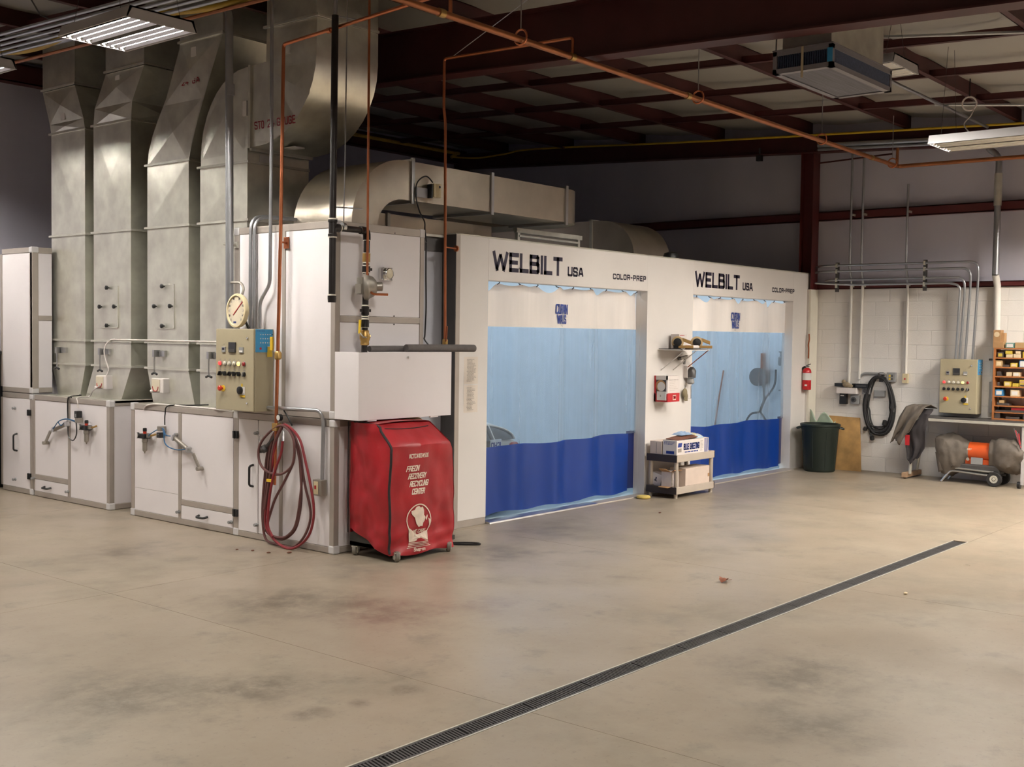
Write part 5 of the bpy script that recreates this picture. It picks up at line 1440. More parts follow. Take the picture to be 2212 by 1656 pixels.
MB().lathe([(.02, 0), (.035, .01), (.035, .05), (.022, .06), (.022, .09)], (-.09, .80, .87), (0, .7, -.3), 12).build('filter_bowl', GREYD, ar, smooth=True)
MB().tube(arc((-.11, .85, .95), .03, 0, 2*PI, 10, (0, 1, 0), (0, 0, 1)), .006, 6).build('ring_handle', STEEL, ar, smooth=True)
MB().tube([(-.09, .66, 1.0), (-.09, .74, .93), (-.09, .80, .88)], .014, 8).build('elbow', GREYD, ar, smooth=True)
MB().tube([(-.055, .62, 1.23), (-.055, .55, 1.16), (-.02, .53, 1.08)], .007, 6).build('cable_tie', BLACK, ar, smooth=True)

# ================================================================== COVERED RECOVERY MACHINE
rm = thing('covered_machine', 'wheeled machine under a red vinyl cover with cream lettering', 'machine', (.47, -.35, 0))
CX0, CX1, CY0, CY1 = .10, .845, -.60, -.10
def hem(x, y):       # height of the cover's lower edge
    if y > -.585: return .05 + .18*min(1, (y+.58)/.45)*(1-(x-CX0)/(CX1-CX0))
    return .045 + .012*sin(14*x)
def fold(p, amp=1.0):
    w = .016*noise.noise(Vector((p.x*4.5, p.y*4.5, p.z*2.6))) + .010*noise.noise(Vector((p.x*9, p.y*9, p.z*7+4)))
    low = max(0, 1-p.z/.40)
    w += .042*low*noise.noise(Vector((p.x*5, p.y*5, p.z*11+9)))
    w += .020*max(0, sin(6.5*p.z+5.0*p.x-1.0))*noise.noise(Vector((p.x*3+2, p.y*3, p.z*2)))
    return w*amp
def front_y(x, z):
    """cover surface on the lettered side"""
    u = (x-CX0)/(CX1-CX0)
    bul = .018*sin(PI*u)
    if z < .965: y = CY0 - bul + .012*(z-.5)
    else: y = CY0 + .005 - bul*(1-(z-.965)/.2) + (z-.965)*1.05
    return y + fold(Vector((x, CY0, z)))
mbf = MB()
def ffront(u, v):
    z0 = hem(CX0+(CX1-CX0)*u, CY0)
    z = z0+(1.145-z0)*v
    taper = .0 if z < .9 else (z-.9)*.42
    xr = CX1 + .018*sin(PI*min(1, z/1.0)) - taper*1.1 + .03*max(0, .35-z)
    x = CX0 - .01*sin(PI*z) + (xr-CX0)*u + (0 if u > .02 else 0)
    return (x, front_y(x, z), z)
mbf.grid(44, 60, ffront)
def fleft(u, v):
    y = CY1 + (CY0+.0-CY1)*u
    z0 = hem(CX0, y)
    zt = 1.145 if y > -.42 else 1.145 - (-.42-y)*1.0
    z = z0+(zt-z0)*v
    ytop = y
    if u > .999:
        return (CX0-.01*sin(PI*z), front_y(CX0, z), z)
    return (CX0-.012*sin(PI*u)*1.4-.01*sin(PI*z)-fold(Vector((CX0, y*1.3, z)), 1.2)-.03*max(0, .3-z)*(1-u), ytop, z)
mbf.grid(26, 50, fleft)
def fright(u, v):
    y = CY0+(CY1-CY0)*u
    z0 = hem(CX1, y)
    zt = 1.145 if y > -.42 else 1.145-(-.42-y)*1.0
    z = z0+(zt-z0)*v
    taper = .0 if z < .9 else (z-.9)*.42
    xr = CX1+.018*sin(PI*min(1, z/1.0))-taper*1.1+.03*max(0, .35-z)
    return (xr, front_y(xr, z) if u < .001 else y, z)
mbf.grid(20, 40, fright)
mbf.grid(20, 8, lambda u, v: (CX0+(CX1-.27*.42-CX0)*u, CY1+(-.43-CY1)*v, 1.145+.012*sin(PI*u)))
mbf.grid(12, 30, lambda u, v: (CX0+(CX1-CX0)*u, CY1, .2+(1.145-.2)*v))
cover = mbf.build('cover', REDCLOTH, rm, smooth=True, fix=False)
# black piping down the near edge and across the brow
pp = [(CX0-.004, CY1-.05, 1.15)]
for k in range(25):
    z = 1.13-(1.13-.07)*k/24
    pp.append((CX0-.012*sin(PI*z)-.006+.012*noise.noise(Vector((0, 0, z*3))), front_y(CX0, z)-.004, z))
MB().tube(spline(pp, 3), .011, 8).build('piping', PIPING, rm, smooth=True)
MB().tube([(x, front_y(x, 1.105-.012*sin(PI*(x-.15)/.55))-.002, 1.105-.012*sin(PI*(x-.15)/.55)) for x in [.16+.52*k/16 for k in range(17)]], .0045, 6).build('piping', PIPING, rm, smooth=True)
pk = [(CX0-.03, CY1-.004, .2+.95*k/16) for k in range(17)]
MB().tube(pk, .007, 6).build('piping', PIPING, rm, smooth=True)
sf = lambda p: Vector((p.x, front_y(p.x, p.z)-.004, p.z))
TX = .285
lettering('ACTC41004500', (TX, 0, .855), XP, ZP, .037, INKW, cover, fit=.235, t=.16, gap=.24, shear=.08, surf=sf)
for k, (w_, ind, wd_) in enumerate((('FREON', -.025, .145), ('RECOVERY', .0, .215), ('RECYCLING', .022, .215), ('CENTER', .045, .145))):
    lettering(w_, (TX+ind-.008, 0, .745-.066*k), XP, ZP, .05, INKW, cover, fit=wd_, t=.185, gap=.24, shear=.3, surf=sf)
# round emblem: ring, land mass, pedestal bars
EX, EZ = .405, .315
def flat(poly, mat=INKW, name='emblem', sub=1, lift=.0):
    mb_ = MB()
    m = (sum(p[0] for p in poly)/len(poly), sum(p[1] for p in poly)/len(poly))
    def q(a, b):
        p = sf(Vector((EX+a, 0, EZ+b)))
        return p-Vector((0, .0015+lift, 0))
    n = len(poly)
    for i in range(n):
        a, b = poly[i], poly[(i+1) % n]
        for s in range(3):
            f0, f1 = s/3, (s+1)/3
            P0 = (m[0]+(a[0]-m[0])*f0, m[1]+(a[1]-m[1])*f0); P1 = (m[0]+(b[0]-m[0])*f0, m[1]+(b[1]-m[1])*f0)
            P2 = (m[0]+(b[0]-m[0])*f1, m[1]+(b[1]-m[1])*f1); P3 = (m[0]+(a[0]-m[0])*f1, m[1]+(a[1]-m[1])*f1)
            mb_.add([q(*P0), q(*P1), q(*P2), q(*P3)], [(0, 1, 2, 3)])
    return mb_.build(name, mat, cover, fix=False)
def strip(pts, w, name='emblem'):
    mb_ = MB()
    for (a, b), (c, d) in zip(pts, pts[1:]):
        v = Vector((c-a, d-b)); n_ = Vector((-v.y, v.x)).normalized()*w/2
        mb_.add([sf(Vector((EX+x, 0, EZ+z)))-Vector((0, .0015, 0)) for x, z in ((a-n_.x, b-n_.y), (c-n_.x, d-n_.y), (c+n_.x, d+n_.y), (a+n_.x, b+n_.y))], [(0, 1, 2, 3)])
    return mb_.build(name, INKW, cover, fix=False)
ring = [(.135*cos(math.radians(a))*(1.0+.03*sin(math.radians(3*a))), .145*sin(math.radians(a))) for a in range(-42, 223, 12)]
strip(ring, .010, 'emblem_ring')
flat([(-.085, .095), (-.05, .10), (-.03, .125), (0, .13), (.02, .115), (.045, .12), (.06, .085), (.058, .05), (.075, .03), (.062, .0), (.045, -.015), (.035, -.045), (.015, -.04), (-.005, -.05), (-.03, -.02), (-.045, .035), (-.075, .06), (-.085, .075)], name='emblem_land')
flat([(.075, .02), (.095, .05), (.10, .035), (.085, -.0)], name='emblem_land')
flat([(-.125, -.04), (-.105, -.075), (-.06, -.10), (0, -.145), (.06, -.10), (.105, -.085), (.105, -.17), (-.105, -.17)], name='emblem_base')
flat([(.108, .02), (.133, .0), (.128, -.06), (.10, -.09), (.118, -.05)], name='emblem_base')
for k, (w_, b) in enumerate(((.108, -.178), (.112, -.190), (.12, -.203), (.135, -.216))):
    strip([(-w_+2*w_*i/6, b) for i in range(7)], .006-.0008*k, 'emblem_bar')
lettering('..WE CARE!', (EX-.085, 0, EZ-.098), XP, ZP, .032, INKW, cover, fit=.155, t=.17, gap=.22, shear=.25, surf=lambda p: sf(p)-Vector((0, .003, 0)))
lettering('Snap-on', (EX-.06, 0, EZ-.252), XP, ZP, .03, INKW, cover, fit=.125, t=.16, gap=.2, shear=.25, surf=lambda p: sf(p)-Vector((0, .002, 0)))
# base, casters, back panel
MB().box(.105, .93, -.56, -.09, .085, .125).box(.105, .13, -.56, -.09, .085, .20).build('base_tray', TRAYM, rm, bevel=.004)
box('machine_body', CAST, rm, .16, .72, -.50, -.12, .125, 1.05)
box('back_panel', GREYD, rm, .90, .925, -.46, -.10, .16, .985)
MB().lathe([(.02, 0), (.10, .03), (.11, .12), (.09, .22), (.03, .24)], (.80, -.14, .92), (0, 0, 1), 16).build('tank', CREAM, rm, smooth=True)
MB().tube(bend([(.80, -.12, .98), (.80, -.12, 1.14), (.86, -.12, 1.14), (.87, -.12, .98)], .04), .012, 8).build('push_handle', CREAM, rm, smooth=True)
def caster(x, y, a=0.0):
    d = Vector((cos(a), sin(a), 0)); e = Vector((-sin(a), cos(a), 0))
    c = Vector((x, y, .045))
    f = MB().obox(c+Vector((0, 0, .032)), d*.03, e*.026, Vector((0, 0, .004))).obox(c+e*.024+Vector((0, 0, .008)), d*.018, e*.003, Vector((0, 0, .03))).obox(c-e*.024+Vector((0, 0, .008)), d*.018, e*.003, Vector((0, 0, .03))).build('caster', GALVD, rm)
    MB().lathe([(.012, -.017), (.038, -.017), (.045, -.012), (.045, .012), (.038, .017), (.012, .017)], c, e, 18).build('caster_wheel', CASTW, f, smooth=True)
    MB().lathe([(.025, -.019), (.025, .019)], c, e, 12).build('caster_hub', GALVD, f)
for x, y, a in ((.135, -.135, .4), (.155, -.612, 1.1), (.80, -.60, .9), (.82, -.13, .2)): caster(x, y, a)
tag(MB().tube(spline([(.90, -.20, .008), (1.0, -.33, .008), (1.12, -.52, .008), (1.21, -.60, .008), (1.245, -.56, .008), (1.2, -.47, .008), (1.08, -.35, .008), (.95, -.22, .008)]), .0075, 6).build('extension_cable', RUBBER, smooth=True),
    'loop of black power cord lying on the floor beside the red cover', 'cord')

# ================================================================== SHELVES AND BOXES ON THE BOOTH PILLAR
us = thing('utility_shelf', 'low two tier taupe plastic shelf with dark ends before the pillar', 'shelf', (5.48, -.11, 0))
for x in (5.075, 5.885):
    for y in (-.285, .065):
        MB().lathe([(.022, 0), (.022, .04), (.026, .045), (.026, .43)], (x, y, 0), (0, 0, 1), 12).build('leg', SHELFP, us, smooth=True)
for z0, z1 in ((.052, .135), (.43, .515)):
    s_ = MB().box(5.04, 5.92, -.32, -.30, z0, z1).box(5.04, 5.92, .08, .10, z0, z1).box(5.90, 5.92, -.32, .10, z0, z1).box(5.06, 5.90, -.30, .08, z0+.02, z0+.045).build('shelf_tray', SHELFP, us, bevel=.003)
    box('shelf_end', SHELFD, us, 5.03, 5.045, -.315, .10, z0, z1)
    box('grid_floor', SHELFP, us, 5.06, 5.90, -.30, .08, z0+.045, z0+.06)
def carton(name, lab, x0, x1, y0, y1, z0, z1, mat, rz=0.0, tilt=0.0):
    t = thing(name, lab, 'box', ((x0+x1)/2, (y0+y1)/2, z0))
    b = box('carton', mat, t, x0, x1, y0, y1, z0, z1, .003)
    return t
t = carton('cardboard_box', 'long white cardboard box printed with blue letters on the shelf top', 5.065, 5.80, -.295, -.10, .492, .685, CARD)
box('box_stripe', INKB, t, 5.705, 5.725, -.2965, -.295, .495, .683); box('box_stripe', INKB, t, 5.74, 5.752, -.2965, -.295, .495, .683); box('box_stripe', INKB, t, 5.768, 5.78, -.2965, -.295, .495, .683)
lettering('BLUE SHEETING', (5.22, -.295, .565), XP, (.0, 0, 1), .078, INKB, t, fit=.36, t=.20, gap=.24)
printlines((5.22, -.295, .53), XP, ZP, .34, .02, 1, INKB, t, seed=2, fill=.7)
for a in (0, 1): MB().hexa([(5.085, -.2965, .605), (5.17, -.2965, .605), (5.17, -.295, .605), (5.085, -.295, .605), (5.10, -.2965, .655), (5.185, -.2965, .655), (5.185, -.295, .655), (5.10, -.295, .655)]).build('box_logo', INKB, t) if a == 0 else box('box_logo', INKG, t, 5.09, 5.17, -.2965, -.295, .545, .59)
printlines((5.60, -.295, .53), XP, ZP, .07, .13, 8, INKG, t, seed=5, fill=.35)
printlines((5.065, -.11, .63), (0, -1, 0), ZP, .17, .045, 3, INKB, t, seed=6, fill=.4)
box('box_logo', INKB, t, 5.0635, 5.065, -.26, -.15, .525, .56)
MB().hexa([(5.10, -.29, .686), (5.55, -.29, .705), (5.55, -.12, .735), (5.10, -.12, .69), (5.10, -.29, .69), (5.55, -.29, .712), (5.55, -.12, .742), (5.10, -.12, .70)]).build('flap', KRAFTD, t)
fl = thing('plastic_film', 'crumpled blue and yellow plastic film lying on the long printed box', 'film', (5.6, -.18, .70))
def crum(x0, x1, y0, y1, z, h, mat, seed, nm='film'):
    return MB().grid(14, 8, lambda u, v: (x0+(x1-x0)*u, y0+(y1-y0)*v, z+h*(sin(PI*u)*sin(PI*v))**.6*(.7+.6*noise.noise(Vector((u*5+seed, v*5, seed)))))).build(nm, mat, fl, fix=False, smooth=True)
crum(5.30, 5.58, -.22, -.06, .73, .05, M('pale_blue_film', (.30, .42, .60), .3), 1); crum(5.5, 5.74, -.25, -.08, .705, .05, M('pale_yellow_film', (.66, .60, .38), .35), 2); crum(5.52, 5.72, -.285, -.2, .69, .045, M('clear_blue_film', (.5, .62, .74), .25), 3)
t = carton('cardboard_box', 'plain whitish cardboard box at the back corner of the shelf top', 5.06, 5.46, -.085, .075, .492, .665, CARDP)
box('tape', INKG, t, 5.0585, 5.06, -.02, -.012, .52, .65)
t = carton('cardboard_box', 'long pinkish cardboard box on the lower tier of the shelf', 5.30, 5.885, -.28, -.06, .112, .335, CARDP)
box('scuff', KRAFT, t, 5.82, 5.86, -.2812, -.28, .2, .24); box('tape', PAPER, t, 5.31, 5.875, -.178, -.162, .3345, .336)
t = carton('cardboard_box', 'open white carton with brown flaps on the lower shelf tier', 5.055, 5.22, -.235, -.095, .112, .31, CARD)
MB().hexa([(5.05, -.24, .31), (5.22, -.24, .31), (5.22, -.22, .31), (5.05, -.22, .31), (5.02, -.30, .335), (5.2, -.29, .325), (5.2, -.285, .33), (5.02, -.29, .342)]).build('flap', KRAFT, t)
MB().hexa([(5.05, -.1, .31), (5.05, -.235, .31), (5.056, -.235, .31), (5.056, -.1, .31), (4.99, -.1, .345), (4.99, -.2, .345), (4.995, -.2, .35), (4.995, -.1, .35)]).build('flap', KRAFT, t)
t = thing('cardboard_box', 'small tilted white carton with dark printed mark on lower shelf tier', 'box', (5.12, 0, .112))
MB().obox((5.13, -.005, .205), (.05, 0, -.0), (0, .072, .02), (0, -.02, .07)).build('carton', CARD, t, bevel=.003)
lettering('JL', (5.079, .02, .19), (0, -1, -.25), (0, -.25, 1), .05, INK, t, fit=.04, t=.16)
tag(MB().hexa([(4.97, -.24, .128), (5.10, -.24, .136), (5.10, -.09, .136), (4.99, -.09, .128), (4.97, -.24, .131), (5.10, -.24, .140), (5.10, -.09, .140), (4.99, -.09, .131)]).build('cardboard_scrap', KRAFT), 'flat brown cardboard scrap sticking out of the lower shelf end', 'cardboard')
tag(MB().lathe([(.07, 0), (.085, .012), (.08, .03), (.06, .035)], (4.82, -.0, .0), (0, 0, 1), 14).build('sponge', SPONGE, smooth=True), 'flat yellow sponge on the floor at the end of the threshold', 'sponge')

ws = thing('wire_shelf', 'thin white wire shelf bracketed to the booth pillar', 'shelf', (5.6, -.03, 1.5))
box('shelf_plate', SHELFD, ws, 5.30, 5.91, -.20, .13, 1.758, 1.766)
MB().tube([(5.29, .135, 1.752), (5.29, -.21, 1.752), (5.92, -.21, 1.752), (5.92, .135, 1.752)], .006, 6).build('rim_wire', PAPERW, ws)
for x in (5.36, 5.64, 5.915): MB().tube([(x, -.20, 1.75), (x-.0, .134, 1.50)], .006, 6).build('bracket', PAPERW if x < 5.9 else RUST, ws)
def tool(lab, x, y, ang, flip=1):
    t = thing('masking_tool', lab, 'tool', (x, y, 1.766), 'tan masking tools on the wire shelf')
    c = Vector((x, y, 1.845)); d = Vector((cos(ang), sin(ang), 0)); e = Vector((-sin(ang), cos(ang), 0))
    MB().lathe([(.028, -.022), (.068, -.02), (.074, -.014), (.074, .014), (.068, .02), (.05, .022), (.046, .014)], c, d, 24).build('roll', TANLIGHT, t, smooth=True)
    MB().lathe([(.05, .026), (.05, .033), (.03, .035), (.012, .038)], c, d, 20).build('hub', BLACK, t, smooth=True)
    MB().obox(c+e*.11*flip+Vector((0, 0, .015)), e*.055+Vector((0, 0, -.02)), d*.02, Vector((0, 0, .022))).build('handle', TANTOOL, t, bevel=.006)
    MB().obox(c+e*.10*flip+Vector((0, 0, -.055)), e*.09, d*.03, Vector((0, 0, .018))).build('foot', TANTOOL, t, bevel=.005)
    MB().obox(c+e*.0+Vector((0, 0, -.055)), e*.05, d*.026, Vector((0, 0, .02))).build('cradle', BLACK, t)
    return t
tool('tan tape gun with dark hub at the wall end of the wire shelf', 5.42, -.06, PI+.55, 1)
tool('tan tape gun turned edge on at the outer end of wire shelf', 5.80, -.10, -PI/2-.9, 1)
t = carton('cardboard_box', 'white cardboard box with red marks between tools on the wire shelf', 5.52, 5.70, -.02, .10, 1.766, 1.945, CARD)
box('box_mark', INKR, t, 5.60, 5.64, -.0215, -.02, 1.86, 1.875); printlines((5.53, -.02, 1.92), XP, ZP, .14, .014, 1, INKR, t, seed=3)
t = thing('paper_tube', 'rolled white tube with pink end lying along the wire shelf front', 'tube', (5.65, -.16, 1.767))
MB().cyl((5.50, -.155, 1.789), (5.72, -.165, 1.789), .022, 12).build('roll', CARD, t, smooth=True); MB().cyl((5.46, -.155, 1.789), (5.53, -.1565, 1.789), .0225, 12).build('end_wrap', M('pink_wrap', (.62, .22, .18), .5), t, smooth=True)

db = thing('dispenser_box', 'white and red wall dispenser box holding a paper roll', 'dispenser', (5.37, .04, 1.125))
X0, X1, Y0, Y1, Z0, Z1 = 5.225, 5.50, -.05, .135, 1.125, 1.44
MB().box(X0+.01, X1, Y0, Y1, Z0, Z1).build('carton', CARD, db)
box('red_band', REDBOX, db, X0+.009, X1+.001, Y0-.0015, Y0, Z0, Z0+.105); box('red_band', REDBOX, db, X0, X0+.01, Y0-.001, Y1, Z0, Z0+.10)
box('side_frame', REDBOX, db, X0, X0+.01, Y1-.02, Y1, Z0, Z1); box('side_frame', CARD, db, X0, X0+.01, Y0, Y1-.02, Z1-.05, Z1); box('side_frame', CARD, db, X0, X0+.01, Y0, Y0+.02, Z0+.1, Z1); box('side_dark', GREYD, db, X0+.008, X0+.0095, Y0+.02, Y1-.02, Z0+.10, Z1-.05)
MB().lathe([(.068, 0), (.068, .006)], (X0+.008, .05, Z0+.195), (-1, 0, 0), 24).build('roll_core', KRAFT, db); MB().lathe([(.05, .006), (.055, .012)], (X0+.008, .035, Z0+.185), (-1, 0, 0), 24).build('paper_roll', PAPERW, db, smooth=True)
box('tear_flap', PAPERW, db, X0-.012, X0-.002, Y0+.012, Y1-.045, Z0+.02, Z0+.125); box('flap_mark', INKG, db, X0-.0135, X0-.012, .03, .045, Z0+.06, Z0+.085)
lettering('3M', (5.355, Y0-.002, Z0+.03), XP, ZP, .042, REDBOX, db, fit=.055, t=.3, lift=.003); box('logo_field', INKW, db, 5.345, 5.418, Y0-.0035, Y0-.001, Z0+.022, Z0+.08)
printlines((5.25, Y0, Z1-.06), XP, ZP, .22, .018, 1, INKG, db, seed=8); printlines((5.26, Y0, Z0+.13), XP, ZP, .2, .12, 6, M('faint_print', (.55, .47, .42), .7), db, seed=10, fill=.25)
sg = thing('spray_gun', 'small grey spray gun hung below the wire shelf', 'spray gun', (5.8, .08, 1.6))
MB().obox((5.78, .07, 1.655), (.045, -.02, .012), (.01, .02, 0), (0, 0, .02)).build('gun_body', CAST, sg, bevel=.006); MB().obox((5.815, .075, 1.615), (.014, 0, 0), (0, .012, 0), (.01, 0, .045)).build('grip', GREYP, sg, bevel=.004); MB().cyl((5.735, .088, 1.645), (5.70, .10, 1.64), .018, 10).build('nozzle', GREYD, sg); MB().cyl((5.78, .09, 1.66), (5.78, .139, 1.66), .008, 8).build('hook', STEEL, sg)
ct = thing('cup_dispenser', 'white wall holder with dark strainer cone beside the pillar edge', 'holder', (5.97, .1, 1.3))
MB().box(5.90, 6.03, .09, .139, 1.40, 1.55).build('back_plate', CARD, ct); MB().lathe([(.05, 0), (.055, .09), (.035, .12), (.02, .135)], (5.965, .06, 1.40), (0, 0, 1), 14).build('strainer', GREYD, ct, smooth=True); MB().lathe([(.03, 0), (.05, .02), (.04, .075)], (5.965, .075, 1.318), (0, 0, 1), 14).build('cup', GREYP, ct, smooth=True)
gl = thing('glove', 'olive grey work glove hung on a wire under the strainer holder', 'glove', (5.9, .09, 1.1))
MB().ball((5.875, .10, 1.21), .045, 12, 8, (1, .6, 1.35)).ball((5.90, .10, 1.165), .04, 10, 8, (1, .55, 1.3)).build('palm', M('olive_cloth', (.24, .20, .12), .8), gl, smooth=True)
for k in range(4): MB().tube([(5.865+.018*k, .10, 1.17), (5.87+.018*k, .095, 1.115-.006*(k % 2))], [.012, .009], 8).build('finger', M('olive_cloth', (.24, .20, .12), .8), gl, smooth=True)
tag(MB().tube([(5.935, .134, 1.30), (5.935, .134, 1.135), (6.08, .134, 1.135), (6.08, .134, 1.30)], .004, 5).build('wire_hook', GREYP), 'thin bent wire hook on the pillar under the strainer holder', 'hook')

# small things on the floor
lf = thing('dry_leaf', 'curled brown dry leaf lying on the open concrete floor', 'leaf', (1.36, -3.03, 0))
def leaf(u, v):
    a = (v-.5)*2
    w = .034*sin(PI*min(1, u*1.02))**.8*(1+.35*abs(sin(9*u)))
    return (1.30+.11*u, -3.03+a*w+.02*u, .004+.034*abs(a)**1.5*sin(PI*u)+.03*sin(PI*u)*(1-abs(a)))
MB().grid(14, 8, leaf).build('blade', LEAFM, lf, smooth=True, fix=False); MB().tube([(1.41, -3.01, .006), (1.46, -3.03, .004)], .002, 5).build('stem', LEAFM, lf)
tag(MB().ball((1.92, -4.24, .009), .018, 8, 6, (1.2, .8, .5)).build('pebble', PARTPALE, smooth=True), 'small pale pebble on the floor beyond the drain', 'pebble')
for k, (x, y, r) in enumerate(((-.33, .46, .016), (-.21, .33, .02), (-.42, .78, .012), (-.36, .64, .013), (4.0, -.75, .014))):
    tag(MB().ball((x, y, r*.35), r, 8, 5, (1.3, .9, .35)).build('dirt_crumb', KRAFTD, smooth=True), 'dark crumb of dirt on the floor, ' + ('nearest the coiled hose loops', 'largest one below the outlet box', 'farthest left before the near cabinet door', 'between two others near the cabinet door', 'alone in front of the booth shelf')[k], 'dirt')

# ================================================================== BLOCK WALL AT THE BACK
WF = XW - .002
tag(box('pipe_cover', M('cream_cover', (.74, .70, .60), .5, var=.03), None, 9.34, 9.585, .075, .105, 0, 2.64), None, None)
pcov = bpy.data.objects['pipe_cover']; struct(pcov); pcov.name = 'trim_4'
struct(MB().box(9.35, WF, .105, .30, 0, 2.64).build('trim_5', CMU))
fx = thing('fire_extinguisher', 'red fire extinguisher hanging on the pale strip at the booth end', 'extinguisher', (9.27, .06, 1.15))
EXX, EXY = 9.27, .075
MB().lathe([(.05, 1.155), (.062, 1.16), (.064, 1.18), (.064, 1.42), (.058, 1.45), (.035, 1.475), (.022, 1.485)], (EXX, EXY, 0), (0, 0, 1), 20).build('cylinder', EXTR, fx, smooth=True)
MB().lathe([(.0648, 1.30), (.0648, 1.405)], (EXX, EXY, 0), (0, 0, 1), 20).build('white_label', PAPERW, fx, smooth=True)
MB().lathe([(.022, 1.483), (.022, 1.51), (.016, 1.52)], (EXX, EXY, 0), (0, 0, 1), 12).build('valve_head', STEEL, fx, smooth=True)
MB().tube([(EXX-.02, EXY, 1.515), (EXX-.05, EXY-.05, 1.53), (EXX-.08, EXY-.09, 1.54)], .008, 6).tube([(EXX-.02, EXY, 1.50), (EXX-.06, EXY-.06, 1.505)], .008, 6).build('lever', GREYD, fx, smooth=True)
MB().tube(spline([(EXX-.01, EXY+.02, 1.50), (EXX-.03, EXY+.07, 1.46), (EXX-.03, EXY+.085, 1.36), (EXX-.03, EXY+.08, 1.22)]), .013, 8).build('hose', RUBBER, fx, smooth=True)
MB().obox((EXX-.062, EXY-.015, 1.225), (.001, .0005, 0), (-.008, .016, 0), (0, 0, .012)).build('arrow_mark', PAPERW, fx)
MB().box(EXX+.05, 9.34, EXY-.02, EXY+.02, 1.30, 1.34).build('wall_hook', GREYD, fx)
tag(MB().tube(spline([(9.33, .085, 1.98), (9.31, .07, 1.9), (9.325, .09, 1.82), (9.31, .075, 1.74), (9.325, .085, 1.62)]), .01, 6).build('bead_chain', RUST, smooth=True), 'short rusty chain hanging on the pale strip above the extinguisher', 'chain')

tc = thing('trash_can', 'big dark green plastic trash can standing between booth and plywood', 'trash can', (9.04, -.26, 0))
MB().lathe([(.205, 0), (.215, .01), (.222, .04), (.262, .60), (.268, .61), (.272, .655), (.285, .66), (.285, .685), (.272, .69), (.255, .69), (.255, .66), (.21, .03), (.01, .028)], (9.04, -.26, 0), (0, 0, 1), 36).build('can_body', BIN, tc, smooth=True)
for s in (-1, 1):
    d = Vector((.45, -.89, 0))*s
    c = Vector((9.04, -.26, .635))+d*.295
    e = Vector((d.y, -d.x, 0))
    MB().tube(bend([c-e*.07-d*.03, c-e*.06+d*.03+Vector((0, 0, -.015)), c+e*.06+d*.03+Vector((0, 0, -.015)), c+e*.07-d*.03], .03), .014, 8).build('can_handle', BIN, tc, smooth=True)
for k in range(8):
    a = k*PI/4
    MB().tube([(9.04+.2235*cos(a), -.26+.2235*sin(a), .06), (9.04+.259*cos(a), -.26+.259*sin(a), .58)], .006, 6).build('can_rib', BIN, tc, smooth=True)
bg = thing('plastic_bag', 'pale green plastic bag rising behind the dark green trash can', 'bag', (9.38, -.02, 0))
MB().grid(18, 14, lambda u, v: (9.37-.05*sin(PI*u)+.02*noise.noise(Vector((u*5, v*4, 2))), .06-.40*u, .45+.42*v*(.55+.45*abs(cos(5*u))*(1-.3*u)))).build('bag_film', BAG, bg, smooth=True, solid=.004)
MB().grid(8, 8, lambda u, v: (9.40+.02*sin(7*u), .04-.32*u, .02+.5*v)).build('bag_lower', BAG, bg, smooth=True, solid=.004)
pw = thing('plywood_sheet', 'tan plywood sheet leaning on the block wall behind the trash can', 'plywood', (9.45, -.4, 0))
MB().hexa([(9.40, -.735, .0), (9.415, -.735, .0), (9.415, -.13, .0), (9.40, -.13, .0), (9.575, -.625, .765), (9.59, -.625, .765), (9.59, -.15, .775), (9.575, -.15, .775)]).build('board', PLY, pw)

# tool rack with its switches
tr = thing('tool_shelf', 'small white wall shelf with black bars and a tan tool on it', 'shelf', (9.52, -.45, 1.1))
box('shelf_box', CARD, tr, 9.47, WF, -.60, -.30, 1.115, 1.20, .004)
box('magnet_bar', BLACK, tr, 9.50, WF, -.42, -.255, 1.215, 1.265); box('magnet_bar', BLACK, tr, 9.50, WF, -.545, -.525, 1.205, 1.265); box('magnet_bar', BLACK, tr, 9.50, WF, -.76, -.565, 1.205, 1.265, .004)
box('bar_slot', GREYD, tr, 9.498, 9.50, -.735, -.59, 1.225, 1.245)
tl = thing('power_tool', 'tan power tool lying on the small white wall shelf', 'tool', (9.5, -.46, 1.2))
MB().ball((9.50, -.44, 1.245), .05, 12, 8, (.6, 1.2, .8)).ball((9.50, -.40, 1.285), .035, 10, 8, (.6, 1, .9)).ball((9.49, -.50, 1.23), .04, 10, 8, (.6, 1.1, .7)).build('tool_body', M('khaki_tool', (.30, .235, .15), .6, var=.15), tl, smooth=True)
def wallbox(name, lab, y, z, w, h, d, mat, extra=None):
    t = thing(name, lab, 'electrical box', (WF-d/2, y, z-h/2))
    box('box_body', mat, t, WF-d, WF, y-w/2, y+w/2, z-h/2, z+h/2, .005)
    if extra: extra(t)
    return t
wallbox('switch_box', 'black disconnect switch below the small white wall shelf', -.375, 1.035, .105, .155, .07, BLACK, lambda t: (box('label', PAPERW, t, WF-.0725, WF-.07, -.395, -.34, 1.075, 1.09), box('lead', GREYD, t, WF-.03, WF, -.385, -.365, 1.112, 1.135)))
wallbox('socket_box', 'grey round faced power socket below the small white wall shelf', -.555, 1.03, .125, .125, .07, GREYP, lambda t: (MB().lathe([(.04, 0), (.04, .012), (.03, .014)], (WF-.07, -.545, 1.03), (-1, 0, 0), 16).build('socket_face', GREYD, t, smooth=True), MB().lathe([(.02, .012), (.02, .018)], (WF-.07, -.545, 1.03), (-1, 0, 0), 12).build('socket_hole', BLACK, t)))
wallbox('junction_box', 'grey junction box half hidden behind the hanging black cable', -.72, 1.165, .12, .10, .06, GREYP, lambda t: MB().lathe([(.03, 0), (.03, .01)], (WF-.06, -.71, 1.165), (-1, 0, 0), 12).build('knockout', GREYD, t))
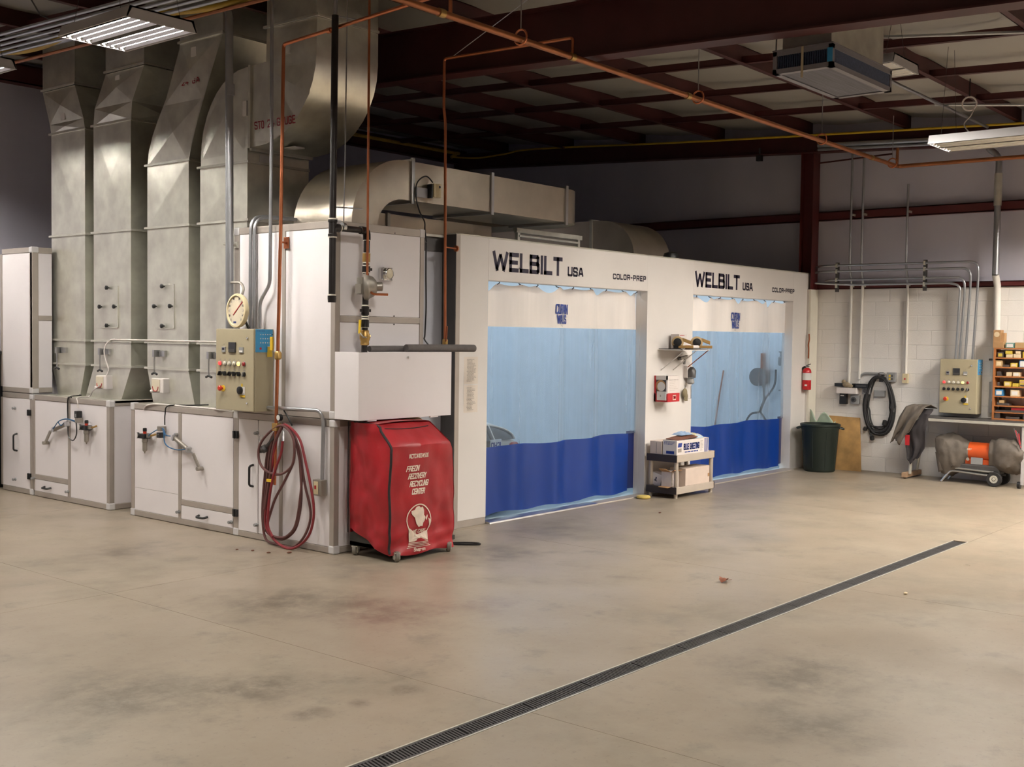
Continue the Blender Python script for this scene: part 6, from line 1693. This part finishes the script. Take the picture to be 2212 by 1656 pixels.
wallbox('junction_box', 'grey junction box seen through the loop of black cable', -.915, 1.135, .16, .09, .05, GREYP)
wallbox('outlet_box', 'grey double outlet box beside the black cable hook', -1.085, 1.375, .125, .135, .06, GREYP, lambda t: [box('receptacle', YELLOW if k % 2 else GREYD, t, WF-.064, WF-.06, -1.115+.035*(k % 2), -1.09+.035*(k % 2), 1.335+.045*(k//2), 1.365+.045*(k//2)) for k in range(4)])
wallbox('outlet_box', 'cream outlet box with small red switch at the end of white conduit', -1.285, 1.365, .08, .135, .05, CREAM, lambda t: box('red_switch', INKR, t, WF-.056, WF-.05, -1.295, -1.275, 1.345, 1.37))
tag(MB().tube(bend([(WF-.015, -.60, 1.33), (WF-.015, -.63, 1.40), (WF-.02, -.70, 1.42), (WF-.02, -.98, 1.415)], .05), .017, 8).build('conduit', GREYP, smooth=True), 'short grey curved conduit ending at the black cable hook', 'conduit')

# coil of heavy cable
co = thing('cable_coil', 'thick black power cable coiled on a hook on the block wall', 'cable', (9.5, -.9, .45))
MB().tube([(WF, -.925, 1.40), (WF-.10, -.925, 1.395), (WF-.11, -.925, 1.43)], .014, 8).box(WF-.012, WF, -.955, -.895, 1.30, 1.44).build('hook', GREYD, co)
for k in range(7):
    rr = random.Random(k)
    yo, zo = .215-.022*(k % 4)+rr.uniform(-.008, .008), rr.uniform(-.03, .03)
    zb_ = .535+.030*(k % 5)+rr.uniform(-.02, .02)
    top = 1.385-.012*(k % 3)
    pts = []
    for j in range(36):
        a = 2*PI*j/36
        s, c = sin(a), cos(a)
        zz = (zb_+top)/2+(top-zb_)/2*s
        w = yo*(abs(c)**.72)*(1 if c > 0 else -1)*(1.08-.24*max(0, s))
        pts.append((WF-.035-.014*(k % 3)-.01*sin(2*a+k), -.915+w+.012*sin(a*1.0+k)-.02*(s < -.2)*(k % 2), zz))
    MB().tube(pts, .0125, 8, closed=True).build('cable_turn', RUBBER, co, smooth=True)
MB().tube(spline([(WF-.06, -.80, .70), (WF-.06, -.79, .58), (WF-.06, -.83, .50)]), .0125, 8).lathe([(.016, 0), (.032, .01), (.032, .055), (.016, .07)], (WF-.06, -.83, .52), (0, -.1, -1), 12).build('plug', BLACK, co, smooth=True)
MB().lathe([(.016, 0), (.034, .01), (.034, .07), (.016, .08)], (WF-.07, -1.01, .68), (0, -.2, 1), 12).build('plug', BLACK, co, smooth=True)
MB().lathe([(.012, 0), (.03, .01), (.03, .05), (.016, .06)], (WF-.05, -.735, .64), (-.2, .5, -1), 12).build('plug', BLACK, co, smooth=True)

# conduits on the block wall
for k, (yt, yb, zb_, r, lab) in enumerate(((-.455, -.445, 1.27, .021, 'white painted conduit down to the tool shelf, first of the pair'), (-.63, -.60, 1.33, .021, 'white painted conduit down to the tool shelf, second of the pair'), (-1.285, -1.285, 1.435, .019, 'white painted conduit ending at the cream outlet box'))):
    t = thing('conduit', lab, 'conduit', (WF-.03, yb, zb_), 'painted conduits on the block wall')
    MB().tube([(WF-.045, yt, 2.70), (WF-.03, (yt+yb)/2, 2.58), (WF-.03, yb, zb_)], r, 10).build('painted_tube', CONDW, t, smooth=True)
    MB().tube([(9.48, yt, 4.75-.03*k), (9.48, yt, 2.95), (WF-.045, yt, 2.72)] if k < 2 else [(9.48, yt, 4.10), (9.48, yt, 2.95), (WF-.045, yt, 2.72)], r*.82, 10).build('bare_tube', COND, t, smooth=True)
    box('strap', GALVD, t, WF-.055, 9.59, yt-.035, yt-.02, 2.67, 2.70)
    box('strap', GALVD, t, 9.46, 9.575, yt-.03, yt-.018, 3.70, 3.73)
big2 = thing('conduit', 'thick conduit on the block wall ending in a grey disconnect box', 'conduit', (9.5, -2.53, 1.0))
MB().tube(bend([(9.44, -2.35, 4.62), (9.46, -2.36, 4.50), (9.46, -2.51, 4.38), (9.46, -2.51, 2.80)], .12), .043, 12).build('bare_tube', COND, big2, smooth=True)
MB().tube([(9.46, -2.51, 2.80), (WF-.06, -2.515, 2.66), (WF-.055, -2.53, 1.42)], .046, 12).build('painted_tube', CONDW, big2, smooth=True)
MB().tube([(9.46, -2.51, 4.15), (9.46, -2.51, 3.72)], .052, 12).build('coupling', GALVD, big2, smooth=True)
box('disconnect_box', GREYP, big2, 9.49, WF, -2.60, -2.46, .94, 1.36, .006); MB().box(9.47, 9.49, -2.56, -2.50, 1.10, 1.38).build('box_cover', STEEL, big2); MB().tube([(WF-.07, -2.44, 1.66), (WF-.07, -2.60, 1.66)], .014, 6).build('strap', GREYD, big2)
# conduit run over the girt to the control cabinet
for k, (zr, yd, y0) in enumerate(((2.985, -2.29, .02), (2.90, -2.19, .05), (2.775, -2.115, -.13), (2.66, -2.055, -.40))):
    if k < 3: pts = [(9.52, y0+.06, zr-.01), (9.44, y0-.06, zr), (9.44, yd, zr), (9.45, yd-.0, zr-.25), (9.47, yd+.05+.0, 1.659)]
    else: pts = [(9.44, .06, 2.735), (9.44, -.5, 2.70), (9.44, yd+.13, 2.70), (9.45, yd, 2.66), (9.47, yd+.04, 1.659)]
    cond(('topmost', 'second', 'third', 'lowest')[k]+' thin conduit of the four curving down to the wall control cabinet', pts, .0165, .22, group='conduits feeding the wall control cabinet')
for y, lab in ((-.27, 'grey strut channel carrying the conduits nearest the booth end'), (-1.56, 'grey strut channel carrying the conduits nearest the wall cabinet')):
    t = thing('strut_channel', lab, 'bracket', (9.46, y, 2.6), 'strut brackets over the girt')
    MB().box(9.462, 9.485, y-.026, y+.026, 2.60, 3.03).build('channel', GREYD, t)
    for z in (2.985, 2.90, 2.775, 2.69): box('pipe_strap', GALVD, t, 9.42, 9.462, y-.012, y+.012, z-.03, z+.03)

# ================================================================== BENCH, BIN SHELF, HEATER
tb = thing('steel_bench', 'narrow steel bench along the block wall carrying the bolt bin shelf', 'bench', (9.3, -2.4, 0))
box('bench_top', GREYD, tb, 9.06, 9.58, -3.6, -1.575, .842, .862)
box('top_edge', GALVD, tb, 9.05, 9.06, -3.6, -1.575, .815, .852)
for x in (9.10, 9.52): MB().tube([(x, -1.56 if x < 9.3 else -1.50, .07), (x, -1.60, .80)], .022, 8).build('leg', GALVD, tb, smooth=True)
box('foot_beam', WOOD, tb, 9.02, 9.59, -1.545, -1.475, .02, .085, .004); MB().lathe([(.022, -.02), (.03, 0), (.03, .02), (.022, .03)], (9.08, -1.51, .03), (0, 1, 0), 12).build('caster', GALVD, tb)
MB().box(9.07, 9.12, -3.06, -3.02, .05, .80).build('leg', FIXW, tb); MB().lathe([(.02, -.02), (.045, -.018), (.045, .018), (.02, .02)], (9.09, -3.0, .046), (0, 1, 0), 14).build('caster', BLACK, tb, smooth=True); MB().lathe([(.02, -.02), (.045, -.018), (.045, .018), (.02, .02)], (9.52, -3.0, .046), (0, 1, 0), 14).build('caster', BLACK, tb, smooth=True)
MB().box(9.5, 9.55, -3.06, -3.02, .05, .80).build('leg', FIXW, tb)
# coats hung over the bench end
def coat(lab, mat, profile, seed, lining=None, nm='work_coat'):
    """draped cloth: profile = rows (z, y0, y1, x)"""
    t = thing(nm, lab, 'coat', (9.1, -1.6, profile[-1][0]))
    def fn(u, v):
        k = v*(len(profile)-1)
        i = min(len(profile)-2, int(k)); f = k-i
        a, b = profile[i], profile[i+1]
        z = a[0]+(b[0]-a[0])*f; y0 = a[1]+(b[1]-a[1])*f; y1 = a[2]+(b[2]-a[2])*f; x = a[3]+(b[3]-a[3])*f
        w = .018*sin(u*11+seed+3*v)*min(1, .25+v)+.04*noise.noise(Vector((u*4, v*4, seed)))
        zz = z - (.05*noise.noise(Vector((u*6, seed, 0)))+.03*sin(u*9+seed))*(v > .85)
        return (x+w, y0+(y1-y0)*u, zz)
    MB().grid(26, 26, fn).build('shell', mat, t, smooth=True, solid=.008, fix=False)
    return t
c_ = coat('charcoal coat hanging lowest at the end of steel bench', TARPD, [(.97, -1.60, -1.84, 9.16), (.90, -1.58, -1.83, 9.06), (.70, -1.50, -1.79, 9.03), (.45, -1.52, -1.78, 9.04), (.30, -1.54, -1.70, 9.05), (.25, -1.56, -1.60, 9.05)], 3)
MB().grid(6, 8, lambda u, v: (8.99, -1.525-.06*u, .47+.14*v)).build('red_lining', REDBOX, c_, solid=.004)
coat('grey brown coat draped highest over the end of steel bench', TARP, [(.98, -1.66, -1.86, 9.25), (1.035, -1.60, -1.83, 9.08), (1.0, -1.52, -1.78, 8.99), (.85, -1.45, -1.70, 8.96), (.68, -1.40, -1.60, 8.95), (.52, -1.34, -1.50, 8.95)], 8)

# orange-brown bin shelf
bs = thing('bin_shelf', 'orange brown open shelf full of small parts boxes on the steel bench', 'shelf', (9.48, -2.9, .862))
BX0, BX1, BY0, BY1 = 9.37, 9.585, -3.5, -2.545
box('side', OAK, bs, BX0, BX1, BY1-.025, BY1, .863, 1.86); box('side', OAK, bs, BX0, BX1, BY0, BY0+.025, .863, 1.86)
levels = [.863, 1.04, 1.165, 1.295, 1.43, 1.553, 1.677, 1.805]
for z in levels: box('shelf_board', OAK, bs, BX0, BX1, BY0+.025, BY1-.025, z, z+.016)
box('shelf_board', OAK, bs, BX0, BX1, BY0, BY1, 1.845, 1.86) if False else None
# parts boxes: (distance from the left side, width, height, material, extra height)
def pbox(lv, d, w, h, mat, lab, face=None, dz=0.0, dep=.12):
    y1 = BY1-.025-d
    z = levels[lv]+.016+dz
    t = thing('parts_box', lab, 'box', (BX0+.06, y1-w/2, z), 'small parts boxes on the bin shelf')
    box('carton', mat, t, BX0+.012, BX0+.012+dep, y1-w, y1, z+.0005, z+h, .003)
    if face: box('label', face, t, BX0+.0105, BX0+.012, y1-w*.85, y1-w*.15, z+h*.2, z+h*.8)
    return t
PB = [
 (7, .12, .11, .07, PARTGR, 'green box with white label on the top shelf', PAPERW), (7, .24, .16, .075, PARTTAN, 'brown box in the middle of the top shelf', None), (7, .43, .085, .05, PARTPALE, 'pale low box under the yellow ones on the top shelf', None),
 (7, .52, .12, .055, PARTTAN, 'tan box with dark hole low on the top shelf', PARTDK), (6, .02, .075, .07, PARTDK, 'dark box with yellow mark at the start of the second shelf', PARTYEL), (6, .13, .085, .045, PARTPALE, 'pale box beneath a yellow one on the second shelf', None),
 (6, .225, .09, .05, PARTPALE, 'pale wider box low on the second shelf', None), (6, .34, .05, .08, PARTYEL, 'upright yellow box on the second shelf', None), (6, .43, .085, .035, PARTDK, 'dark flat box low on the second shelf', PAPERW),
 (5, .0, .085, .085, PARTTAN, 'brown box with torn top at the start of the third shelf', PARTPALE), (5, .10, .075, .03, PARTDK, 'low dark box on the third shelf', None), (5, .19, .085, .055, PARTYEL, 'yellow box with pale label on the third shelf', PARTPALE),
 (5, .30, .24, .09, PARTBL, 'wide blue case with two white doors on the third shelf', None), (4, .02, .05, .06, PARTDK, 'dark box at the start of the fourth shelf', None), (4, .14, .065, .055, PARTPALE, 'pale rounded box on the fourth shelf, nearer the side', None),
 (4, .225, .085, .055, PARTPALE, 'pale rounded box on the fourth shelf, farther along', PAPERW), (3, .115, .085, .065, PARTYEL, 'yellow box standing first on the fifth shelf', PARTPALE), (3, .225, .075, .045, PARTYEL, 'small yellow box standing second on the fifth shelf', None),
 (3, .31, .075, .04, PARTYEL, 'low yellow box under another on the fifth shelf', PARTDK), (3, .395, .085, .035, PARTTAN, 'flat tan box on the fifth shelf', None), (3, .51, .075, .07, PARTYEL, 'last yellow box in view on the fifth shelf', PARTPALE),
 (2, .005, .10, .085, PARTBL, 'blue box with white label on the sixth shelf', PAPERW), (2, .20, .11, .085, PARTPALE, 'whitish square box on the sixth shelf', PAPERW), (1, .04, .15, .028, PARTDK, 'flat dark tray on the seventh shelf', None),
 (0, .005, .07, .10, PARTDK, 'dark upright tin at the start of the lowest shelf', None), (0, .15, .17, .03, PARTDK, 'flat dark tray on the lowest shelf', None), (0, .37, .18, .09, PARTDK, 'large dark bin at the end of the lowest shelf', None)]
for lv, d, w, h, m, lab, face in PB: pbox(lv, d, w, h, m, lab, face)
pbox(7, .44, .075, .04, PARTYEL, 'smaller yellow box on top of the pale one, top shelf', None, .052); pbox(7, .52, .10, .045, PARTYEL, 'wider yellow box on top of the tan one, top shelf', None, .057)
pbox(6, .12, .085, .045, PARTYEL, 'yellow box on top of a pale one, second shelf', None, .047); pbox(6, .25, .06, .04, PARTPALE, 'smallest pale box on top of another, second shelf', None, .052); pbox(6, .42, .09, .04, PARTTAN, 'tan box on top of the dark flat one, second shelf', None, .037); pbox(6, .54, .06, .075, PARTYEL, 'yellow box cut by the picture edge on the second shelf', None)
pbox(3, .31, .08, .05, PARTYEL, 'yellow box on top of a low one, fifth shelf', PARTTAN, .042); pbox(1, .06, .06, .04, PARTTAN, 'brown lump of parts on the flat dark tray, seventh shelf', None, .03)
w2 = bpy.data.objects
for o_ in [o for o in list(w2) if o.get('label') == 'wide blue case with two white doors on the third shelf']:
    y1 = BY1-.025-.30; z = levels[5]+.016
    box('case_door', PAPERW, o_, BX0+.010, BX0+.012, y1-.115, y1-.012, z+.008, z+.082); box('case_door', PAPERW, o_, BX0+.010, BX0+.012, y1-.225, y1-.125, z+.008, z+.082)
t = thing('tool_tray', 'dark green tray and red toolbox at the eighth bin shelf level', 'tray', (9.43, -2.8, .98))
t['label'] = 'red lidded case with dark tray on the shelf second from bottom'
# the case sits on an extra board
box('shelf_board', OAK, bs, BX0, BX1, BY0+.025, BY1-.025, .955, .968)
ORG[t.name] = Vector((9.43, -2.8, .969)); t.location = (9.43, -2.8, .969)
box('tray', PARTDK, t, BX0+.01, BX0+.14, -2.99, -2.59, .969, .992); box('red_case', REDBOX, t, BX0+.02, BX0+.13, -2.985, -2.785, .993, 1.03); box('case_bottom', PARTDK, t, BX0+.018, BX0+.132, -2.988, -2.782, .9925, 1.0)
t = thing('stacked_cartons', 'stack of brown cartons with round label on the bin shelf corner', 'box', (9.43, -2.6, 1.822))
box('carton', KRAFT, t, BX0-.005, BX0+.13, -2.665, -2.535, 1.822, 1.90); t2 = t
t = thing('cardboard_box', 'brown carton with round pale label topmost on the bin shelf corner', 'box', (9.43, -2.6, 1.90))
box('carton', KRAFT, t, BX0-.002, BX0+.12, -2.63, -2.535, 1.9005, 2.06); MB().cyl((BX0-.002, -2.58, 2.0), (BX0-.004, -2.58, 2.0), .035, 14).build('round_label', PARTPALE, t); box('carton_flap', KRAFT, t, BX0+.02, BX0+.12, -2.67, -2.632, 1.9005, 2.02)
t2['label'] = 'lower brown carton under the round labelled one on bin shelf corner'; t2.name = 'cardboard_box.030'; ORG[t2.name] = Vector((9.43, -2.6, 1.822))

# torpedo heater
ht = thing('torpedo_heater', 'orange barrel heater on wheels with both ends wrapped in grey cloth', 'heater', (9.2, -2.5, 0))
HX, HZ = 9.22, .43
MB().lathe([(.115, 0), (.125, .01), (.125, .78), (.115, .79)], (HX, -2.12, HZ), (0, -1, 0), 24).build('barrel', ORANGE, ht, smooth=True)
box('base_housing', ORANGE, ht, HX-.10, HX+.10, -2.80, -2.30, .27, .335); box('fuel_tank', GREYD, ht, HX-.13, HX+.13, -2.75, -2.05, .15, .27, .02)
box('side_cover', GREYP, ht, HX-.128, HX-.115, -2.53, -2.38, .27, .36); MB().cyl((HX-.13, -2.345, .335), (HX-.15, -2.345, .335), .022, 12).build('cap', CHROME, ht, smooth=True)
lettering('HEAT', (HX-.1265, -2.30, .455), (0, -1, 0), (.1, 0, 1), .03, INKW, ht, fit=.09, t=.2) if False else printlines((HX-.1262, -2.30, .45), (0, -1, 0), ZP, .10, .03, 2, INKW, ht, seed=5, fill=.5)
for dx in (-.14, .14):
    MB().tube(bend([(HX+dx, -2.0, .012), (HX+dx, -2.12, .165), (HX+dx, -2.75, .13)], .05), .014, 8).build('frame_tube', STEEL, ht, smooth=True)
    MB().tube(bend([(HX+dx, -2.10, .25), (HX+dx, -2.16, .205), (HX+dx, -2.68, .185)], .04), .013, 8).build('frame_tube', STEEL, ht, smooth=True)
    w_ = MB().lathe([(.05, -.025), (.09, -.028), (.098, -.015), (.098, .015), (.09, .028), (.05, .025)], (HX+dx*1.25, -2.70, .0985), (1, 0, 0), 24).build('wheel', RUBBER, ht, smooth=True)
    MB().lathe([(.055, -.02), (.05, -.029), (.02, -.024), (.015, -.036)] if dx < 0 else [(.055, .02), (.05, .029)], (HX+dx*1.25, -2.70, .0985), (1, 0, 0), 18).build('hub', GALVD, w_, smooth=True)
MB().cyl((HX-.18, -2.70, .0985), (HX+.18, -2.70, .0985), .01, 8).build('axle', GREYD, ht)
def wrap(y0, y1, mat, skew, seed):
    def fn(u, v):
        a = 2*PI*u
        r = .165+.06*sin(PI*min(1, v*1.15))**.6 + .045*noise.noise(Vector((cos(a)*1.7, sin(a)*1.7, v*2.5+seed)))+.022*noise.noise(Vector((cos(a)*4, sin(a)*4, v*7+seed)))
        r *= (.80+.2*min(1, (1-v)*3.2)) if skew > 0 else 1
        y = y0+(y1-y0)*v
        zz = HZ-.01+r*1.0*sin(a)*(1.12 if sin(a) < 0 else 1.0)
        if sin(a) < -.2: zz -= skew*.09*(1-v)
        return (HX-.02+r*.86*cos(a), y+.04*skew*sin(a)*(1-v), zz)
    return MB().grid(32, 22, fn).build('cloth_wrap', mat, ht, smooth=True, solid=.008, fix=False)
wrap(-1.93, -2.335, TARP, 1.0, 2); wrap(-3.05, -2.61, TARP, -.2, 6)
MB().ball((HX-.02, -2.02, HZ-.01), .195, 16, 10, (.85, .5, 1.0)).build('wrapped_end', TARP, ht, smooth=True); MB().ball((HX-.02, -2.98, HZ-.01), .19, 16, 10, (.85, .55, 1.0)).build('wrapped_end', TARP, ht, smooth=True)
MB().grid(14, 10, lambda u, v: (HX-.16-.02*sin(9*u), -1.92-.22*u-.05*v, .40-.27*v*(1-.4*u))).build('cloth_tail', TARP, ht, smooth=True, solid=.008)
t = thing('rag_tools', 'bundle of red and grey rods hanging at the bench edge by picture border', 'tools', (9.03, -3.0, .5))
for k in range(4): MB().tube([(9.03, -2.93-.02*k, .78-.02*k), (9.02, -3.03+.005*k, .52+.02*k)], .009, 6).build('rod', INKR if k % 2 else GREYD, t)

# ================================================================== LEFT EDGE
bk = thing('tool_cabinet', 'black cabinet edge at the left picture border below the red object', 'cabinet', (-.1, 6.4, 0))
box('cabinet_body', BLACK, bk, -.42, .25, 6.02, 6.75, 0.02, 1.60, .01); box('plinth', GREYD, bk, -.40, .24, 6.04, 6.7, 0, .02)
box('worktop', BLACK, bk, -.46, .25, 5.86, 6.78, 1.60, 1.635)
rl = thing('red_grinder', 'round red object with black looped cord on the black cabinet', 'tool', (-.3, 6.0, 1.635))
MB().ball((-.30, 6.06, 1.735), .10, 18, 12).build('round_body', REDPL, rl, smooth=True); MB().lathe([(.05, 0), (.055, .02), (.04, .04)], (-.30, 6.03, 1.82), (0, -.2, 1), 14).build('neck', REDPL, rl, smooth=True)
MB().tube(spline([(-.30, 6.02, 1.86), (-.31, 5.99, 1.95), (-.31, 5.98, 2.03), (-.31, 6.02, 2.05), (-.31, 6.03, 1.98), (-.31, 6.02, 1.88)]), .014, 8).tube(spline([(-.31, 6.0, 1.87), (-.31, 5.965, 1.96), (-.31, 5.985, 2.02)]), .012, 6).build('cord', BLACK, rl, smooth=True)

# ================================================================== CEILING SERVICES
for k in range(5):
    x, z = -1.02+.085*k, 4.86-.012*k
    cond(('first', 'second', 'third', 'fourth', 'fifth')[k]+' steel conduit of the ceiling bundle, counted from above the light fixture', [(x, -5, z-.30), (x, 7.3, z+.02)], .017, group='ceiling conduit bundle')
tag(MB().tube([(-1.15, 2.95, 4.97), (-1.05, 2.95, 4.83), (-.62, 2.95, 4.77)], .008, 6).build('conduit_hanger', GREYD), 'dark rod hanger under the conduit bundle', 'hanger')
pipe('copper_pipe', COPPERD, 'copper pipe running level behind the duct tops near the ceiling', 'pipe', [(-.28, -2, 4.70), (-.28, 7.2, 4.86)], .018)
tag(MB().tube(spline([(-.35, 6.6, 4.96), (-.37, 5.2, 4.93), (-.37, 4.6, 4.875), (-.38, 4.0, 4.865), (-.38, 3.4, 4.95), (-.36, 2.9, 5.0), (-.35, 2.2, 4.88), (-.32, 1.6, 4.81), (-.26, 1.1, 4.80), (-.2, .6, 4.83), (-.1, .1, 5.0)], 8), .032, 10).build('yellow_hose', YELLOWD, smooth=True), 'thick yellow hose sagging along the ceiling above the ducts', 'hose')
tag(MB().tube(spline([(2.6, 7.15, 5.21), (6.0, 7.15, 5.245), (9.0, 7.15, 5.26), (9.2, 7.1, 5.25), (9.05, 7.08, 5.16)], 8), .03, 8).build('gas_line', YELLOWD, smooth=True), 'yellow gas pipe along the eave of the dark far wall', 'pipe')
tag(MB().tube(spline([(9.05, 7.05, 5.16), (9.25, 6.6, 5.13), (9.28, 6.0, 5.15), (9.28, 5.2, 5.17), (9.28, 2, 4.985), (9.28, -3, 4.745), (9.28, -9, 4.47)], 6), .016, 8).build('gas_line', YELLOW, smooth=True), 'thin yellow gas pipe along the top of the end wall', 'pipe')
for k, (z, r) in enumerate(((4.66, .035), (4.60, .022))):
    cond(('upper thick', 'lower thin')[k]+' grey conduit along the end rafter above the block wall', [(9.30, .0, z+.075), (9.30, -9, z-.36)], r)
cond('grey conduit running below the roof toward the end wall past air cleaner', [(4.2, -2.47, 4.735), (9.2, -2.43, 4.735)], .02)
cond('grey conduit crossing under the purlins beyond the air cleaner', [(3.8, -2.5, 4.80), (4.0, -2.9, 4.76), (5.0, -6.2, 4.58)], .016)
cond('grey conduit crossing near the cable ring above the low fixture', [(7.6, -2.3, 4.78), (8.0, -3.2, 4.74), (9.0, -6, 4.6)], .016)
t = thing('cable_ring', 'coiled pale cable hanging above the low light fixture', 'cable', (7.1, -3.0, 4.3))
cr = Vector((6.6, -3.05, 4.545))
MB().tube(arc(cr, .075, 0, 2*PI, 18, (.35, -.93, 0), (0, 0, 1)), .010, 6).build('ring', CARD, t, smooth=True)
MB().tube(spline([cr+Vector((0, -.05, -.06)), (6.2, -3.2, 4.33), (5.4, -3.4, 4.1), (5.05, -3.6, 3.92)]), .006, 6).build('tail', CARD, t, smooth=True); MB().tube([cr+Vector((0, 0, .07)), (6.6, -3.05, 4.82)], .008, 5).build('tie', BLACK, t)
t = thing('beam_sensor', 'small dark sensor hanging from the end rafter', 'sensor', (9.38, .98, 4.64))
MB().box(9.33, 9.40, .94, 1.02, 4.60, 4.69).build('sensor_body', BLACK, t); box('arm', GREYD, t, 9.36, 9.38, .97, .99, 4.69, 4.80)

# ceiling-hung air cleaner
ac = thing('air_cleaner', 'grey box shaped air cleaner with blue grilles hung from the ceiling', 'air cleaner', (2.65, -3.24, 4.05))
ax0, ax1, ay0, ay1, az0, az1 = 2.04, 3.24, -3.50, -2.985, 4.05, 4.225
box('core', GREYD, ac, ax0+.03, ax1-.03, ay0+.03, ay1-.03, az0+.02, az1)
for z0, z1 in ((az0, az0+.035), (az1-.035, az1)):
    box('frame_rail', UNITG, ac, ax0, ax0+.03, ay0, ay1, z0, z1); box('frame_rail', UNITG, ac, ax0, ax1, ay0, ay0+.03, z0, z1); box('frame_rail', UNITG, ac, ax0, ax1, ay1-.03, ay1, z0, z1); box('frame_rail', UNITG, ac, ax1-.03, ax1, ay0, ay1, z0, z1)
for x, y in ((ax0, ay0), (ax0, ay1-.035), (ax1-.035, ay0), (ax1-.035, ay1-.035)): box('corner_post', UNITG, ac, x, x+.035, y, y+.035, az0, az1)
box('top_skin', UNITG, ac, ax0-.004, ax1+.004, ay0-.004, ay1+.004, az1, az1+.012)
box('side_filter', FILTBL, ac, ax0+.04, ax1-.04, ay0+.006, ay0+.03, az0+.035, az1-.035)
box('front_filter', FILTBL, ac, ax0+.02, ax0+.03, ay0+.035, ay1-.035, az0+.035, az1-.035)
for k in range(22):
    y = ay0+.05+k*.0195
    box('louver_blade', FILTBL, ac, ax0+.004, ax0+.02, y, y+.005, az0+.036, az1-.036)
box('bottom_filter', FILTG, ac, ax0+.06, ax1-.06, ay0+.05, ay1-.05, az0+.004, az0+.02)
MB().box(ax0, ax1, ay0, ay0+.05, az0-.004, az0+.001).box(ax0, ax1, ay1-.05, ay1, az0-.004, az0+.001).box(ax0, ax0+.06, ay0, ay1, az0-.004, az0+.001).box(ax1-.06, ax1, ay0, ay1, az0-.004, az0+.001).build('bottom_frame', UNITG, ac)
box('blue_tape', BLUELAB, ac, ax0-.002, ax0, ay0, ay0+.045, az0+.035, az1-.03)
box('tape_strip', TAPE, ac, ax0-.006, ax0-.003, -3.255, -3.235, az0-.06, az1+.01)
duct_x = MB().box(2.12, 3.16, -3.45, -3.03, az1+.012, 4.86).build('riser_duct', GALV, ac)
for x, y in ((2.06, -3.0), (3.2, -3.0)): MB().tube([(x, y, az1), (x, y-.02, 4.80)], .006, 5).build('hanger_rod', STEEL, ac)
box('drain_tag', PAPERW, ac, 2.115, 2.119, -3.44, -3.42, 4.36, 4.40)
